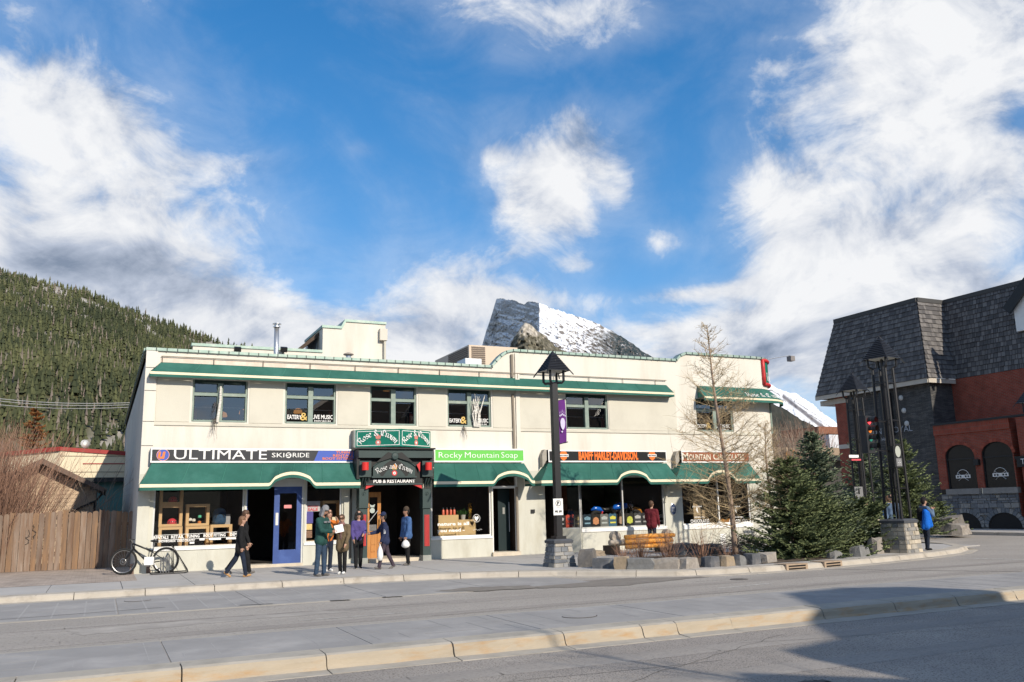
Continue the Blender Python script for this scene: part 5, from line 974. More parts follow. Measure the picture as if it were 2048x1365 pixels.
# soap shop
W = shop_window(SO0, SO1, .80, 2.74, fm=m_white)
b = MB(); b.box(SO0+.02, SO1, YF+.14, YF+1.1, .6, .80); b.build('display_shelf', m_room, BLD)
m_card = mat('display_carton', (.55, .40, .20), .8, .08, 4)
ys = YF+.35
for px0, px1, py0, lab in ((877, 917, 1031, 'taller tan display box under the orange bottles'), (917.5, 951, 1040, 'lower tan display box printed with a dark heart')):
    x0, z1 = F(px0, py0, ys); x1, _ = F(px1, py0, ys); T = thing('display_box', ((x0+x1)/2, ys, .8), lab, 'box', 'tan boxes in the soap shop'); b = MB(); b.box(x0, x1, ys, ys+.4, .8, z1); b.build('carton', m_card, T)
    if px0 < 900: BZ = z1
    else:
        PZ = z1; b = MB(); xm = x1-.12; b.poly([(xm+x, ys-.004, z1-.14+z) for x, z in ((0, -.08), (.06, .0), (.06, .04), (.03, .05), (0, .025), (-.03, .05), (-.06, .04), (-.06, 0))]); b.build('heart', m_brown, T)
b = MB(); b.text('nature is all', (F(907, 1050, YF+.084)[0], YF+.084, F(907, 1051, YF+.084)[1]), EX, EZ, h=.105, w=F(938, 1050)[0]-F(875, 1050)[0], bold=.028); b.build('lettering', m_letw, W)
b = MB(); b.text('you need -', (F(902, 1062, YF+.084)[0], YF+.084, F(902, 1064, YF+.084)[1]), EX, EZ, h=.10, w=F(930, 1050)[0]-F(875, 1050)[0], bold=.028); b.build('lettering', m_letw, W)
hx, hz = F(953, 1037, YF+.084); b = MB(); b.poly([(hx+x, YF+.084, hz+z) for x, z in ((0, -.10), (.07, .0), (.075, .05), (.04, .075), (0, .04), (-.04, .075), (-.075, .05), (-.07, 0))]); b.build('heart_logo', m_letw, W); b = MB(); b.ring((hx, YF+.084, hz), .125, .008, (0, 1, 0), 24, 4); b.build('logo_ring', m_letw, W)
x_, z_ = F(955, 1060, YF+.084); b = MB(); b.tube([(x_-.16+.032*k, YF+.082, z_+.025*(-1)**k*(1 if k % 3 else .3)) for k in range(11)], .006, 4); b.build('script_squiggle', m_letw, W)
m_bot = mat('coral_bottle', (.72, .17, .10), .35, .05, 4)
for k, px in enumerate((886.5, 894, 901.5, 908.5)):
    x = F(px, 1025, ys+.12)[0]; T = thing('bottle', (x, ys+.12, BZ), '%s coral soap bottle from the left on the taller tan box' % ('first', 'second', 'third', 'fourth')[k], 'bottle', 'coral soap bottles'); b = MB(); b.lathe([(.042, 0), (.044, .02), (.044, .15), (.02, .19)], (x, ys+.12, BZ), 10); b.build('body', m_bot, T, smooth=True); b = MB(); b.lathe([(.02, .19), (.022, .24), (.012, .25)], (x, ys+.12, BZ), 8); b.build('cap', m_metal, T)
x = F(926, 1035, ys+.15)[0]; T = thing('potted_plant', (x, ys+.15, PZ), 'small leafy green plant in a grey pot in the soap shop', 'plant'); b = MB(); b.lathe([(.07, 0), (.09, .16), (.08, .16)], (x, ys+.15, PZ), 12); b.build('pot', mat('grey_pot', (.40, .40, .38), .7, .1, 5), T)
b = MB(); g2 = random.Random(3); tn = []
for _ in range(120):
    c = np.array((x+g2.gauss(0, .09), ys+.15+g2.gauss(0, .07), PZ+.24+g2.gauss(0, .06))); u = np.array([g2.uniform(-1, 1) for _ in range(3)]); u /= np.linalg.norm(u); v = np.cross(u, (.3, .5, .8)); b.poly([c-u*.035, c+v*.02, c+u*.035, c-v*.02]); tn.append(g2.random())
b.build('leaf_mass', attr_mat('pot_leaf', (.02, .08, .02), (.07, .2, .05)), T, tint=tn)
x = F(940, 1030, ys+.12)[0]; T = thing('soap_jar', (x, ys+.12, PZ), 'tall glass jar filled with golden soaps', 'jar'); b = MB()
for k in range(60): b.lathe([(.001, -.02), (.022, 0), (.001, .02)], (x+g2.uniform(-.05, .05), ys+.12+g2.uniform(-.05, .05), PZ+.03+k*.0085), 6)
tag(b.build('soap_bits', mat('golden_soap', (.75, .45, .04), .5, .2, 12), T), kind='stuff'); b = MB(); b.lathe([(.08, 0), (.08, .55)], (x, ys+.12, PZ), 14); b.build('jar', m_glass, T, smooth=True)
# soap shop side door
b = MB(); t = .05; b.box(SD0, SD0+.035, YF+.01, YF+.10, .26, 2.74); b.box(SD1-t, SD1, YF-.03, YF+.10, .26, 2.74); b.box(SD0+.035, SD1-t, YF+.02, YF+.1, 2.36, 2.44); b.build('door_frame', m_white, BLD)
b = MB(); b.box(SD0-.05, SD1+.05, YF-.12, YF+.8, .10, .258); b.build('threshold', MATS['worn_step'], BLD)
b = MB(); b.box(SD0+.43, SD1-.06, YF+.5, YF+.55, .27, 2.36); D = b.build('door', mat('dark_teal_door', (.008, .02, .022), .4, .1, 3), BLD); b = MB(); b.box(SD0+.6, SD1-.25, YF+.492, YF+.498, 1.5, 1.72); b.build('notice', mat('door_notice', (.28, .28, .26), .7, .1, 5), D); b = MB(); b.tube([(SD1-.1, YF+.46, .9), (SD1-.1, YF+.46, 1.9)], .012, 6); b.build('handle', m_metal, D)
b = MB(); b.poly([(SD0+.04, YF+.06, 2.44), (SD1-t, YF+.06, 2.44), (SD1-t, YF+.06, 2.74), (SD0+.04, YF+.06, 2.74)]); b.build('fanlight', m_glass, BLD)
# motorcycle shop: recessed entrance and two broad panes
b = MB(); yr = YF+.85; xk = xl(1112)
b.poly([(H0, YF+.16, .12), (H0, yr+.6, .12), (H0, yr+.6, 2.75), (H0, YF+.16, 2.75)]); b.poly([(H0, yr+.6, .12), (xk+.3, yr+.6, .12), (xk+.3, yr+.6, 2.75), (H0, yr+.6, 2.75)]); b.poly([(xk+.28, yr, .12), (xk+.28, yr+.6, .12), (xk+.28, yr+.6, 2.75), (xk+.28, yr, 2.75)]); b.poly([(H0, YF, 2.74), (H0, yr+.6, 2.74), (HS, yr+.6, 2.74), (HS, YF, 2.74)]); b.build('entrance_recess', mat('brown_recess', (.17, .11, .075), .85, .2, 3), BLD)
b = MB(); b.prism([(HS, YF+.02, .12), (HS, YF+.02, .92), (xk+.28, yr, .92), (xk+.28, yr, .12)], (-.08, -.06, 0)); b.build('recess_base', m_stl, BLD)
b = MB(); A_, B_ = np.array((HS-.03, YF+.05, 0)), np.array((xk+.28, yr, 0))
for P, Q in (((A_, .92), (A_, 2.74)), ((B_, .92), (B_, 2.74)), ((A_, .94), (B_, .94)), ((A_, 2.7), (B_, 2.7))): b.bar(P[0]+np.array((0, 0, P[1])), Q[0]+np.array((0, 0, Q[1])), .05)
W = b.build('recess_window', m_alu, BLD); b = MB(); b.poly([A_+np.array((0, 0, .95)), B_+np.array((0, 0, .95)), B_+np.array((0, 0, 2.7)), A_+np.array((0, 0, 2.7))]); b.build('pane', m_glass, W)
b = MB(); xa = H0+.12; b.box(xa, xk+.2, yr+.53, yr+.58, .13, 2.25); D = b.build('door', mat('brown_door', (.12, .07, .045), .6, .2, 4), BLD); b = MB(); b.box(xa+.05, xa+.35, yr+.52, yr+.529, 1.15, 1.75); b.build('notice', mat('maroon_notice', (.30, .06, .10), .7, .2, 9), D)
W = shop_window(HS, H1, .92, 2.74, (xl(1248),), sillz=.12)
# T-shirts in the window: each a folded shirt on a card
shirts = [(1122, (.03, .03, .03), (.4, .4, .4)), (1141, (.50, .07, .04), (.1, .05, .05)), (1157, (.05, .045, .035), (.25, .2, .1)), (1175, (.015, .03, .045), (.2, .35, .45)), (1192, (.02, .018, .017), (.55, .25, .12)), (1209, (.16, .17, .165), (.45, .5, .5)), (1226, (.05, .13, .20), (.7, .65, .1)), (1242, (.022, .018, .016), (.4, .28, .2)), (1260, (.025, .025, .024), (.55, .6, .1)), (1276, (.06, .065, .07), (.5, .5, .5)), (1292, (.03, .03, .032), (.3, .3, .3)), (1323, (.02, .02, .02), (.6, .6, .58))]
cn = ('black', 'red', 'olive', 'slate blue', 'black and copper', 'grey', 'teal and yellow', 'dark brown', 'black and lime', 'charcoal', 'black graphite', 'black and white')
for k, (px, c, c2_) in enumerate(shirts):
    rec = px < 1163; Y = YF+(.55 if rec and px < 1150 else .30); x = F(px, 1045, Y)[0]; z = .95
    T = thing('folded_shirt', (x, Y, z), '%s printed shirt, number %s in the motorcycle shop window row' % (cn[k], ('one', 'two', 'three', 'four', 'five', 'six', 'seven', 'eight', 'nine', 'ten', 'eleven', 'twelve')[k]), 'shirt', 'shirts in the motorcycle shop window')
    b = MB(); w = .185; b.prism([(x-w, Y, z), (x+w, Y, z), (x+w, Y, z+.42), (x+.10, Y, z+.47), (x+.05, Y, z+.45), (x-.05, Y, z+.45), (x-.10, Y, z+.47), (x-w, Y, z+.42)], (0, .05, 0)); b.build('shirt', mat('shirt_%d' % k, c, .85, .15, 12), T)
    b = MB(); y = Y-.004
    if k in (4, 7, 8): b.poly([(x+.13*math.cos(a), y, z+.22+.14*math.sin(a)) for a in np.linspace(0, 6.28, 9)[:-1]])
    else: b.poly([(x-.11, y, z+.26), (x+.11, y, z+.26), (x+.13, y, z+.34), (x, y, z+.39), (x-.13, y, z+.34)])
    b.box(x-.12, x+.12, y-.001, y, z+.12, z+.17); b.build('print', mat('print_%d' % k, c2_, .8, .3, 30), T)
b = MB(); b.box(HS, H1, YF+.14, YF+1.9, .7, .945); b.build('display_shelf', mat('shelf_white', (.5, .5, .48), .7, .1, 4), BLD)
# motorcycle
Ym = YF+.78; mx = lambda px, py=1040: ony(px, py, Ym); rw = mx(1193)[0]; fw_ = mx(1271)[0]; zg = .95; wr = .30
T = thing('motorcycle', ((rw+fw_)/2, Ym, zg), 'electric blue motorcycle with black engine standing in the shop window', 'motorcycle')
m_tyre = mat('tyre_rubber', (.016, .016, .016), .8, .1, 8); m_chrome = mat('chrome', (.6, .6, .6), .15, .05, 5, metal=1); m_mblue = mat('blue_lacquer', (.01, .13, .60), .2, .05, 2, spec=.8); m_gloss = mat('gloss_black', (.012, .012, .013), .3, .1, 5)
for x, nm in ((rw, 'wheel'), (fw_, 'wheel')):
    b = MB(); b.ring((x, Ym, zg+wr), wr-.06, .065, (0, 1, 0), 24, 8); w_ = b.build(nm, m_tyre, T, smooth=True); b = MB(); b.ring((x, Ym, zg+wr), wr-.12, .012, (0, 1, 0), 20, 5); b.lathe([(.04, -.06), (.04, .06)], (x, Ym, zg+wr), 8, axis=(0, 1, 0)); [b.bar((x, Ym, zg+wr), (x+(wr-.12)*math.cos(a), Ym, zg+wr+(wr-.12)*math.sin(a)), .012) for a in np.arange(0, 6.2, .7)]; b.build('rim', m_chrome, w_)
L_ = fw_-rw; P = lambda u, z, dy=0: (rw+L_*u, Ym+dy, zg+z)
b = MB(); b.tube([P(.40, .60), P(.48, .68), P(.62, .73), P(.76, .72), P(.80, .68)], [.05, .10, .13, .12, .05], 12); b.build('fuel_tank', m_mblue, T, smooth=True)
b = MB(); b.tube([P(-.13, .60), P(-.04, .66), P(.08, .63), P(.18, .55)], [.03, .08, .09, .04], 10); b.build('rear_fender', m_mblue, T, smooth=True)
b = MB(); b.tube([P(.08, .66), P(.22, .60), P(.36, .62), P(.44, .68)], [.05, .085, .085, .04], 10); b.build('saddle', m_gloss, T, smooth=True)
b = MB(); b.box(P(.40, 0)[0], P(.66, 0)[0], Ym-.14, Ym+.14, zg+.20, zg+.42); b.lathe([(.10, 0), (.11, .08), (.11, .24), (.08, .26)], P(.46, .38), 10, axis=(-.45, 0, 1)); b.lathe([(.10, 0), (.11, .08), (.11, .24), (.08, .26)], P(.58, .38), 10, axis=(.45, 0, 1)); b.build('engine', m_gloss, T)
b = MB(); b.lathe([(.11, -.03), (.10, .03)], P(.5, .30, -.16), 14, axis=(0, -1, 0)); b.build('air_cover', m_chrome, T)
b = MB(); b.tube([P(.62, .42, -.12), P(.66, .28, -.18), P(.55, .18, -.2), P(.1, .2, -.22), P(-.12, .22, -.22)], [.025, .03, .035, .05, .05], 8); b.build('exhaust', m_gloss, T, smooth=True)
b = MB(); b.tube([P(.16, .30), P(.38, .48), P(.80, .66)], .025, 6); b.tube([P(0, .30), P(.36, .30), P(.66, .20), P(.80, .62)], .022, 6); b.build('frame', m_gloss, T)
b = MB(); [b.tube([P(1.0, .30, s*.09), P(.84, .80, s*.09)], .025, 8) for s in (-1, 1)]; b.build('fork', m_chrome, T)
b = MB(); b.tube([P(.80, .84, -.32), P(.84, .88, -.15), P(.84, .88, .15), P(.80, .84, .32)], .014, 6); b.build('handlebar', m_gloss, T); b = MB(); b.lathe([(.03, -.05), (.09, 0), (.09, .06)], P(.90, .76), 12, axis=(1, 0, 0)); b.build('headlight', m_chrome, T)
b = MB(); b.tube([P(.90, .58), P(1.0, .64), P(1.12, .58), P(1.18, .42)], [.03, .06, .06, .03], 8); b.build('front_fender', mat('orange_fender', (.55, .22, .03), .3, .1, 5), T, smooth=True); b = MB(); b.tube([P(.05, .30, -.12), P(.12, .55, -.12)], .03, 8); b.build('shock_absorber', m_red, T)
b = MB(); disc(b, (mx(1140)[0], YF+1.7, 2.0), .42, EX, EZ, 0, 24); b.box(mx(1118)[0], mx(1160)[0], YF+1.71, YF+1.72, 1.55, 2.6); tag(b.build('wall_graphic', mat('rust_graphic', (.16, .06, .035), .8, .5, 6)), 'rusty striped wall graphic behind the recessed shop window', 'wall graphic')
# chocolate shop
W = shop_window(C0, C1, .92, 2.74, (xl(1440),), fm=m_white, sillz=.16)
for px in (1401, 1478):
    glet(W, 'MOUNTAIN', px-2, 1036, 2.6, 20, bold=.02); glet(W, 'CHOCOLATES', px-1, 1045.5, 6.5, 37, bold=.02)
    x, z = F(px-7, 1020, YF+.084); b = MB(); b.poly([(x+dx, YF+.084, z+dz) for dx, dz in ((0, .1), (.05, .02), (.03, -.05), (.06, -.13), (-.01, -.07), (-.05, .0))][::-1]); b.build('leaf_logo', m_letw, W); glet(W, 'ICE CREAM', px-7, 1015, 2.8, 18, bold=.02)
b = MB(); b.box(C0, C1, YF+.14, YF+1.2, .7, .93); b.build('display_shelf', m_room, BLD)
b = MB(); x = xl(1427); b.box(x-.25, x+.28, YF+.9, YF+1.0, 1.1, 2.6); tag(b.build('curtain_panel', mat('tan_panel', (.36, .27, .16), .8, .2, 4)), 'tan panel inside the chocolate shop window', 'panel')
for k, px in enumerate((1462, 1449)): b = MB(); x, z = F(px, 1052, YF+.3); b.lathe([(.16, 0), (.2, .05), (.12, .12), (.01, .16)], (x, YF+.4, .935), 12); tag(b.build('cookie_tray', mat('caramel', (.5, .25, .08), .7, .3, 12)), 'heap of caramel sweets in the chocolate shop window, %s of two' % ('right', 'left')[k], 'sweets', 'sweets in the chocolate shop')
poster(1440, 1452.5, 1068, 1092, YF-.012, m_white, 'white notice on the wall below the chocolate shop window', 'wall_notice'); poster(1460, 1490, 1049, 1060, YF+.11, m_white, 'white card strip inside the chocolate shop window', 'window_card')
# plaque, small fixtures
x, z = F(1346.5, 1019, YF-.02); T = thing('oval_plaque', (x, YF-.02, z-.2), 'oval blue heritage plaque on the wall between two shops', 'plaque'); b = MB(); b.lathe([(1, 0), (1, .02), (.92, .026)], (0, 0, 0), 24, axis=(0, -1, 0)); b.v = [(p[0]*.135+x, p[1]+YF-.005, p[2]*.22+z) for p in b.v]; b.build('rim', m_metal, T); b = MB(); disc(b, (x, YF-.034, z), .118, EX, EZ, 0, 24, .20); b.build('face', mat('plaque_blue', (.03, .05, .11), .5, .2, 10), T)
for k in range(4): b = MB(); b.box(x-.08, x+.08, YF-.037, YF-.0355, z-.09+k*.05, z-.078+k*.05); b.build('text_line', MATS['poster_grey'], T)
x, z = F(1065, 1023, YF); b = MB(); b.box(x-.07, x+.07, YF-.05, YF-.002, z-.06, z+.06); tag(b.build('hose_bib_box', m_lblack), 'small black box on the wall right of the soap shop door', 'utility box')
x, z = F(1340, 974, YF-.2); b = MB(); b.bar((x-.12, YF-.02, z-.55), (x+.02, YF-.1, z), .05); b.box(x-.02, x+.10, YF-.12, YF-.02, z-.03, z+.03); tag(b.build('awning_crank', m_panel), 'cream awning crank arm beside the motorcycle shop window', 'crank')
# painted sign ring on the round corner, and its lamp
T = thing('corner_sign', (XR+.6, YF+.2, 6.3), 'round-cornered green sign with thick red frame on the curved corner', 'sign')
aa = np.linspace(.30, 1.18, 14); zb, zt = ony(1530, 771, 27.5)[2], ony(1530, 724, 27.5)[2]
S = lambda a, z, d: (CX+(CRD+d)*math.sin(a), CY-(CRD+d)*math.cos(a), z)
b = MB(); [b.poly([S(a, zb, .05), S(c, zb, .05), S(c, zt, .05), S(a, zt, .05)]) for a, c in zip(aa[:-1], aa[1:])]; b.build('panel', m_pgreen, T)
b = MB(); b.tube([S(a, zb, .06) for a in aa]+[S(aa[-1], z, .06) for z in np.linspace(zb, zt, 4)[1:]]+[S(a, zt, .06) for a in aa[::-1]][1:]+[S(aa[0], z, .06) for z in np.linspace(zt, zb, 4)[1:]], .075, 8); b.build('frame', m_red, T, smooth=True)
b = MB(); am = .62; o_ = np.array(S(am, zb+.15, .07)); black(b, 'Rose', o_, (math.cos(am), math.sin(am), 0), (0, 0, 1), .32, w=.55, shear=0); tag(b.build('lettering', m_letw, T), kind='stuff')
T = thing('sign_lamp', (XR+.3, YF+.3, 7.5), 'gooseneck lamp on a thin arm over the corner sign', 'lamp'); p1 = ony(1580, 716, 27.6); b = MB(); b.tube([(XR+.9, YF+.6, 7.5), (p1[0]-.1, 27.5, p1[2]+.08), p1], .018, 6); b.build('arm', m_metal, T); b = MB(); b.box(p1[0]-.09, p1[0]+.13, 27.45, 27.7, p1[2]-.15, p1[2]+.06); b.build('lamp_head', mat('lamp_grey', (.22, .2, .19), .6, .1, 5), T)
b = MB(); b.box(XE-.05, XE+.6, CY+.2, CY+1.6, .1, 4.3); tag(b.build('corner_buttress', m_stu), 'cream stucco block projecting from the round corner', 'buttress')
x0 = XR+.25; b = MB(); [b.poly([S(a, 4.5, .012), S(c, 4.5, .012), S(c, 5.6, .012), S(a, 5.6, .012)], 0) for a, c in zip(np.linspace(.75, 1.25, 5)[:-1], np.linspace(.75, 1.25, 5)[1:])]; W = b.build('corner_window', mat('dark_pane', (.02, .025, .028), .1, .1, 3, spec=.8), BLD)
for a in (.74, 1.0, 1.26): b = MB(); b.tube([S(a, 4.45, .03), S(a, 5.65, .03)], .04, 6); b.build('frame_bar', m_sage, W)
# ---------------------------------------------------------------- stone-plinth lamps and signal towers
m_iron = mat('black_iron', (.012, .012, .014), .42, .15, 4, spec=.5); m_ironr = mat('dark_slat_metal', (.022, .024, .030), .5, .2, 4)
m_mort = mat('pale_mortar', (.42, .39, .34), .95, .15, 8); m_slate = mat('slate_cap', (.07, .075, .085), .7, .2, 5)
STONES = [mat('stone_%d' % i, c, .9, .22, 5, bump=.5, bscale=25) for i, c in enumerate(((.23, .235, .24), (.17, .18, .19), (.30, .29, .27), (.13, .14, .155), (.36, .33, .28)))]
WSTN = [mat('warm_stone_%d' % i, c, .9, .25, 6, bump=.5, bscale=25) for i, c in enumerate(((.36, .33, .28), (.25, .24, .22), (.42, .37, .29), (.17, .17, .17), (.48, .42, .33)))]
def rot2(a): c, s = math.cos(a), math.sin(a); return np.array((c, s, 0)), np.array((-s, c, 0))
def plinth(T, ctr, a, s0, s1, z0, z1, rows, stones, cap=.09, per=(2, 3)):
    """battered pier of squared stones bedded in mortar"""
    U, V = rot2(a); c = np.array((ctr[0], ctr[1], 0.)); w = lambda z: s0/2+(s1-s0)/2*(z-z0)/(z1-z0)
    b = MB(); q = [(-1, -1), (1, -1), (1, 1), (-1, 1)]; v = [c+U*i*(w(z)-.014)+V*j*(w(z)-.014)+np.array((0, 0, z)) for z in (z0, z1) for i, j in q]
    b.mesh(v, [(0, 3, 2, 1), (4, 5, 6, 7), (0, 1, 5, 4), (1, 2, 6, 5), (2, 3, 7, 6), (3, 0, 4, 7)]); b.build('mortar_core', m_mort, T)
    zs = np.linspace(z0, z1, rows+1); zs[1:-1] += np.array([random.uniform(-.02, .02) for _ in range(rows-1)])
    for f in range(4):
        D, Nn = ((U, -V), (V, U), (-U, V), (-V, -U))[f]
        for r in range(rows):
            k = random.randint(*per); cut = np.sort(np.r_[-1, [(-1+2*(i+1)/k)+random.uniform(-.2, .2) for i in range(k-1)], 1])
            for i in range(k):
                za, zb = zs[r]+.008, zs[r+1]-.008; g = .008; pr = random.uniform(.002, .016); m = stones[random.randrange(len(stones))]
                P = lambda t, z, d: c+D*(t*w(z))+Nn*(w(z)-.015+d)+np.array((0, 0, z))
                ta, tb = cut[i]+g/w(za), cut[i+1]-g/w(za); F_ = [P(ta, za, .016+pr), P(tb, za, .016+pr), P(tb, zb, .016+pr), P(ta, zb, .016+pr)]; B_ = [P(ta, za, 0), P(tb, za, 0), P(tb, zb, 0), P(ta, zb, 0)]
                b = MB(); b.mesh(F_+B_, [(0, 1, 2, 3), (0, 4, 5, 1), (1, 5, 6, 2), (2, 6, 7, 3), (3, 7, 4, 0)]); b.build('stone', m, T)
    b = MB(); e = s1/2+.04; v = [c+U*i*e*k+V*j*e*k+np.array((0, 0, z)) for z, k in ((z1, .97), (z1+cap*.6, 1.0), (z1+cap, .82)) for i, j in q]
    b.mesh(v, [(0, 3, 2, 1), (0, 1, 5, 4), (1, 2, 6, 5), (2, 3, 7, 6), (3, 0, 4, 7), (4, 5, 9, 8), (5, 6, 10, 9), (6, 7, 11, 10), (7, 4, 8, 11), (8, 9, 10, 11)]); b.build('cap_stone', m_slate, T)
def lantern(T, ctr, a, zt, hw, rh, basket, n=10):
    """slatted pyramid roof on an open basket"""
    U, V = rot2(a); c = np.array((ctr[0], ctr[1], 0.)); zb = zt-rh
    for f in range(4):
        D, Nn = ((U, -V), (V, U), (-U, V), (-V, -U))[f]
        for k in range(n):
            t0, t1 = k/n*.86, (k+.92)/n*.86; P = lambda t, s, o: c+D*(s*hw*(1-t))+Nn*(hw*(1-t)+o)+np.array((0, 0, zb+rh*t))
            b = MB(); b.mesh([P(t0, -1, .028), P(t0, 1, .028), P(t1, 1, .0), P(t1, -1, .0), P(t0, -1, .008), P(t0, 1, .008)], [(0, 1, 2, 3), (4, 5, 1, 0)]); b.build('roof_slat', m_ironr, T)
    b = MB(); b.mesh([c+U*i*hw*.14+V*j*hw*.14+np.array((0, 0, zb+rh*.86)) for i, j in ((-1, -1), (1, -1), (1, 1), (-1, 1))]+[c+np.array((0, 0, zt))], [(0, 1, 4), (1, 2, 4), (2, 3, 4), (3, 0, 4)]); b.build('roof_tip', m_ironr, T)
    for i, j in ((-1, -1), (1, -1), (1, 1), (-1, 1)):
        b = MB(); tip = c+(U*i+V*j)*hw*1.2+np.array((0, 0, zb-rh*.2)); b.bar(tip, c+np.array((0, 0, zt-.02)), .028); b.build('roof_spar', m_iron, T)
    b = MB(); b.mesh([c+U*i*hw*.93+V*j*hw*.93+np.array((0, 0, zb+.015)) for i, j in ((-1, -1), (1, -1), (1, 1), (-1, 1))], [(3, 2, 1, 0)]); b.build('soffit', mat('pale_soffit', (.5, .5, .46), .7, .1, 4), T)
    if basket:
        for i, j in ((-1, -1), (1, -1), (1, 1), (-1, 1)):
            b = MB(); r = hw*.60; b.tube([c+(U*i+V*j)*r+np.array((0, 0, zb+.02)), c+(U*i+V*j)*r+np.array((0, 0, zb-basket*.85)), c+(U*i+V*j)*r*.85+np.array((0, 0, zb-basket)), c+np.array((0, 0, zb-basket*.98))], .036, 6); b.build('basket_arm', m_iron, T)
        b = MB(); b.lathe([(.05, -.12), (.07, -.05), (.05, .05)], c+np.array((0, 0, zb)), 10); b.build('bulb_holder', m_white, T)
lx, ly = 11.24, 21.15
T = thing('street_lamp', (lx, ly, .13), 'black street lamp with slatted pyramid roof and purple banner on a stone pier', 'street lamp')
zp = lambda py: ony(1106, py, ly)[2]
plinth(T, (lx, ly), 0, .66, .50, .125, zp(1087), 6, STONES, .11)
b = MB(); b.obox((lx, ly, (zp(1077)+zp(768))/2), (.085, .085, (zp(768)-zp(1077))/2), EX, (0, 1, 0), EZ); b.build('post', m_iron, T); b = MB(); b.box(lx-.15, lx+.15, ly-.15, ly+.15, zp(1079), zp(1073)); b.build('post_flange', m_iron, T)
lantern(T, (lx, ly), 0, zp(702), .345, zp(702)-zp(744), zp(744)-zp(767))
B = thing('street_banner', (lx+.3, ly-.02, zp(888)), 'purple street banner with a white bear paw print hanging from the lamp post', 'banner')
m_purple = mat('purple_banner', (.105, .012, .17), .75, .12, 2.5, bump=.1, bscale=60)
bx0, bx1 = lx+.10, ony(1131, 850, ly)[0]; zt, zb = zp(800), zp(887)
b = MB(); n = 8
for i in range(n):
    for j in range(n):
        Q = lambda u, v: (bx0+(bx1-bx0)*u, ly-.03+.02*math.sin(u*3+v*4), zb+(zt-zb)*v+.06*(u-.5)-.02*(1-v)*u)
        b.poly([Q(i/n, j/n), Q((i+1)/n, j/n), Q((i+1)/n, (j+1)/n), Q(i/n, (j+1)/n)])
b.build('cloth', m_purple, B, smooth=True)
for z in (zt, zb): b = MB(); b.tube([(lx, ly-.03, z-.05), (bx1+.04, ly-.03, z+.04)], .014, 6); b.build('banner_arm', m_iron, B)
pw = mat('pale_violet_print', (.55, .50, .66), .7, .05, 5); b = MB(); cx, cz = (bx0+bx1)/2, zp(850); yy = ly-.062
b.poly([(cx+.075*math.cos(t)*(1-.35*(math.sin(t) < 0)*abs(math.sin(t))), yy, cz+.05+.14*math.sin(t)-.05*(math.sin(t) < 0)) for t in np.linspace(0, 6.28, 20)[:-1]]); b.build('paw_pad', pw, B)
for k in range(5): b = MB(); disc(b, (cx-.08+k*.04, yy, cz+.25+.022*(2-abs(k-2))), .017, EX, EZ, 0, 8, .03); b.build('paw_toe', pw, B); b = MB(); b.poly([(cx-.085+k*.042-.006, yy, cz+.31+.02*(2-abs(k-2))), (cx-.085+k*.042+.006, yy, cz+.31+.02*(2-abs(k-2))), (cx-.085+k*.044, yy, cz+.38+.03*(2-abs(k-2)))]); b.build('paw_claw', pw, B)
b = MB(); disc(b, (cx-.03, yy, cz-.19), .025, EX, EZ, 0, 10); b.build('paw_dot', pw, B)
S_ = thing('parking_sign', (lx, ly-.1, zp(1031)), 'white parking sign strapped to the lamp post', 'sign'); x0, x1 = ony(1106.5, 1015, ly-.1)[0], ony(1125.5, 1015, ly-.1)[0]; z0, z1 = zp(1031), zp(998)
b = MB(); b.box(x0, x1, ly-.115, ly-.1, z0, z1); b.build('plate', m_white, S_)
b = MB(); b.ring(((x0+x1)/2, ly-.12, z1-.12), .075, .006, (0, 1, 0), 20, 4); b.build('ring', m_lblack, S_); b = MB(); b.text('P', ((x0+x1)/2, ly-.12, z1-.165), EX, EZ, h=.09, bold=.03); b.build('letter', m_lblack, S_)
for k, w in ((.55, .075), (.45, .045), (.12, .06)): b = MB(); b.box((x0+x1)/2-w, (x0+x1)/2+w, ly-.119, ly-.117, z0+(z1-z0)*k, z0+(z1-z0)*k+.018); b.build('small_print', MATS['poster_grey'], S_)
for k in (-1, 1): b = MB(); b.box((x0+x1)/2+k*.06-.04, (x0+x1)/2+k*.06+.04, ly-.121, ly-.117, z0+.09, z0+.125); [b.ring(((x0+x1)/2+k*.06+q*.025, ly-.12, z0+.085), .012, .004, (0, 1, 0), 10, 4) for q in (-1, 1)]; b.build('vehicle_symbol', m_lblack, S_)
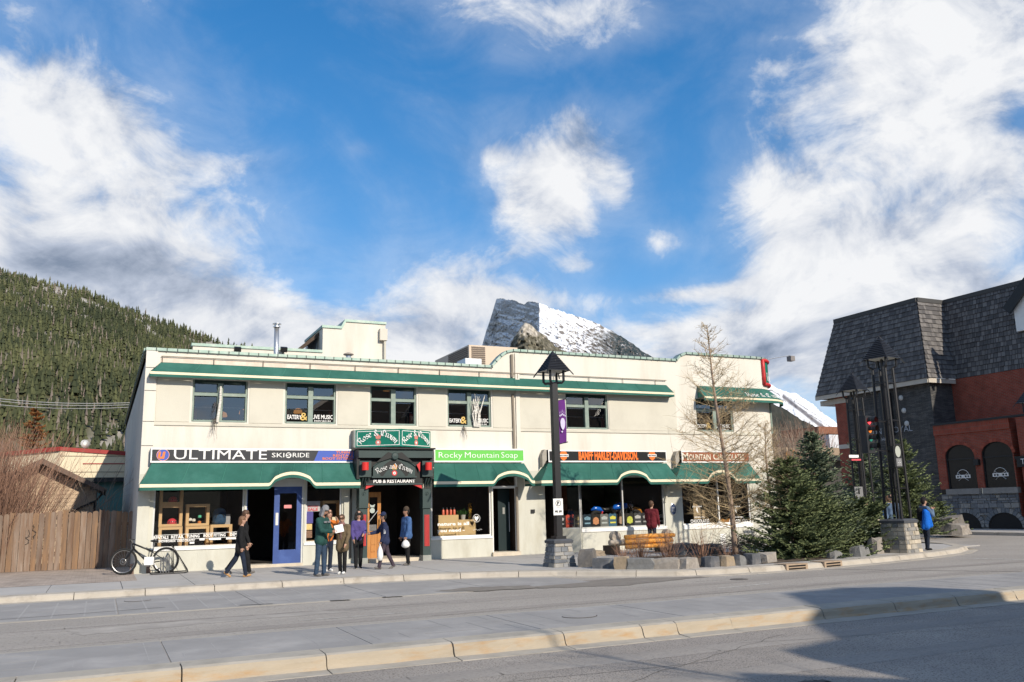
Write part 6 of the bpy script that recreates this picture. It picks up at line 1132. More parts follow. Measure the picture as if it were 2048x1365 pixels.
def signal_tower(ctr, a, zt, s, lab, hid=False):
    T = thing('signal_tower', (ctr[0], ctr[1], .13), lab, 'signal tower', 'lantern-topped signal towers'); U, V = rot2(a); c = np.array((ctr[0], ctr[1], 0.))
    plinth(T, ctr, a, .86*s, .72*s, .125, .13+.86*s, 7, WSTN, .12, (3, 4))
    zc = .13+.98*s; zb = zt-.76*s
    for i, j in ((-1, -1), (1, -1), (1, 1), (-1, 1)):
        b = MB(); p0 = c+(U*i+V*j)*.25*s; p1 = c+(U*i+V*j)*.21*s; b.tube([p0+np.array((0, 0, zc-.03)), p1+np.array((0, 0, zb-.28))], .042*s, 8); b.build('pole', m_iron, T)
        b = MB(); b.tube([p1+np.array((0, 0, zb-.30)), c+(U*i+V*j)*.29*s+np.array((0, 0, zb-.22)), c+(U*i+V*j)*.30*s+np.array((0, 0, zb+.05))], .038*s, 6); b.build('bracket_arm', m_iron, T)
    lantern(T, ctr, a, zt, .40*s, .76*s, 0, 11)
    for z in (zb-.75, zb-1.9, zc+.9):
        b = MB(); [b.bar(c+(U*i+V*j)*.23*s+np.array((0, 0, z)), c+(U*k+V*l)*.23*s+np.array((0, 0, z)), .03) for (i, j), (k, l) in zip(((-1, -1), (1, -1), (1, 1), (-1, 1)), ((1, -1), (1, 1), (-1, 1), (-1, -1)))]; b.build('cross_bar', m_iron, T)
    b = MB(); b.box(ctr[0]-.03, ctr[0]+.03, ctr[1]-.03, ctr[1]+.03, zc, zb); b.build('core_duct', m_iron, T)
    return T
tw1 = (21.62, 19.05); tw2 = (26.4, 24.75)
T1 = signal_tower(tw1, R(12), 6.70, 1.0, 'nearer black signal tower with slatted roof on a pale stone pier at the corner')
T2 = signal_tower(tw2, R(12), 6.62, .98, 'farther black signal tower behind the spruces, its pier mostly hidden')
# traffic signal and pedestrian signal hung on the towers
m_sigr = mat('red_signal_lens', (.7, .05, .05), .3, 0, emis=((1, .05, .07), 2.0)); m_siga = mat('amber_lens', (.5, .16, .03), .3, .0, emis=((1, .25, .03), .6)); m_sigg = mat('green_lens', (.03, .22, .17), .3, .0, emis=((.05, .6, .4), .12)); m_sigd = mat('dark_lens', (.01, .05, .035), .3, 0)
ps = ony(1734, 870, 18.6); S_ = thing('traffic_signal', (ps[0], ps[1], ony(1734, 908, 18.6)[2]), 'four-lens traffic signal showing red beside the nearer signal tower', 'traffic light')
zt, zb = ony(1734, 833, 18.6)[2], ony(1734, 907, 18.6)[2]; xs0 = ps[0]; U = np.array((.97, .24, 0)); Nn = np.array((.24, -.97, 0)) # lens side faces right of the camera
b = MB(); b.obox((xs0, 18.6, (zt+zb)/2), (.20, .10, (zt-zb)/2), U, Nn, EZ); b.build('housing', mat('signal_grey_black', (.03, .031, .034), .5, .1, 4), S_)
for k, m in enumerate((m_sigr, m_siga, m_sigg, m_sigd)):
    z = zt-.15-k*(zt-zb-.2)/3.5; c = np.array((xs0, 18.6, z))+Nn*.11; b = MB(); b.lathe([(.10, 0), (.07, .02), (.01, .03)], c, 14, axis=Nn); b.build('lens', m, S_)
    b = MB(); b.ring(c+Nn*.10, .115, .012, Nn, 12, 4, a0=-20, a1=200); 
    for t in np.linspace(-20, 200, 12)[:-1]:
        X_ = np.cross(Nn, (0, 0, 1.)); q = lambda d, an: c+Nn*d+X_*.115*math.cos(R(an))+np.array((0, 0, .115*math.sin(R(an)))); b.poly([q(0, t), q(0, t+20), q(.22, t+20), q(.22, t)])
    b.build('visor', m_lblack, S_)
b = MB(); b.bar((xs0, 18.6, zb+.1), (tw1[0]-.2, tw1[1]-.1, zb+.1), .04); b.bar((xs0, 18.6, zt-.1), (tw1[0]-.2, tw1[1]-.1, zt-.1), .04); b.build('bracket', m_iron, S_)
ps = ony(1796, 900, 18.7); S_ = thing('pedestrian_signal', (ps[0], 18.7, ony(1796, 935, 18.7)[2]), 'pale oval pedestrian signal head on the nearer signal tower', 'traffic light')
z1, z2, z3 = ony(1796, 892, 18.7)[2], ony(1796, 915, 18.7)[2], ony(1796, 935, 18.7)[2]; b = MB(); b.box(ps[0]-.17, ps[0]+.17, 18.72, 18.95, z3, z1); b.build('housing', m_lblack, S_)
b = MB(); disc(b, (ps[0], 18.71, (z1+z2)/2), .11, EX, EZ, 0, 18, .17); b.build('lens', mat('pale_lens', (.42, .44, .38), .4, .05, 5), S_); b = MB(); b.box(ps[0]-.11, ps[0]+.11, 18.705, 18.72, z3+.03, z2-.03); b.build('counter', mat('counter_grey', (.2, .2, .2), .5, .1, 5), S_); b = MB(); b.text('HH', (ps[0], 18.70, z3+.06), EX, EZ, h=.16, w=.13); b.build('counter_digits', MATS['poster_grey'], S_)
b = MB(); b.bar((ps[0], 18.85, z1+.05), (tw1[0]+.2, tw1[1]-.2, z1+.05), .05); b.tube([(ps[0], 18.85, z3), (ps[0]+.05, 18.85, 1.1)], .035, 8); b.build('bracket', m_iron, S_)
q = ony(1703, 916, 22.6); S_ = thing('street_name_sign', (q[0], 22.6, q[2]-.05), 'white and red street name blades on the farther signal tower', 'sign'); b = MB(); b.box(q[0]-.1, q[0]+.35, 22.6, 22.62, q[2], q[2]+.10); b.build('white_blade', m_white, S_); b = MB(); b.box(q[0]-.02, q[0]+.42, 22.58, 22.60, q[2]-.1, q[2]-.04); b.build('red_blade', m_pink, S_); b = MB(); b.bar((q[0]+.3, 22.6, q[2]), (tw2[0], tw2[1], q[2]), .04); b.build('arm', m_iron, S_)
q = ony(1718, 985, 21.3); S_ = thing('route_sign', (q[0], 21.3, .13), 'small grey notice sign on a post behind the spruce', 'sign'); b = MB(); b.box(q[0]-.18, q[0]+.18, 21.3, 21.32, q[2]-.16, q[2]+.18); b.build('plate', mat('dull_grey_plate', (.2, .2, .2), .8, .1, 4), S_); b = MB(); b.box(q[0]-.03, q[0]+.03, 21.29, 21.298, q[2]-.06, q[2]+.10); b.build('symbol', m_lblack, S_); b = MB(); b.tube([(q[0], 21.34, .1), (q[0], 21.34, q[2]+.1)], .03, 6); b.build('post', m_metal, S_)
# ---------------------------------------------------------------- log bench, planter
T = thing('log_bench', (16.7, 25.0, .13), 'varnished orange log bench with backrest facing the shop windows', 'bench')
m_log = mat('varnished_log', (.78, .34, .06), .35, .15, 3, stretch=(.7, 4, 4), c2=(.66, .26, .04), c2amt=.4, c2scale=4); m_logend = mat('log_end', (.45, .38, .30), .9, .35, 9)
by = 24.55; gx = lambda px: ony(px, 1085, by)[0]; gz = lambda py: ony(1290, py, by)[2]
for k, py in enumerate((1073, 1083, 1093)): b = MB(); x0, x1 = gx(1250), gx(1344)+(.1 if k == 0 else 0); b.tube([(x0, by-.02*k, gz(py)), ((x0+x1)/2, by-.02*k, gz(py)+.01), (x1, by-.02*k, gz(py))], [.066, .07, .066], 12); b.build('back_log', m_log, T, smooth=True)
b = MB(); b.tube([(gx(1246), by+.45, .50), (gx(1345), by+.45, .50)], .10, 10); b.tube([(gx(1246), by+.25, .50), (gx(1345), by+.25, .50)], .10, 10); b.build('seat_log', m_log, T, smooth=True)
for px, lab in ((1237, ''), (1342, '')): b = MB(); b.lathe([(.17, -.10), (.19, 0), (.17, .10)], (gx(px), by+.2, .70), 14, axis=(0, 1, 0)); b.build('end_log', m_logend, T)
for px in (1232, 1336): b = MB(); b.box(gx(px)-.11, gx(px)+.11, by-.05, by+.65, .12, .42); b.build('leg', m_lblack if px > 1300 else m_brown, T)
b = MB(); b.tube([(gx(1222), by+.1, .52), (gx(1252), by+.1, .52)], .09, 10); b.build('arm_log', m_logend, T)
# soil bed and boulders
sheet('planter_bed', [(12.1, 20.3), (12.5, 18.75), (13.4, 18.2), (15, 18.1), (17, 18.15), (19, 18.5), (20.6, 19.0), (20.9, 20.6), (19.5, 22.6), (17.8, 23.3), (16.0, 23.0), (13.4, 22.6), (12.3, 21.6)], .145, m_soil)
def boulder(p, sx, sy, sz, a, lab, m, seed):
    g = random.Random(seed); n = 0; b = MB(); U, V = rot2(a); vs_ = []
    pts = [(i, j, k) for k in (0, .55, 1) for i, j in ((-1, -1), (-.1, -1.05), (1, -1), (1.05, .1), (1, 1), (0, 1.05), (-1, 1), (-1.05, 0))]
    P = []
    for (i, j, k) in pts:
        t = 1 - .12*k+g.uniform(-.13, .13); P.append(np.array((p[0], p[1], .12))+U*i*sx/2*t+V*j*sy/2*(1-.12*k+g.uniform(-.13, .13))+np.array((0, 0, (k+(g.uniform(-.16, .10) if k else 0))*sz)))
    F_ = [(q+8*l, (q+1) % 8+8*l, (q+1) % 8+8*(l+1), q+8*(l+1)) for l in (0, 1) for q in range(8)]; top = sum(P[16:])/8+np.array((0, 0, .03)); P.append(top); F_ += [(16+q, 16+(q+1) % 8, 24) for q in range(8)]
    b.mesh(P, F_); o = b.build('planter_boulder', m, org=(p[0], p[1], .12)); return tag(o, lab, 'boulder', 'boulders edging the planter')
m_bo = [mat('boulder_%d' % i, c, .92, .3, 4, bump=.8, bscale=14, c2=c2, c2amt=.4, c2scale=3) for i, (c, c2) in enumerate((((.15, .14, .13), (.22, .19, .16)), ((.19, .19, .185), (.13, .13, .13)), ((.32, .25, .17), (.2, .17, .14)), ((.10, .105, .115), (.17, .16, .155)), ((.30, .27, .235), (.18, .16, .145))))]
bl = [(1176, 1134, .52, .5, .62, 0, 'tall dark leaning boulder at the left end of the planter, by the street lamp'), (1205, 1137, .55, .4, .36, 3, 'jagged dark boulder beside the leaning one'), (1232, 1137, .42, .35, .33, 1, 'small grey boulder left of the tan one'), (1245, 1138.5, .45, .35, .40, 2, 'tan boulder below the left end of the log bench'), (1282, 1138.5, .80, .4, .36, 1, 'broad flat grey boulder below the middle of the log bench'), (1334, 1138, .78, .4, .36, 4, 'pale cracked boulder below the right end of the bench'), (1376, 1137, .68, .4, .36, 4, 'wide tan-grey boulder right of the bench'), (1421, 1134, .50, .4, .36, 3, 'dark blue-grey boulder in the front row before the larch'), (1452, 1132.5, .46, .4, .36, 2, 'rusty tan boulder under the larch trunk'), (1478, 1131, .34, .35, .36, 1, 'narrow grey boulder right of the rusty one'), (1504, 1129, .48, .35, .36, 3, 'mid-grey boulder near the spruce'), (1536, 1126, .60, .35, .36, 4, 'pale boulder partly under the spruce branches'), (1668, 1117, .5, .35, .3, 1, 'grey boulder showing under the middle of the spruces'), (1720, 1113, .75, .4, .4, 1, 'grey boulder right of the spruce skirts'), (1752, 1108, .5, .4, .62, 4, 'pale block of stone beside the tower pier')]
for k, (px, py, sx, sy, sz, mi, lab) in enumerate(bl): boulder(onz(px, py, .13), sx*.86, sy*.8, sz*.72, math.atan2(.35, 1) if 12.9 < onz(px, py, .13)[0] else -.75, lab, m_bo[mi], 40+k)
for k, (px, py, sx, sy, sz, lab) in enumerate(((1370, 1110, 1.1, .8, .55, 'dark hollow boulder behind the bench end'), (1420, 1108, 1.0, .6, .5, 'brown slab boulder behind the larch trunk'), (1185, 1113, 1.0, .5, .28, 'low brown boulder behind the leaning one'))): boulder(onz(px, py, .13), sx*.8, sy*.8, sz*.62, .2, lab, m_bo[(3, 0, 2)[k]], 80+k)
# ---------------------------------------------------------------- hotel across the side street
m_brick = brick_mat('red_brick', (.31, .062, .036), (.255, .052, .032), (.20, .13, .10), .22, .075, .010, 'YZ'); m_ledge = brick_mat('stacked_ledgestone', (.125, .12, .113), (.07, .07, .071), (.022, .022, .022), .34, .055, .006, 'YZ', bump=.8, off=.37); m_ledgex = brick_mat('stacked_ledgestone_x', (.125, .12, .113), (.07, .07, .071), (.022, .022, .022), .34, .055, .006, 'XZ', bump=.8, off=.37)
m_fascia = mat('cream_fascia', (.50, .45, .38), .8, .1, 3); m_shing = attr_mat('cedar_shingle', (.09, .085, .084), (.185, .172, .163), .9)
HT = thing('hotel_building', (41, 33, .13), 'hotel with dark shingled mansard roof, stone tower and red brick wing on the far corner', 'building')
XT, XW, XU = 40.0, 39.85, 41.7
hb = MB(); Yn, Yb = 32.25, 38.05; Yf = onx(1673, 840, XT)[1]
hb.poly([(XT, Yb, .1), (XT, Yn, .1), (XT, Yn, 8.0), (XT, Yb, 8.0)], 1); hb.poly([(XT, Yn, .1), (XU+.1, Yn, .1), (XU+.1, Yn, 8.0), (XT, Yn, 8.0)], 2)
hb.poly([(XT, Yf, 2.5), (XT, Yb, 2.5), (XT, Yb, 8.0), (XT, Yf, 8.0)], 0); hb.poly([(XT, Yf, .1), (XT, Yb, .1), (XT, Yb, 2.5), (XT, Yf, 2.5)], 1); hb.poly([(XT+8, Yf, .1), (XT, Yf, .1), (XT, Yf, 8), (XT+8, Yf, 8)], 0)
hb.poly([(XU, Yn, 4.0), (XU, 8, 4.0), (XU, 8, 8.0), (XU, Yn, 8.0)], 0)
hb.build('wall', [m_brick, m_ledge, m_ledgex], HT)
b = MB(); b.box(XT-.03, XT+.02, Yb+.05, Yf-.02, 4.7, 4.95); b.build('string_course', m_fascia, HT)
# mansard faces laid in shingle courses
def shingles(P00, P10, P11, P01, rows, w, name='shingle_face', seed=1):
    P00, P10, P11, P01 = [np.array(p, float) for p in (P00, P10, P11, P01)]; g = random.Random(seed); nrm = np.cross(P10-P00, P01-P00); nrm /= np.linalg.norm(nrm)
    b = MB(); tn = []; b.poly([P00, P10, P11, P01]); tn.append(.05); ln = np.linalg.norm(P10-P00)
    pt = lambda u, v, o: (P00*(1-u)+P10*u)*(1-v)+(P01*(1-u)+P11*u)*v+nrm*o
    for r in range(rows):
        v0, v1 = r/rows, (r+1.0)/rows; u = -g.random()*.01
        while u < 1:
            du = w*g.uniform(.55, 1.45)/ln; a, c = max(u, 0)+.0008, min(u+du, 1)-.0008; u += du
            if c <= a: continue
            dv = g.uniform(-.06, .05)/rows; th = .055+g.uniform(-.012, .016); T_ = g.random()**1.4; T_ = min(1, max(0, T_+(.35 if g.random() < .08 else 0)))
            b.poly([pt(a, v0+dv, th), pt(c, v0+dv, th), pt(c, v1, .012), pt(a, v1, .012)]); tn.append(T_); b.poly([pt(a, v0+dv, .0), pt(c, v0+dv, .0), pt(c, v0+dv, th), pt(a, v0+dv, th)]); tn.append(0)
    return tag(b.build(name, m_shing, HT, tint=tn), kind='stuff')
ze, zt = 8.0, 12.55; A0 = np.array((39.55, 40.1, ze)); A1 = np.array((39.55, 31.95, ze)); B1 = np.array((40.65, 33.0, zt)); B0 = np.array((40.65, 39.1, zt))
shingles(A0, A1, B1, B0, 17, .19, seed=2)
XI0 = ony(1912, 757, A1[1])[0]; XI1 = ony(1885, 605, B1[1])[0]; I0 = np.array((XI0, A1[1], ze)); I1 = np.array((XI1, B1[1], zt))
shingles(A1, I0, I1, B1, 17, .19, seed=3)
R0 = np.array((XI0, 12, ze)); R1 = np.array((XI1, 12, zt)); shingles(I0, R0, R1, I1, 17, .19, seed=4)
b = MB(); b.poly([(50, 40.1, ze), A0, B0, (50, 39.1, zt)]); b.build('roof_end', MATS['cedar_shingle'], HT, tint=[.1])
b = MB(); b.poly([B0, B1, I1, R1, (55, 12, zt), (55, 39.1, zt)]); b.build('flat_roof', MATS['roof_gravel'], HT)
for p, q in ((B0, B1), (B1, I1), (I1, R1)): b = MB(); d = (q-p)/np.linalg.norm(q-p); b.bar(p+np.array((0, 0, .05)), q+np.array((0, 0, .05)), .16, .24); b.build('roof_trim', mat('roof_trim_dark', (.06, .058, .055), .7, .1, 4), HT)
for p, q in ((A0, A1), (A1, I0), (I0, R0)): b = MB(); b.bar(p+np.array((.06, .06, -.13)), q+np.array((.06, .06, -.13)), .10, .24); b.build('eave_fascia', m_fascia, HT)
b = MB(); b.poly([A0+np.array((.1, 0, -.2)), (42, 40.1, ze-.2), (42.2, 12, ze-.2), R0+np.array((.1, 0, -.2)), I0+np.array((.1, .1, -.2)), A1+np.array((.1, .1, -.2))]); b.build('soffit', m_fascia, HT)
b = MB(); b.box(XT-.02, XT+3, 38.1, 40.2, 7.42, 7.72); b.build('eave_box', m_fascia, HT)
# dormer at the right edge
d0 = onx(2036, 664, XI0+.3); d1 = onx(2036, 610, XI0+.3); b = MB(); b.prism([(XI0+.2, d0[1], d0[2]), (XI0+.2, d0[1]-2.2, d0[2]), (XI0+.2, d0[1]-2.2, d1[2]), (XI0+.2, d0[1]-1.1, d1[2]+.9), (XI0+.2, d0[1], d1[2])], (2, 0, 0)); D = b.build('dormer', m_white, HT); b = MB(); b.bar((XI0, d0[1]+.25, d1[2]-.25), (XI0, d0[1]-1.1, d1[2]+1.05), .5, .14, up=(1, 0, 0)); b.bar((XI0, d0[1]-2.45, d1[2]-.25), (XI0, d0[1]-1.1, d1[2]+1.05), .5, .14, up=(1, 0, 0)); b.build('dormer_roof', m_lblack, D)
# one-storey brick wing with arched windows
wt = 5.42; ws = [(onx(1893, 940, XW)[1], onx(1952, 940, XW)[1]), (onx(1966, 940, XW)[1], onx(2029, 940, XW)[1])]; zsill, zspr, ztop = 2.12, 3.75, 4.36; y0, y1 = 32.2, 27.9
b = MB(); q = lambda y, z: (XW, y, z); xs = [y0, ws[0][0], ws[0][1], ws[1][0], ws[1][1], y1]
for i in (0, 2, 4): b.poly([q(xs[i], zsill), q(xs[i+1], zsill), q(xs[i+1], wt), q(xs[i], wt)])
ARC = []
for ya, yb in ws:
    arc = [(ya+(yb-ya)*(1-math.cos(t))/2, zspr+(ztop-zspr)*math.sin(t)) for t in np.linspace(0, math.pi, 15)]; ARC.append(arc)
    for (a, za), (c, zc) in zip(arc[:-1], arc[1:]): b.poly([q(a, za), q(c, zc), q(c, wt), q(a, wt)])
    o = [(ya, zsill)]+arc+[(yb, zsill)]
    for (a, za), (c, zc) in zip(o[:-1], o[1:]): b.poly([q(a, za), (XW+.18, a, za), (XW+.18, c, zc), q(c, zc)])
b.poly([(XW, 32.2, wt), (XW, y1, wt), (XU, y1, wt), (XU, 32.2, wt)]); b.poly([q(y1, .1), (XW+1.2, y1, .1), (XW+1.2, y1, wt), q(y1, wt)]); b.poly([(XW+1.2, y1, .1), (XW+1.2, 18, .1), (XW+1.2, 18, wt), (XW+1.2, y1, wt)], 1)
b.build('wing_wall', [m_brick, mat('entrance_dark', (.015, .013, .012), .7, .1, 3)], HT)
b = MB(); b.box(XW-.06, XW+.02, y1, 32.2, wt-.5, wt+.02); b.build('parapet_band', brick_mat('red_brick_band', (.33, .068, .04), (.28, .058, .034), (.2, .12, .09), .09, .22, .010, 'YZ'), HT); b = MB(); b.box(XW-.12, XW+.1, y1-4, 32.3, wt+.02, wt+.12); b.build('parapet_cap', m_lblack, HT); b = MB(); b.box(XW-.1, XW+1.2, 26.8, 27.5, .1, wt); b.build('entrance_pier', m_brick, HT)
m_dglass = mat('dark_window_glass', (.012, .014, .016), .06, .1, 2, spec=.35)
for wi, (ya, yb) in enumerate(ws):
    b = MB(); b.poly([(XW+.12, ya, zsill)]+[(XW+.12, yb, zsill)]+[(XW+.12, a, z) for a, z in ARC[wi][::-1]]); W = b.build('arched_window', m_dglass, HT)
    b = MB(); b.tube([(XW+.1, ya-.02, zsill)]+[(XW+.1, a, z) for a, z in ARC[wi]]+[(XW+.1, yb+.02, zsill)], .04, 6); b.build('frame', m_lblack, W); b = MB(); b.bar((XW+.1, ya, 3.62), (XW+.1, yb, 3.62), .06); b.build('transom', m_lblack, W); b = MB(); b.box(XW-.10, XW+.14, yb-.1, ya+.1, zsill-.28, zsill); b.build('sill', mat('stone_sill', (.26, .25, .235), .9, .15, 5), W)
    ym = (ya+yb)/2; b = MB(); dz = 2.72
    b.bar((XW+.112, ym+.28, dz-.2), (XW+.112, ym-.28, dz+.2), .006, .06, up=(1, 0, 0)); b.bar((XW+.108, ym-.28, dz-.2), (XW+.108, ym+.28, dz+.2), .006, .06, up=(1, 0, 0)); b.box(XW+.10, XW+.104, ym-.42, ym+.42, dz-.07, dz+.10); b.build('logo', m_letw, W); [(lambda b: (b.box(XW+.097, XW+.099, ym+o_-.05, ym+o_+.05, dz-.03, dz+.06), b.build('logo_mark', m_lblack, W)))(MB()) for o_ in (-.3, -.15, .15, .3)]; b = MB(); b.ring((XW+.104, ym, dz), .36, .012, (1, 0, 0), 16, 4, a0=10, a1=170); b.build('logo_arc', m_letw, W)
    for k in range(13):   # brick voussoirs standing proud over the arch
        i0, i1 = k*14/13, (k+1)*14/13; f = lambda t: (np.interp(t, range(15), [p[0] for p in ARC[wi]]), np.interp(t, range(15), [p[1] for p in ARC[wi]])); (a, za), (c, zc) = f(i0+.05), f(i1-.05); ct = np.array((ym, zspr-.1)); e = lambda y, z: ct+(np.array((y, z))-ct)*1.2
        b = MB(); (e1, e2), (e3, e4) = e(a, za), e(c, zc); b.prism([(XW-.012, a, za), (XW-.012, c, zc), (XW-.012, e3, e4), (XW-.012, e1, e2)], (.02, 0, 0)); b.build('arch_brick', mat('arch_brick_%d' % (k % 3), ((.30, .07, .04), (.24, .055, .035), (.34, .085, .05))[k % 3], .9, .15, 8), HT)
# rubble stone base with segmental basement arches
b = MB(); b.poly([(XW+.03, 32.2, .1), (XW+.03, y1, .1), (XW+.03, y1, zsill-.27), (XW+.03, 32.2, zsill-.27)]); b.build('base_mortar', mat('grey_mortar', (.20, .19, .175), .95, .15, 8), HT)
bas = [((ws[0][0]+ws[0][1])/2+.05, .85), ((ws[1][0]+ws[1][1])/2, .9)]
def in_arch(y, z, g=0): return any(((y-c)/(r+g))**2+((z-.2)/(.72+g))**2 < 1 for c, r in bas)
z = .14
while z < zsill-.3:
    h = random.choice((.12, .16, .2, .24)); h = min(h, zsill-.28-z); y = 32.18
    while y > y1+.05:
        w = random.uniform(.14, .46); ye = max(y-w, y1+.02); ym, zm = (y+ye)/2, z+h/2
        if not in_arch(ym, zm, .22) and h > .05 and y-ye > .05:
            b = MB(); pr = random.uniform(.01, .045); j = lambda: random.uniform(-.012, .012); F_ = [(XW-pr, y-.012+j(), z+.012+j()), (XW-pr, ye+.012+j(), z+.012+j()), (XW-pr, ye+.012+j(), z+h-.012+j()), (XW-pr, y-.012+j(), z+h-.012+j())]; b.mesh(F_+[(XW+.04, p[1], p[2]) for p in F_], [(0, 1, 2, 3), (0, 4, 5, 1), (1, 5, 6, 2), (2, 6, 7, 3), (3, 7, 4, 0)]); b.build('base_stone', STONES[random.choice((0, 0, 1, 1, 2, 3, 3))], HT)
        y = ye
    z += h
for c, r in bas:
    b = MB(); b.poly([(XW+.01, c+r*math.cos(t), .2+.72*math.sin(t)) for t in np.linspace(0, math.pi, 13)]+[(XW+.01, c-r, .1), (XW+.01, c+r, .1)]); b.build('basement_window', MATS['entrance_dark'], HT)
    for k in range(15):
        t0, t1 = math.pi*(k+.06)/15, math.pi*(k+.94)/15; P = lambda t, g: (c+(r+g)*math.cos(t), .2+(.72+g)*math.sin(t)); b = MB(); b.prism([(XW-.04, *P(t0, 0)), (XW-.04, *P(t0, .22)), (XW-.04, *P(t1, .22)), (XW-.04, *P(t1, 0))], (.07, 0, 0)); b.build('arch_stone', STONES[random.choice((0, 2, 2, 1))], HT)
# lettering and blade sign on the tower
ya, yb = onx(1727, 862, XT)[1], onx(1828, 858, XT)[1]; S_ = thing('hotel_lettering', (XT-.06, (ya+yb)/2, 5.3), 'pale metal hotel name letters on the dark stone tower', 'lettering')
for k, (s, c) in enumerate((('MOUNT', .24), ('ROYAL', .76))): b = MB(); b.text(s, (XT-.05, ya+(yb-ya)*c, 5.32), (0, -1, 0), EZ, h=.34, w=abs(yb-ya)*.44, bold=-.005); b.build('word', mat('pale_letters', (.42, .45, .50), .5, .05, 4), S_)
b = MB(); b.text('HOTEL', (XT-.05, (ya+yb)/2, 4.92), (0, -1, 0), EZ, h=.20, w=.9); b.build('word', MATS['pale_letters'], S_)
yb_ = onx(1776, 830, XT-.3)[1]; z1, z0 = onx(1776, 786, XT-.3)[2], onx(1776, 872, XT-.3)[2]; S_ = thing('blade_sign', (XT-.3, yb_, z0), 'black vertical blade sign with round bulbs on the hotel tower', 'sign'); b = MB(); b.box(XT-.75, XT-.02, yb_-.12, yb_+.12, z0, z1); b.build('panel', m_lblack, S_)
for k in range(3): b = MB(); b.lathe([(.14, -.05), (.15, 0), (.1, .06), (.01, .08)], (XT-.03, yb_-.75-.1*k, z1-.35-k*.72), 14, axis=(-1, 0, 0)); b.build('globe', mat('globe_white', (.55, .55, .53), .4, .05, 3), S_)
S_ = thing('hanging_sign', (XW-.4, 26.9, 2.9), 'black hanging sign with white capital letters by the hotel entrance', 'sign'); p = onx(2034, 920, XW-.2); b = MB(); b.box(XW-.25, XW-.10, p[1]-2.2, p[1], p[2]-.35, p[2]+.05); b.build('board', m_lblack, S_); b = MB(); b.text('TO', (XW-.255, p[1]-.22, p[2]-.22), (0, -1, 0), EZ, h=.26, w=.46, align='L'); b.build('lettering', m_letw, S_); b = MB(); b.bar((XW-.18, p[1]+.1, p[2]+.1), (XW-.18, p[1]-2.2, p[2]+.1), .08, .12); b.build('bracket', m_lblack, S_)
pl = onx(2042, 800, XW-1.0); T = thing('wall_lantern', (XW-.6, pl[1], pl[2]-.6), 'black slatted lantern on the brick wing at the right edge', 'lamp'); lantern(T, (XW-.55, pl[1]-.25), 0, pl[2]+.75, .5, .9, .5, 8); b = MB(); b.bar((XW-.55, pl[1]-.25, pl[2]-.65), (XW, pl[1]-.25, pl[2]-.65), .06); b.build('arm', m_iron, T)
b = MB(); p = onx(1953, 925, XW-.1); b.box(XW-.16, XW-.001, p[1]-.14, p[1]+.14, p[2]-.15, p[2]+.15); tag(b.build('wall_speaker', m_lblack), 'black box on the brick pier between the arched windows', 'utility box')
# stacked boulders at the hotel corner
for k, (px, py, s, lab) in enumerate(((1900, 1066, 1.3, 'large grey boulder on the hotel pavement, upper one'), (1915, 1068, 1.1, 'paler grey boulder at the hotel kerb, lower one'))): boulder(onz(px, py, .13)*np.array((.985, .985, 1)), s, s*.7, .75-.3*k, .3, lab, m_bo[0 if not k else 4], 120+k)
# ---------------------------------------------------------------- fence, houses on the left
FN = thing('plank_fence', (-2, 31, .12), 'weathered brown plank fence with wavy tops left of the building', 'fence')
m_pl = [mat('weathered_plank_%d' % i, c, .9, .22, 2.5, stretch=(5, 5, .5), c2=c2, c2amt=.68, c2scale=2.0, bump=.3, bscale=20) for i, (c, c2) in enumerate((((.16, .095, .06), (.23, .17, .125)), ((.21, .135, .09), (.28, .22, .175)), ((.13, .08, .055), (.20, .15, .115)), ((.26, .155, .085), (.17, .115, .08))))]
x = -9.5; fy = 31.05; k = 0
while x < .84:
    w = random.uniform(.145, .185); h = 1.76+.025*math.sin(k*.9)+random.uniform(-.02, .02)+(.03 if x > -2 else 0); b = MB(); yo = random.uniform(-.015, .015); ln = random.uniform(-.012, .012); n = 5
    top = [(x+.004+(w-.008)*t+ln, fy+yo, .13+h-.05*(2*t-1)**2*(1 if k % 3 else -.6)+random.uniform(-.008, .008)) for t in np.linspace(1, 0, n)]
    b.prism([(x+.004, fy+yo, .14), (x+w-.004, fy+yo, .14)]+top, (0, .022, 0)); b.build('plank', m_pl[random.choice((0, 1, 1, 2, 3))], FN); x += w+.003; k += 1
for z in (.55, 1.45): b = MB(); b.box(-9.5, .95, fy+.03, fy+.07, z, z+.09); b.build('rail', m_pl[2], FN)
q = lambda px, py: ony(px, py, fy-.004)
for k, (px, py) in enumerate(((69, 1065), (55, 1076))):
    b = MB(); g = random.Random(k+4); p = q(px, py); pts = [np.array(p)+np.array((g.uniform(-.06, .06), -.022, .24-.04*i)) for i in range(12)]
    [b.bar(a, c, .012, .012) for a, c in zip(pts[:-1], pts[1:])]; b.build('scrawl', m_lblack, FN)
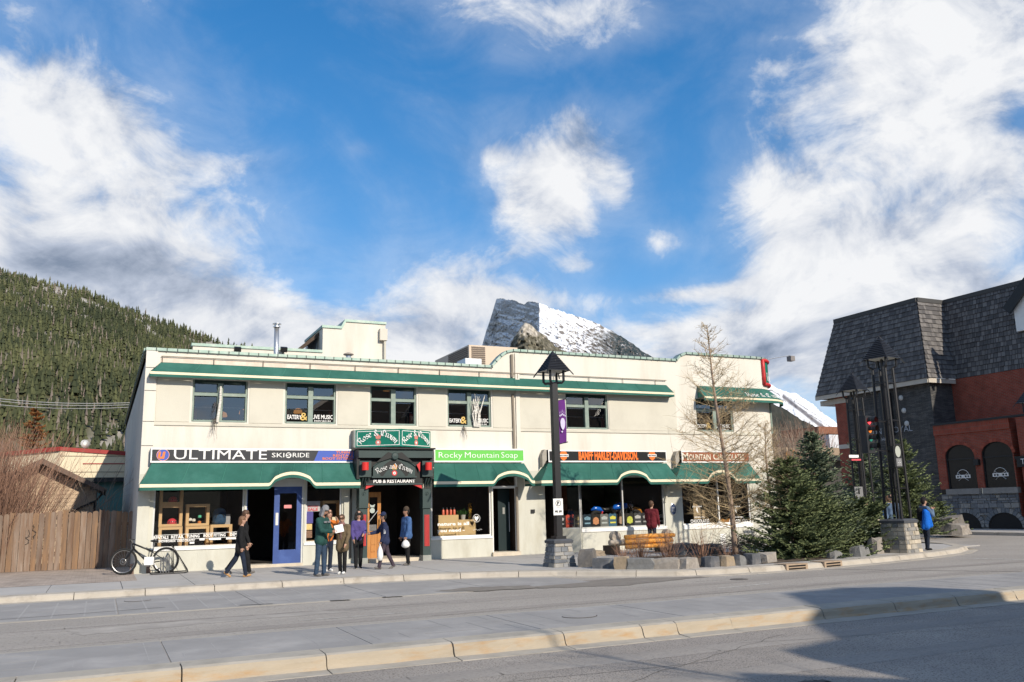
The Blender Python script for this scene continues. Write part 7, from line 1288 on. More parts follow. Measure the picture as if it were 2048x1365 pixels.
# tan sided house with a broad gable
Yh2 = 36.0; G = lambda px, py: ony(px, py, Yh2); pk, ev = G(86, 931), G(207, 986); xw0, xw1 = 2*pk[0]-G(193, 980)[0], G(193, 980)[0]
HS_ = thing('sided_house', (pk[0], Yh2, .12), 'tan house with lap siding and brown gable roof behind the fence', 'house'); m_sid = mat('tan_siding', (.52, .39, .27), .8, .06, 3, c2=(.47, .35, .24), c2amt=.4, c2scale=2)
slope = (pk[2]-ev[2])/(ev[0]-pk[0]); z = .13; bh = .135
while z < pk[2]-.15:
    zt = min(z+bh, pk[2]-.05); xa = max(xw0, pk[0]-(pk[2]-zt)/slope); xb = min(xw1, pk[0]+(pk[2]-zt)/slope)
    if xb-xa > .1: b = MB(); b.mesh([(xa, Yh2-.018, z), (xb, Yh2-.018, z), (xb, Yh2-.002, zt), (xa, Yh2-.002, zt), (xa, Yh2+.02, z), (xb, Yh2+.02, z)], [(0, 1, 2, 3), (4, 5, 1, 0)]); b.build('siding_board', m_sid, HS_)
    z = zt
b = MB(); b.poly([(xw0, Yh2+.02, .1), (xw1, Yh2+.02, .1), (xw1, Yh2+.02, pk[2]-(xw1-pk[0])*slope), (pk[0], Yh2+.02, pk[2]), (xw0, Yh2+.02, pk[2]-(pk[0]-xw0)*slope)]); b.poly([(xw1, Yh2, .1), (xw1, 45, .1), (xw1, 45, ev[2]+.2), (xw1, Yh2, ev[2]+.2)]); b.build('wall', mat('house_grey_wall', (.25, .24, .23), .9, .1, 3), HS_)
m_rfb = mat('brown_fascia', (.165, .115, .09), .8, .12, 4); m_rsh = mat('brown_roofing', (.14, .11, .09), .9, .2, 6)
for s in (1, -1):
    e = np.array((pk[0]+s*(ev[0]-pk[0]), Yh2-.55, ev[2])); p = np.array((pk[0], Yh2-.55, pk[2]+.02)); b = MB(); d = (e-p); up = np.array((0, 0, .26)); b.prism([p, e, e+np.array((0, 0, .17)), p+np.array((0, 0, .20))][::(1 if s > 0 else -1)], (0, .05, 0)); b.build('barge_board', m_rfb, HS_)
    b = MB(); b.prism([p+np.array((0, .05, .10)), e+np.array((s*.1, .05, .07)), e+np.array((s*.1, .05, .13)), p+np.array((0, .05, .18))][::(1 if s > 0 else -1)], (0, 9, 0)); b.build('roof', m_rsh, HS_)
b = MB(); e = ev; b.tube([(e[0]-.05, Yh2-.4, e[2]-.05), (xw1+.02, Yh2-.1, e[2]-.28), (xw1-1.6, Yh2-.06, e[2]-1.05)], .035, 6); b.build('gutter_pipe', m_lblack, HS_); b = MB(); b.tube([(xw1-.03, Yh2-.05, e[2]-.3), (xw1-.03, Yh2-.05, .2)], .04, 6); b.build('downpipe', m_lblack, HS_)
# cream and red commercial house behind
Yc = 47.0; K = lambda px, py: ony(px, py, Yc); CH = thing('cream_house', (K(180, 940)[0], Yc, .12), 'cream flat-roofed house with red trim and teal ground floor behind the tan house', 'house')
m_ch = mat('cream_render', (.72, .62, .44), .85, .05, 2); m_chr = mat('red_trim', (.33, .035, .03), .6, .1, 3); m_teal = mat('teal_wall', (.10, .24, .23), .7, .15, 1.5)
xa, xb = K(119, 930)[0], K(300, 930)[0]; zt, zr, zb = K(119, 901)[2], K(150, 957)[2], K(150, 965)[2]
b = MB(); b.poly([(xa, Yc, zr), (xb, Yc, zr), (xb, Yc, zt-.1), (xa, Yc, zt)]); b.poly([(xa-4.2, Yc+3.2, zr-.5), (xa, Yc, zr-.5), (xa, Yc, zt), (xa-4.2, Yc+3.2, zt-.25)]); b.build('upper_wall', m_ch, CH); b = MB(); b.poly([(xa, Yc+.3, .1), (xb, Yc+.3, .1), (xb, Yc+.3, zr), (xa, Yc+.3, zr)]); b.build('lower_wall', m_teal, CH)
b = MB(); b.box(xa-.05, xb, Yc-.25, Yc+.3, zb, zr+.02); b.build('eave_shadow_band', m_lblack, CH); b = MB(); b.prism([(xa-.02, Yc-.06, zt-.02), (xb, Yc-.06, zt-.32), (xb, Yc-.06, zt-.12), (xa-.02, Yc-.06, zt+.16)], (0, .3, 0)); b.build('roof_trim', m_chr, CH); b = MB(); b.bar((xa, Yc, zt+.07), (xa-4.2, Yc+3.2, zt-.18), .2, .2); b.build('roof_trim', m_chr, CH)  # the black box paints in the dark eave shadow above the teal wall
for py in (913, 929, 945): z = K(150, py)[2]; b = MB(); b.box(xa+(1.0 if py == 929 else 0), xb, Yc-.02, Yc-.002, z, z+(.05 if py == 929 else .02)); b.build('wall_line', m_chr if py == 929 else m_joint, CH)
b = MB(); b.poly([(xa, Yc, zt), (xb, Yc, zt-.1), (xb, Yc+10, zt-.1), (xa-4.2, Yc+10, zt-.2), (xa-4.2, Yc+3.2, zt-.25)]); b.build('roof', m_rsh, CH)
p = K(169, 888); T = thing('satellite_dish', (p[0], Yc+.5, zt-.1), 'white satellite dish on the cream house roof', 'satellite dish'); b = MB(); b.lathe([(.01, 0), (.12, .015), (.2, .05), (.22, .065)], (p[0], Yc+.4, p[2]), 18, axis=(.35, -.9, .3)); b.build('dish', m_white, T, smooth=True); b = MB(); b.tube([(p[0], Yc+.55, p[2]-.05), (p[0]+.02, Yc+.5, zt-.1)], .03, 6); b.box(p[0]-.2, p[0]+.3, Yc+.4, Yc+.7, zt-.12, zt-.05); b.build('mount', m_metal, T)
for k, (ya_, yb_) in enumerate(((793, 806), (798, 810), (806, 815))):
    a, c = ony(-60, ya_-3, 70), ony(262, yb_, 55); b = MB(); b.tube([a+(c-a)*t-np.array((0, 0, .25*4*t*(1-t))) for t in np.linspace(0, 1, 10)], .022, 4); tag(b.build('overhead_wire', mat('wire_pale', (.55, .53, .48), .6, 0)), '%s overhead wire crossing before the forested hill' % ('topmost', 'middle', 'lowest')[k], 'wire', 'overhead wires')
# ---------------------------------------------------------------- background beyond the side street
Yg = 62.0; K2 = lambda px, py: ony(px, py, Yg); T = thing('low_lodge', (K2(1640, 960)[0], Yg, .1), 'low dark-roofed building with timber fascia seen beyond the corner', 'building'); x0, x1 = K2(1545, 950)[0], K2(1735, 950)[0]; z1, z2 = K2(1600, 918)[2], K2(1600, 903)[2]
b = MB(); b.box(x0, x1, Yg, Yg+8, .1, z1-.2); b.build('wall', mat('lodge_dark', (.05, .045, .04), .8, .2, 2), T); b = MB(); b.box(x0-.3, x1+.3, Yg-1.2, Yg+8, z1-.2, z1+.25); b.build('eave', m_lblack, T); b = MB(); b.box(x0-.2, x1, Yg-.6, Yg-.3, z1+.25, z2+.3); b.build('fascia', mat('lodge_tan', (.30, .22, .15), .8, .2, 2), T)
for px in (1575, 1615, 1650): b = MB(); p = K2(px, 950); b.box(p[0]-.8, p[0]+.8, Yg-.05, Yg-.01, 1.0, 2.6); b.build('window', m_dglass, T)
p = K2(1581, 912); T = thing('orange_parasol', (p[0], Yg-2.5, .1), 'orange closed-sided parasol beside the low building', 'parasol'); b = MB(); b.lathe([(1.0, -.45), (.95, -.1), (.05, .45)], (p[0]*.965, Yg-2.3, p[2]), 8); b.build('canopy', mat('orange_canvas', (.55, .24, .05), .8, .1, 3), T); b = MB(); b.tube([(p[0]*.965, Yg-2.3, .1), (p[0]*.965, Yg-2.3, p[2])], .05, 6); b.build('pole', m_lblack, T)
p = ony(1676, 885, 70); b = MB(); b.box(p[0]-1.2, p[0]+6, 70, 74, .1, ony(1676, 870, 70)[2]); T = tag(b.build('white_house', mat('pale_grey_wall', (.62, .63, .66), .8, .05, 2)), 'pale grey wall of a house between the spruce and the hotel', 'house')
p = ony(1678, 856, 72); b = MB(); b.box(p[0]-3, p[0]+6, 72, 78, ony(1676, 868, 72)[2], p[2]+.1); tag(b.build('rust_roof', mat('rust_roofing', (.22, .09, .05), .9, .3, 3)), 'rust brown roof behind the pale grey wall', 'roof')
# ---------------------------------------------------------------- vegetation
def twig_obj(name, tubes, m, parent, n=3):
    """tubes: list of (points, radii)"""
    b = MB(); tn = []
    for pts, rs in tubes:
        f0 = len(b.f); b.tube(pts, rs, n, 0, caps=False); t = random.random(); tn += [t]*(len(b.f)-f0)
    return b.build(name, m, parent, tint=tn)
def grow(p, d, ln, r, seg, bend, g, droop=0.0):
    pts = [np.array(p, float)]; d = np.array(d, float); d /= np.linalg.norm(d); rs = [r]
    for i in range(seg):
        d = d+np.array((g.gauss(0, bend), g.gauss(0, bend), g.gauss(0, bend)+droop)); d /= np.linalg.norm(d); pts.append(pts[-1]+d*ln/seg); rs.append(r*(1-.75*(i+1)/seg))
    return pts, rs
m_bush = attr_mat('red_brown_twig', (.15, .085, .06), (.36, .215, .15)); m_larch = attr_mat('larch_twig', (.24, .17, .095), (.50, .385, .225)); m_lbark = mat('larch_bark', (.30, .22, .165), .9, .3, 6, stretch=(1, 1, .4), bump=.5, bscale=30); m_grey = attr_mat('grey_brown_twig', (.14, .105, .08), (.30, .235, .18))
g = random.Random(5)
def bush(name, base, h, spread, n, lab, m, cat='shrub', grp=None, r=.012, seg=5, lean=0, sub=3):
    T = thing(name, base, lab, cat, grp); tubes = []
    for i in range(n):
        a = g.random()*6.28; u = abs(g.gauss(0, .5)); p = np.array(base)+np.array((math.cos(a)*u*spread*.45, math.sin(a)*u*spread*.45, 0)); d = (math.cos(a)*u*spread/h*1.0+lean, math.sin(a)*u*spread/h, 1)
        pts, rs = grow(p, d, h*g.uniform(.6, 1.05), r, seg, .10, g); tubes.append((pts, rs))
        for k in range(sub): j = g.randint(1, seg-1); tubes.append(grow(pts[j], np.array(pts[j+1])-pts[j]+np.array((g.gauss(0, .3), g.gauss(0, .3), .1)), h*g.uniform(.15, .4), rs[j]*.6, 3, .15, g))
    twig_obj('branches', tubes, m, T); return T
p = ony(-25, 1030, 33.3); bush('bare_shrub', (p[0], 33.3, .13), 4.7, 2.6, 760, 'large bare reddish-brown shrub rising behind the fence at the left edge', m_bush, r=.014, sub=5)
p = ony(215, 1015, 33.5); bush('bare_sapling', (p[0], 33.5, .13), 3.6, .9, 26, 'thin bare sapling between the fence and the building side', m_grey, 'tree', r=.014)
for px, py, h, sp, n, lab in ((1238, 1112, .85, .55, 55, 'bare red-stemmed shrub in front of the left end of the bench'), (1292, 1114, .95, .6, 70, 'bare red-stemmed shrub in front of the middle of the bench'), (1356, 1113, 1.1, .55, 45, 'bare shrub right of the bench with tall pale stems'), (1205, 1118, .5, .6, 45, 'low bare shrub behind the leaning boulder'), (1400, 1114, .5, .5, 30, 'low bare shrub left of the larch trunk')):
    p = onz(px, py, .14); bush('bare_shrub', (p[0], p[1]-1.2, .14), h, sp, n, lab, m_bush, grp='bare planter shrubs', r=.007, sub=2)
# larch
def bare_tree(name, base, top, r0, n1, len1, lab, mt, mb, droop, g, cat='tree', up0=.22, sub=15, upw=.25, r1=.022, grp=None, zmin=.12, twl=.5):
    T = thing(name, base, lab, cat, grp); base = np.array(base, float); top = np.array(top, float); tr = [base+(top-base)*t+np.array((.06*math.sin(t*7), .05*math.cos(t*5), 0)) for t in np.linspace(0, 1, 12)]; b = MB(); b.tube(tr, [r0*(1-.93*t)+.006 for t in np.linspace(0, 1, 12)], 8); b.build('trunk', mb, T, smooth=True)
    tubes = []
    for i in range(n1):
        t = zmin+(1-zmin)*(i+g.random())/n1; t = min(t, .985); p = base+(top-base)*t+np.array((.06*math.sin(t*7), .05*math.cos(t*5), 0)); a = g.random()*6.28; L1 = len1(t)*g.uniform(.65, 1.15)
        pts, rs = grow(p, (math.cos(a), math.sin(a), upw+t*.5), L1, r1*(1-.6*t), 7, .07, g, droop); tubes.append((pts, rs))
        for k in range(int(sub*(.4+.6*L1/len1(.2)))):
            j = g.randint(1, 6); q = pts[j]+(pts[min(j+1, 7)]-pts[j])*g.random(); d = (pts[min(j+1, 7)]-pts[j]); d = d/(np.linalg.norm(d)+1e-6); s = grow(q, d*.6+np.array((g.gauss(0, .55), g.gauss(0, .55), g.gauss(.1, .4))), L1*g.uniform(.12, twl), .005, 4, .14, g, droop*.5); tubes.append(s)
            if g.random() < .5: tubes.append(grow(s[0][2], np.array((g.gauss(0, 1), g.gauss(0, 1), g.gauss(0, .6))), L1*.17, .0042, 2, .15, g))
    twig_obj('branches', tubes, mt, T); return T
p = onz(1474, 1117, .14); tp = ony(1412, 650, p[1]); bare_tree('larch_tree', p, tp, .078, 130, lambda t: (2.3*(1-t)**.9+.22)*(.75 if t < .22 else 1), 'bare golden larch with drooping twigs in front of the chocolate shop', m_larch, m_lbark, .055, random.Random(11), sub=25, upw=.05, r1=.016)
p = onz(1548, 1112, .14); tp = ony(1528, 850, p[1]); bare_tree('larch_tree', p, tp, .05, 70, lambda t: 1.05*(1-t)**.6+.15, 'smaller golden larch between the tall larch and the spruces', m_larch, m_lbark, .05, random.Random(12), sub=22, upw=.1, r1=.014, zmin=.25)
T = thing('dead_brush', onz(1495, 1112, .14), 'tangled heap of dead brown branches under the larch', 'brush'); tubes = []; c0 = onz(1500, 1110, .14); gg = random.Random(8)
for i in range(420): tubes.append(grow(c0+np.array((gg.gauss(-.1, .45), gg.gauss(0, .3), .15+gg.random()*.35)), (gg.gauss(.3, 1), gg.gauss(0, .7), gg.gauss(.15, .4)), gg.uniform(.3, .8), .007, 4, .25, gg))
twig_obj('branches', tubes, m_grey, T)
# distant bare trees in the gap
for k, (px, py, Y, h, n, lab, m_) in enumerate(((1575, 930, 57, 8.0, 120, 'brown leafless tree beyond the rounded corner', m_grey), (1610, 930, 66, 9.5, 150, 'rusty leafless tree behind the low building', m_bush), (1645, 925, 68, 8.0, 120, 'leafless tree behind the tall spruce tip', m_grey), (1560, 930, 75, 9.0, 130, 'leafless tree close behind the building corner', m_bush))):
    q_ = ony(px, py, Y); bush('leafless_tree', (q_[0], Y, .1), h, 3.2, n, lab, m_, 'tree', 'leafless trees beyond the corner', r=.05, sub=7)
# spruces
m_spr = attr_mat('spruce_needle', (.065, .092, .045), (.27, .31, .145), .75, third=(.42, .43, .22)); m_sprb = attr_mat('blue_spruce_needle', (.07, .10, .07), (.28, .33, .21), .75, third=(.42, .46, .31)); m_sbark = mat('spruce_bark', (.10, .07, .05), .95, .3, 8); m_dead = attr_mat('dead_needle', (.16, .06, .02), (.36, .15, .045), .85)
def spruce(name, base, h, Rm, lab, m, seed, whorls=24, per=10, zlow=.06, dens=1.0, sh=1.0, pw=.85, grp='spruces', cat='tree'):
    g = np.random.default_rng(seed); T = thing(name, base, lab, cat, grp); base = np.array(base, float); b = MB(); b.tube([base, base+np.array((0, 0, h*.6)), base+np.array((0, 0, h*1.09))], [.035*h/2, .018*h/2, .006], 7); b.build('trunk', m_sbark, T)
    C_, D_, N_, LN, TN = [], [], [], [], []
    for w in range(whorls):
        t = zlow+(1-zlow)*(w/whorls)**.9; rr = Rm*(1-t)**pw*g.uniform(.8, 1.15); z = h*t
        for k in range(max(4, int(per*(1-.4*t)))):
            a = g.random()*6.283; L = rr*g.uniform(.7, 1.18)+.05; nseg = max(4, int(L*11*dens)); tb = g.random(); dr = g.uniform(-.28, -.05)+.32*t
            u = np.linspace(.12, 1, nseg); P = base+np.stack([np.cos(a)*L*u, np.sin(a)*L*u, z+L*(dr*u+.22*u**3)], -1); Td = np.array((math.cos(a), math.sin(a), dr+.35)); Sd = np.array((-math.sin(a), math.cos(a), 0))
            for s in (-1, 0, 1):
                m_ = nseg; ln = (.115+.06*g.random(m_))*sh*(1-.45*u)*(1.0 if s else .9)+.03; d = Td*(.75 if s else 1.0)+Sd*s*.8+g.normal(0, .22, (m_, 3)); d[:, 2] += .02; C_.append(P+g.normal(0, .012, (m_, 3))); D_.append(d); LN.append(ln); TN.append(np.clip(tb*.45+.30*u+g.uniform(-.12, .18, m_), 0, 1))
    C0 = np.concatenate(C_); D0 = np.concatenate(D_); D0 /= np.linalg.norm(D0, axis=1)[:, None]; ln = np.concatenate(LN); tn = np.concatenate(TN); n = len(C0)
    up = np.cross(D0, g.normal(0, 1, (n, 3))); up /= np.linalg.norm(up, axis=1)[:, None]; wd = ln*.17; s2 = np.cross(D0, up)
    vs_ = np.empty((n, 8, 3))
    for q, ax in ((0, up), (4, s2)):
        vs_[:, q] = C0-D0*(ln*.1)[:, None]; vs_[:, q+1] = C0+D0*(ln*.45)[:, None]+ax*wd[:, None]; vs_[:, q+2] = C0+D0*ln[:, None]; vs_[:, q+3] = C0+D0*(ln*.45)[:, None]-ax*wd[:, None]
    b = MB(); b.v = vs_.reshape(-1, 3).tolist(); idx = np.arange(n*8).reshape(-1, 4); b.f = [tuple(r) for r in idx.tolist()]; b.m = [0]*len(b.f); b.build('foliage', m, T, tint=np.repeat(tn, 2)); return T
def sp_at(px, py, ytop, z=.14): p = onz(px, py, z); return p, ony(px-(1010-ytop)*.0, ytop, p[1])[2]-z
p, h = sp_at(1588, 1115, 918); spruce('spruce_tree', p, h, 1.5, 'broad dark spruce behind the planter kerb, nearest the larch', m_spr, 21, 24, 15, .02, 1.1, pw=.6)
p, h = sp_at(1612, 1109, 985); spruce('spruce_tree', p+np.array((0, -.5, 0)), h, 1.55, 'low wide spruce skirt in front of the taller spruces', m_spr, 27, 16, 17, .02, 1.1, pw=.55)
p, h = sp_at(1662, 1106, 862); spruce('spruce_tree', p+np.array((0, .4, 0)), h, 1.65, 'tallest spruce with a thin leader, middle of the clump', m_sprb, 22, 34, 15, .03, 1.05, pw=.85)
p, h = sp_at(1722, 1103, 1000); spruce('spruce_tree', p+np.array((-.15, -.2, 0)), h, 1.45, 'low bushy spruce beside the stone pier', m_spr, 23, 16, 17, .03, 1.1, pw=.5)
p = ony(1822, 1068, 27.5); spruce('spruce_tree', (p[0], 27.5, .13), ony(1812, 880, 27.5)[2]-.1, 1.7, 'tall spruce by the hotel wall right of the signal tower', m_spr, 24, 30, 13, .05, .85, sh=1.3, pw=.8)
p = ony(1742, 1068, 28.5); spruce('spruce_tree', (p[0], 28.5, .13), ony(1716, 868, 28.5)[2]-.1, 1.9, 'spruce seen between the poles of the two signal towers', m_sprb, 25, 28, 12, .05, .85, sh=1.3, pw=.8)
p = ony(1880, 1060, 29.5); spruce('low_juniper', (p[0], 29.5, .13), 1.4, 1.2, 'low green juniper at the foot of the hotel spruce', m_spr, 26, 10, 13, .05, .8, sh=1.3, cat='shrub', grp=None)
p = ony(66, 900, 62); spruce('dead_conifer', (p[0], 62, .1), ony(66, 818, 62)[2], 1.9, 'rusty brown dead conifer behind the cream house', m_dead, 29, 26, 9, .1, .45, sh=2.4, grp=None)
# ---------------------------------------------------------------- what stands behind the photographer and throws the foreground shadows
b = MB(); prof = [(8.5, -.18), (60, -.18), (60, 9.4), (18.95, 9.4), (18.9, 10.1), (18.75, 10.6), (17.8, 10.95), (16.2, 10.9), (15.0, 10.05), (12.97, 8.64), (11.65, 8.46), (11.33, 8.1), (10.95, 7.26), (9.96, 7.97), (9.4, 7.5), (8.5, 6.8)]
b.prism([(x, -6, z) for x, z in prof], (0, -12, 0)); tag(b.build('opposite_building', mat('brown_timber_wall', (.28, .2, .14), .85, .1, 1)), kind='structure')
T = bare_tree('street_tree', (9.2, -2.6, -.18), (8.9, -2.8, 8.2), .12, 46, lambda t: 2.4*(1-t)**.6+.3, 'bare street tree behind the photographer', m_grey, m_lbark, .01, random.Random(31), sub=8, upw=.55, zmin=.3); tag(T, kind='structure')
# ---------------------------------------------------------------- bicycle and rack
T = thing('bicycle', (1.2, 26.75, .13), 'black mountain bike leaning by the building corner with a white card on it', 'bicycle')
fw2 = np.array((ony(247, 1121, 26.95)[0], 26.95, .13+.36)); rw2 = np.array((ony(331, 1121, 26.7)[0], 26.7, .13+.36)); ax = rw2-fw2; ax /= np.linalg.norm(ax); sd = np.cross(ax, (0, 0, 1.)); U3 = np.array((0, 0, 1.))
m_spoke = mat('spoke_steel', (.35, .35, .35), .4, 0, metal=.8); m_bframe = mat('bike_black', (.014, .014, .015), .35, .1, 5); Wb = np.linalg.norm(rw2-fw2)
for c in (fw2, rw2):
    b = MB(); b.ring(c, .335, .026, sd, 32, 6); w_ = b.build('wheel', m_tyre, T, smooth=True); b = MB(); b.ring(c, .300, .011, sd, 28, 5); b.build('rim', m_spoke, w_); b = MB(); [b.bar(c, c+(ax*math.cos(t)+U3*math.sin(t))*.30, .003) for t in np.arange(0, 6.28, .30)]; tag(b.build('spoke', m_spoke, w_), kind='stuff'); b = MB(); b.lathe([(.025, -.05), (.03, 0), (.025, .05)], c, 8, axis=sd); b.ring(c+sd*.04, .075, .008, sd, 16, 4); b.build('hub', m_spoke, w_)
B = lambda u, z: fw2*(1-u)+rw2*u-np.array((0, 0, .36))+U3*z
bb, seat, hd0, hd1 = B(.60, .30), B(.72, .80), B(.20, .84), B(.225, .70)
b = MB(); [b.tube([a, c], r, 8) for a, c, r in ((hd1, bb, .028), (hd0, B(.66, .62), .024), (bb, B(.69, .66), .022), (bb, rw2, .014), (B(.66, .60), rw2, .012), (hd0, hd1, .03))]; b.build('frame', m_bframe, T, smooth=True)
b = MB(); [b.tube([hd1+sd*s*.05, fw2+sd*s*.05], [.022, .015], 6) for s in (-1, 1)]; b.build('fork', m_bframe, T); b = MB(); b.tube([B(.69, .62), B(.715, .86)], .014, 6); b.build('seat_post', m_spoke, T); b = MB(); b.tube([B(.62, .90), B(.70, .89), B(.80, .90)], [.02, .035, .06], 8); b.build('saddle', m_bframe, T, smooth=True)
b = MB(); b.tube([hd0, B(.15, .93)], .018, 6); b.tube([B(.17, .94)+sd*.33, B(.14, .95), B(.17, .94)-sd*.33], .014, 6); b.build('handlebar', m_bframe, T); b = MB(); b.lathe([(.085, -.01), (.085, .01)], bb+sd*.05, 16, axis=sd); b.bar(bb+sd*.06, bb+sd*.06+ax*.1-U3*.13, .02); b.bar(bb-sd*.06, bb-sd*.06-ax*.1+U3*.13, .02); b.build('crank', m_spoke, T)
cc = B(.62, .36)+sd*(-.09 if sd[1] > 0 else .09); b = MB(); b.obox(cc, (.125, .005, .11), ax, sd, U3); b.build('card', m_white, T)
T = thing('bike_rack', (2.2, 26.4, .13), 'black tubular A-frame bike rack standing on the pavement', 'bike rack'); q = lambda px, py, Y=26.35: ony(px, py, Y); Yr = 26.35
b = MB(); a, c, d = q(347, 1094), q(376, 1142), q(346, 1148); a[2] += 0; b.tube([(d[0], Yr, .15), (a[0], Yr, a[2]), (c[0]-.03, Yr, .24), (c[0], Yr, .17), (c[0]-.1, Yr, .15), (d[0]-.55, Yr, .15)], .022, 8); b.build('side_frame', m_bframe, T)
b = MB(); b.tube([(d[0], Yr+.5, .15), (a[0], Yr+.5, a[2]), (c[0], Yr+.5, .17), (d[0]-.55, Yr+.5, .15)], .022, 8); b.build('side_frame', m_bframe, T); b = MB(); b.tube([(a[0], Yr, a[2]), (a[0], Yr+.5, a[2])], .022, 8); b.tube([(d[0]-.55, Yr, .15), (d[0]-.55, Yr+.5, .15)], .022, 8); b.build('cross_tube', m_bframe, T)
for k in range(4): b = MB(); xx = d[0]-.10-k*.07; b.tube([(xx, Yr+.1, .15), (xx, Yr+.1, .62-.03*k), (xx-.02, Yr+.18, .66-.03*k), (xx, Yr+.26, .15)], .010, 6); b.build('loop', m_spoke, T)
boulder(onz(280, 1146, .13)*np.array((1, .99, 1)), .55, .4, .28, 0, 'brown rock on the pavement behind the bicycle', mat('brown_rock', (.20, .13, .10), .9, .3, 5), 150)
# ---------------------------------------------------------------- people
def capsule(b, p, q, r0, r1, n=12, k=4, sx=None):
    p = np.array(p, float); q = np.array(q, float); d = q-p; L = np.linalg.norm(d); d = d/(L+1e-9)
    x = np.cross(d, (0.31, .87, .12)); x /= np.linalg.norm(x); y = np.cross(d, x); rows = []
    for i in range(k+1): t = math.pi/2*i/k; rows.append((p-d*r0*math.cos(t), max(r0*math.sin(t), 1e-4)))
    for i in range(k+1): t = math.pi/2*i/k; rows.append((q+d*r1*math.sin(t), max(r1*math.cos(t), 1e-4)))
    base = len(b.v)
    for c, r in rows:
        for j in range(n): a = 2*math.pi*j/n; b.v.append(tuple(c+(x*math.cos(a)+y*math.sin(a))*r))
    for i in range(len(rows)-1):
        for j in range(n): a = base+i*n+j; c = base+i*n+(j+1) % n; b.f.append((a, c, c+n, a+n)); b.m.append(0)
    b.f.append(tuple(base+j for j in range(n-1, -1, -1))); b.m.append(0); b.f.append(tuple(base+(len(rows)-1)*n+j for j in range(n))); b.m.append(0)
def skin_union(name, caps, mats, parent, vox=.016, extra=None, smooth_it=6):
    """one continuous surface over tapered limbs: voxel union, smoothed, coloured by the nearest limb"""
    b = MB(); [capsule(b, c[0], c[1], c[2], c[3]) for c in caps]; o = b.build(name, mats[0], parent)
    md_ = o.modifiers.new('r', 'REMESH'); md_.mode = 'VOXEL'; md_.voxel_size = vox; sm = o.modifiers.new('s', 'SMOOTH'); sm.iterations = smooth_it; sm.factor = .5
    dg = bpy.context.evaluated_depsgraph_get(); me = bpy.data.meshes.new_from_object(o.evaluated_get(dg)); old = o.data; o.modifiers.clear(); o.data = me; bpy.data.meshes.remove(old)
    me.materials.clear(); [me.materials.append(m) for m in mats]; n = len(me.polygons); ce = np.empty(n*3); me.polygons.foreach_get('center', ce); ce = ce.reshape(-1, 3)+ORG[parent.name]; best = np.full(n, 9e9); mi = np.zeros(n, int)
    for (p, q, r0, r1, m) in caps:
        p = np.array(p); q = np.array(q); d = q-p; L2 = d@d+1e-9; t = np.clip(((ce-p)@d)/L2, 0, 1); ds = np.linalg.norm(ce-(p+t[:, None]*d), axis=1)-(r0+(r1-r0)*t); w = ds < best; best[w] = ds[w]; mi[w] = m
    me.polygons.foreach_set('material_index', mi); me.polygons.foreach_set('use_smooth', [True]*n); me.update(); return o
SKINC = mat('skin', (.46, .27, .19), .6, .06, 8); SKIND = mat('tan_skin', (.33, .18, .12), .6, .06, 8); HAIRK = mat('black_hair', (.015, .012, .010), .6, .2, 30); HAIRB = mat('brown_hair', (.085, .045, .025), .6, .25, 30); HAIRL = mat('light_brown_hair', (.16, .085, .045), .6, .25, 30)
def cloth(n, c): return mat('cloth_'+n, c, .88, .28, 7, bump=1.6, bscale=11, spec=.2)
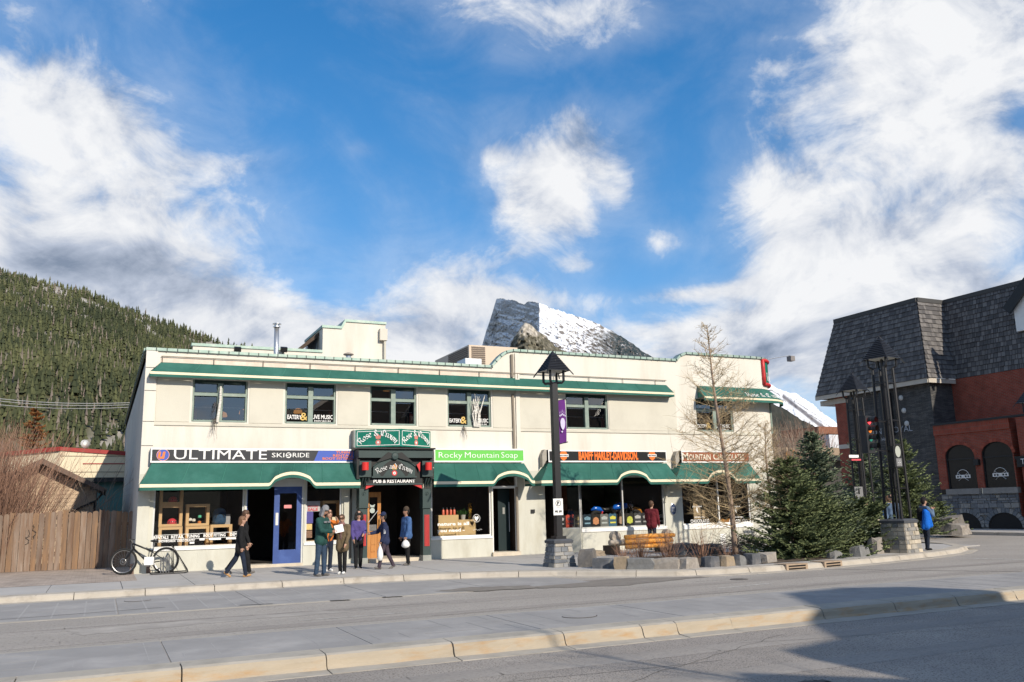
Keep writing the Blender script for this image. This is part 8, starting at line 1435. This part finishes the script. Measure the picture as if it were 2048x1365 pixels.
def person(pos, h, face, label, top, legs, shoe, skin=SKINC, hair=HAIRB, hairstyle='short', la=(5, 8, 15), ra=(5, 8, 15), ll=(0, 4), rl=(0, 4), lean=3, bulk=1.0, hem=.0, hat=None, head=(0, 0), glasses=False, beard=False, zg=.131, scarf=None, inner=None, hood=None, grp='people on the pavement', back=0):
    """arms: (pitch forward, abduction, elbow bend); legs: (hip pitch forward, knee bend)"""
    k = h/1.75; f = np.array((*face, 0.)); f /= np.linalg.norm(f); l = np.array((-f[1], f[0], 0)); u = np.array((0, 0, 1.)); T = thing('person', (pos[0], pos[1], zg), label, 'person', grp)
    dirp = lambda a: f*math.sin(R(a))-u*math.cos(R(a)); pel = np.array((pos[0], pos[1], 0.)); J = {}
    for s, (a, kb) in ((1, ll), (-1, rl)):
        hip = pel+l*s*.088*k; kn = hip+dirp(a)*.435*k; an = kn+dirp(a-kb)*.415*k; J[s] = [hip, kn, an, a-kb]
    low = min(J[1][2][2], J[-1][2][2]); off = zg+.075*k-low; pel = pel+u*off
    for s in J: J[s] = [p+u*off if i < 3 else p for i, p in enumerate(J[s])]
    bk = u*math.cos(R(lean))+f*math.sin(R(lean)); waist = pel+bk*.14*k; chest = pel+bk*.34*k; nb = pel+bk*.50*k; hy, hp = head; hf = f*math.cos(R(hy))+l*math.sin(R(hy)); hu = u*math.cos(R(hp))+hf*math.sin(R(hp)); hf2 = hf*math.cos(R(hp))-u*math.sin(R(hp)); hl = np.cross(hu, hf2); hc = nb+bk*.075*k+hu*.115*k+hf2*.015*k
    B_ = bulk; caps = [(pel+l*.07*k, pel-l*.07*k, .105*k*B_, .105*k*B_, 0 if hem > 0 else 1), (waist+l*.06*k, waist-l*.06*k, .105*k*B_, .105*k*B_, 0), (chest+l*.085*k, chest-l*.085*k, .112*k*B_, .112*k*B_, 0), (pel+l*.05*k, chest+l*.07*k, .11*k*B_, .112*k*B_, 0), (pel-l*.05*k, chest-l*.07*k, .11*k*B_, .112*k*B_, 0), (nb+l*.12*k-bk*.05*k, nb-l*.12*k-bk*.05*k, .068*k*B_, .068*k*B_, 0), (nb-bk*.02*k, nb+bk*.07*k+hf2*.01*k, .055*k, .05*k, 2)]
    if hem > 0: [caps.append((pel+l*s*.055*k, pel+l*s*.06*k-u*hem*k, .115*k*B_, .125*k*B_, 0)) for s in (1, -1)]
    if hem > 0: caps.append((pel+l*.06*k-u*hem*k*.8, pel-l*.06*k-u*hem*k*.8, .10*k*B_, .10*k*B_, 0))
    for s in (1, -1):
        hip, kn, an, ap = J[s]; caps += [(hip, kn, .090*k, .068*k, 1), (kn, an, .068*k, .056*k, 1)]; fd = f*math.cos(R(max(-40, min(25, ap))))+u*math.sin(R(max(-40, min(25, ap)))) ; caps += [(an-fd*.045*k-u*.03*k, an+fd*.13*k-u*.040*k, .040*k, .034*k, 3)]
    HND = []
    for s, (a, ab, eb) in ((1, la), (-1, ra)):
        sh = nb-bk*.055*k+l*s*.165*k*min(B_, 1.15); d = (f*math.sin(R(a))-u*math.cos(R(a)))*math.cos(R(ab))+l*s*math.sin(R(ab)); el = sh+d*.275*k; pitch2 = a+eb; inn = min(35, eb*.33); d2 = (f*math.sin(R(pitch2))-u*math.cos(R(pitch2)))*math.cos(R(inn))-l*s*math.sin(R(inn)); wr = el+d2*.235*k; caps += [(sh, el, .066*k*B_, .056*k*B_, 0), (el, wr, .055*k*B_, .044*k*B_, 0), (wr, wr+d2*.075*k, .030*k, .036*k, 2)]; HND.append((s, wr+d2*.085*k, d2))
    caps += [(hc-hu*.045*k+hf2*.012*k, hc+hu*.035*k-hf2*.004*k, .072*k, .088*k, 2), (hc-hu*.075*k+hf2*.04*k, hc-hu*.02*k+hf2*.035*k, .042*k, .055*k, 2), (hc+hf2*.085*k-hu*.012*k, hc+hf2*.098*k-hu*.028*k, .011*k, .014*k, 2)]
    caps += [(hc+hl*s*.083*k-hu*.005*k, hc+hl*s*.083*k-hu*.03*k, .016*k, .013*k, 2) for s in (1, -1)]
    body = skin_union('body', caps, [top, legs, skin, shoe], T, .0145*k)
    for s, p, d in HND:
        fb = MB(); sid = np.cross(d, l); sid /= np.linalg.norm(sid)+1e-9
        for q in range(4): o = p+sid*(q-1.5)*.017*k; ln = (.065, .074, .07, .055)[q]*k; m1 = o+d*ln*.5; fb.tube([o-d*.02*k, m1, m1+d*ln*.38-l*s*ln*.28], [.0095*k, .009*k, .0075*k], 6)
        o = p-d*.03*k+sid*.03*k; fb.tube([o, o+sid*.025*k+d*.02*k, o+sid*.03*k+d*.05*k], [.011*k, .0105*k, .008*k], 6); fb.build('hand_fingers', skin, T, smooth=True)
    eb_ = MB(); [eb_.lathe([(.001, -.011*k), (.011*k, 0), (.001, .011*k)], hc+hf2*.083*k+hl*s*.032*k+hu*.006*k, 8) for s in (1, -1)]; eb_.build('eyes', HAIRK, T); mb_ = MB(); mb_.obox(hc+hf2*.082*k-hu*.052*k, (.024*k, .006*k, .005*k), hl, hf2, hu); mb_.build('mouth', mat('lips', (.32, .12, .10), .6, 0), T)
    hcap = []
    if hairstyle != 'none':
        hcap = [(hc+hu*.03*k-hf2*.012*k, hc+hu*.035*k-hf2*.02*k, .096*k, .096*k, 0), (hc-hf2*.035*k+hu*.0*k, hc-hf2*.03*k-hu*.035*k, .085*k, .075*k, 0)]
        if hairstyle in ('long', 'curly'): hcap += [(hc-hf2*.03*k+hl*s*.05*k, hc-hf2*.035*k+hl*s*.06*k-hu*.17*k, .066*k, .05*k, 0) for s in (1, -1)]+[(hc-hf2*.05*k, hc-hf2*.06*k-hu*.19*k, .075*k, .055*k, 0)]
        if hairstyle == 'curly': hcap += [(hc+hl*s*.075*k+hu*.02*k, hc+hl*s*.085*k-hu*.12*k, .055*k, .06*k, 0) for s in (1, -1)]
        if hairstyle == 'bob': hcap += [(hc-hf2*.05*k, hc-hf2*.07*k-hu*.10*k, .075*k, .055*k, 0)]
        fr_ = hc+hf2*.125*k; skin_union('hair', hcap, [hair], T, .014*k, smooth_it=3)
    if beard: skin_union('beard', [(hc-hu*.085*k+hf2*.045*k, hc-hu*.065*k+hf2*.055*k, .042*k, .042*k, 0)], [hair], T, .012*k, smooth_it=2)
    if hat:
        m_, kind = hat; hb_ = [(hc+hu*.055*k-hf2*.012*k, hc+hu*.06*k-hf2*.012*k, .099*k, .094*k, 0)]
        if kind == 'cap': hb_ += [(hc+hu*.062*k+hf2*.08*k+hl*s*.03*k, hc+hu*.045*k+hf2*.155*k+hl*s*.025*k, .016*k, .012*k, 0) for s in (1, 0, -1)]
        if kind == 'hood': hb_ += [(hc-hf2*.05*k, hc-hf2*.055*k-hu*.12*k, .085*k, .07*k, 0)]+[(hc-hf2*.0*k+hl*s*.065*k+hu*.03*k, hc+hl*s*.075*k-hu*.13*k, .042*k, .038*k, 0) for s in (1, -1)]
        skin_union('hat' if kind != 'hood' else 'hood', hb_, [m_], T, .012*k, smooth_it=3)
    if glasses: b = MB(); b.obox(hc+hf2*.094*k+hu*.008*k, (.062*k, .008*k, .018*k), hl, hf2, hu); b.build('sunglasses', m_gloss, T)
    if scarf: skin_union('scarf', [(nb+l*.05*k+bk*.02*k+f*.05*k, nb-l*.05*k+bk*.02*k+f*.05*k, .065*k, .065*k, 0), (nb+f*.09*k, chest+f*.105*k-u*.05*k, .055*k, .065*k, 0)], [scarf], T, .014*k, smooth_it=3)
    if inner: skin_union('shirt', [(chest+f*.055*k, waist+f*.065*k-u*.02*k, .072*k, .075*k, 0)], [inner], T, .014*k, smooth_it=3)
    if back: skin_union('backpack', [(chest-f*.17*k+u*.05*k, waist-f*.16*k, .10*k, .11*k, 0)], [cloth('black', (.014, .014, .015))], T, .016*k, smooth_it=3)
    return T, dict(hands={s: p for s, p, d in HND}, nb=nb, chest=chest, f=f, l=l, k=k, pel=pel, waist=waist, hc=hc)
c_blk = cloth('black', (.014, .014, .015)); c_jean = cloth('denim', (.035, .06, .10)); c_djean = cloth('dark_denim', (.018, .025, .042)); c_tan = mat('tan_boot', (.42, .24, .10), .8, .15, 9); c_grn = cloth('green_jacket', (.022, .07, .062)); c_olv = cloth('olive_parka', (.135, .10, .06)); c_wht = mat('white_shoe', (.7, .7, .68), .7, .1, 9); c_pur = cloth('purple_fleece', (.085, .065, .21)); c_nvy = cloth('navy_track', (.025, .033, .075)); c_blu = cloth('blue_jacket', (.06, .125, .28)); c_red = cloth('maroon_puffer', (.13, .018, .025)); c_gbl = cloth('grey_blue_hoodie', (.10, .15, .23)); c_plum = cloth('plum_trousers', (.06, .045, .06)); c_grey = cloth('grey_knit', (.22, .22, .23)); c_gshoe = mat('grey_shoe', (.14, .13, .12), .8, .15, 9)
gp = lambda px, py: onz(px, py, .131)
p = gp(472, 1152); person((p[0]+.22, p[1]+.5), 1.72, (1, -.05), 'person in black walking just behind the one in tan boots', c_blk, c_blk, c_gshoe, hair=HAIRB, ll=(-18, 18), rl=(15, 6), lean=4)
p = gp(478, 1155); person(p, 1.56, (1, -.12), 'person in a loose black jacket, jeans and tan boots walking past the ski shop', c_blk, c_djean, c_tan, hair=HAIRL, hairstyle='bob', ll=(-15, 20), rl=(14, 4), la=(6, 6, 22), ra=(-4, 8, 12), bulk=1.12, hem=.13, lean=3)
p = gp(641, 1153); Tm, gm = person(p, 1.76, (.72, -.69), 'bearded person in a dark green jacket, grey hood and jeans holding a white paper', c_grn, c_jean, c_gshoe, SKIND, HAIRK, 'short', (22, 4, 62), (22, 4, 62), (4, 2), (-4, 2), 4, 1.14, .05, (c_grey, 'hood'), (0, 22), beard=True)
for sg in (1, -1): b = MB(); b.obox(gm['chest']+gm['f']*.145+gm['l']*.085*sg+np.array((0, 0, .06)), (.06, .012, .022), gm['l'], gm['f'], (0, 0, 1)); b.build('chest_strip', MATS['cloth_grey_knit'], Tm)
hm = (gm['hands'][1]+gm['hands'][-1])/2+gm['f']*.05; b = MB(); b.obox(hm+np.array((.02, 0, .07)), (.13, .004, .10), (.9, .3, .15), (.3, -.9, .35), (-.15, .3, .9)); tag(b.build('paper_sheet', m_white), 'white folded paper held by the person in green', 'paper')
p = gp(655, 1143); person(p, 1.66, (.3, -.95), 'person in an orange top half hidden behind the bearded one', cloth('orange_top', (.55, .16, .03)), c_djean, c_wht, SKINC, HAIRB, 'long', (60, 10, 95), (8, 6, 10))
p = gp(684, 1148.5); person(p, 1.53, (-.62, -.78), 'person in an open olive parka and brown scarf reaching toward the paper', c_olv, c_blk, c_wht, SKINC, HAIRB, 'bob', (8, 6, 20), (30, 22, 40), (3, 3), (-3, 4), 3, 1.16, .17, None, (10, 24), scarf=cloth('brown_scarf', (.24, .13, .12)), inner=cloth('mauve_shirt', (.16, .10, .09)))
p = gp(716, 1137); person(p, 1.62, (-.1, -1), 'person with curly black hair and sunglasses in a purple fleece by the pub post', c_pur, c_blk, c_blk, SKINC, HAIRK, 'curly', (10, 6, 60), (6, 8, 20), (-6, 4), (12, 4), 2, 1.0, 0, None, (0, 5), True)
p = gp(770, 1138.5); Tn_, gn = person(p, 1.56, (-.98, .15), 'person in a navy tracksuit and cap reaching for the pub door with a plastic bag', c_nvy, c_plum, c_gshoe, SKIND, HAIRK, 'short', (2, 5, 22), (35, 8, 45), (16, 6), (-12, 14), 5, 1.15, .06, (c_nvy, 'cap'))
def hang_bag(hand, w, h, lab, seed): 
    T = thing('plastic_bag', hand-np.array((0, 0, h+.05)), lab, 'bag', 'white plastic bags'); o = np.array(hand); gg = random.Random(seed); b = MB(); b.lathe([(.02, -h), (w*.8, -h+.02), (w, -h*.72), (w*.85, -h*.4), (w*.35, -h*.16), (w*.12, -.06)], o, 12); b.v = [(p[0]+gg.uniform(-.008, .008), p[1]*1.0+gg.uniform(-.008, .008), p[2]+gg.uniform(-.008, .008)) for p in b.v]; b.build('sack', mat('white_plastic', (.78, .78, .76), .5, .06, 12), T, smooth=True); b = MB(); b.tube([o+np.array((0, 0, -.08)), o+np.array((.02, 0, .01)), o+np.array((-.02, 0, .0)), o+np.array((0, 0, -.09))], .008, 5); b.build('handle', MATS['white_plastic'], T)
hang_bag(gn['hands'][1], .085, .46, 'long white plastic bag carried by the person in navy', 1)
s = gn; b = MB(); sh = s['nb']+s['l']*.16+np.array((0, 0, -.06)); 
for k in range(3): b.tube([s['nb']+s['l']*.245*s['k']+s['f']*(-.02+.018*k)+np.array((0, 0, -.06)), s['nb']+s['l']*.275*s['k']+s['f']*(-.01+.018*k)+np.array((0, 0, -.33*s['k']))], .006, 4)
b.build('sleeve_stripe', m_white, Tn_)
p = gp(814, 1131); Tb_, gb = person(p, 1.68, (-.95, -.1), 'person in a blue jacket and brown beanie standing at the pub step with a bag', c_blu, c_blk, c_gshoe, SKIND, HAIRK, 'short', (4, 8, 14), (2, 8, 14), (2, 3), (-4, 3), 2, 1.2, .03, (cloth('brown_knit', (.07, .05, .035)), 'beanie'))
hang_bag(gb['hands'][1], .12, .26, 'round white plastic bag carried by the person in blue', 2)
person((17.62, 26.15), 1.72, (.85, .5), 'person in a maroon puffer jacket looking into the motorcycle shop', c_red, c_djean, c_gshoe, SKINC, HAIRB, 'short', (8, 6, 25), (8, 6, 25), bulk=1.2, hem=.04, grp='people on the pavement')
p = gp(1857, 1101); Th, gh = person(p, 1.60, (.96, -.30), 'person in grey-blue hoodie and dark cap with bright blue coat over the arm', c_gbl, c_djean, c_blk, SKINC, HAIRK, 'short', (40, 6, 100), (32, 6, 118), (3, 3), (-3, 4), 1, 1.22, .04, (cloth('dark_cap', (.02, .017, .02)), 'cap'), back=1)
T = thing('blue_coat', gh['waist']-gh['l']*.18, 'bright blue coat draped over the arm at the street corner', 'coat'); c0 = gh['waist']-gh['l']*.20-gh['f']*.10; skin_union('cloth', [(c0+np.array((0, 0, .18)), c0-gh['f']*.02-np.array((0, 0, .25)), .085, .12, 0), (c0+gh['f']*.07+np.array((0, 0, .15)), c0+gh['f']*.12-np.array((0, 0, .22)), .07, .085, 0), (c0-gh['f']*.06-np.array((0, 0, .1)), c0-gh['f']*.12-np.array((0, 0, .30)), .07, .05, 0)], [cloth('bright_blue', (.01, .13, .55))], T, .018, smooth_it=2)
person((24.6, 21.9), 1.74, (-.55, -.8), 'person in sunglasses and grey-blue sweater behind the stone pier', c_gbl, c_djean, c_blk, SKINC, HAIRK, 'short', (4, 14, 12), (6, 10, 10), glasses=True, bulk=1.1)
person((25.6, 22.9), 1.70, (.4, .9), 'person with light hair in blue behind the one in sunglasses', c_blu, c_djean, c_blk, SKINC, HAIRL, 'short')
q_ = ony(1729, 1000, 21.6); person((q_[0], 21.6), 1.68, (.9, -.4), 'person in a dark cap and black coat between the spruces', c_blk, c_blk, c_blk, SKINC, HAIRB, 'short', hat=(cloth('dark_cap', (.02, .017, .02)), 'cap'))
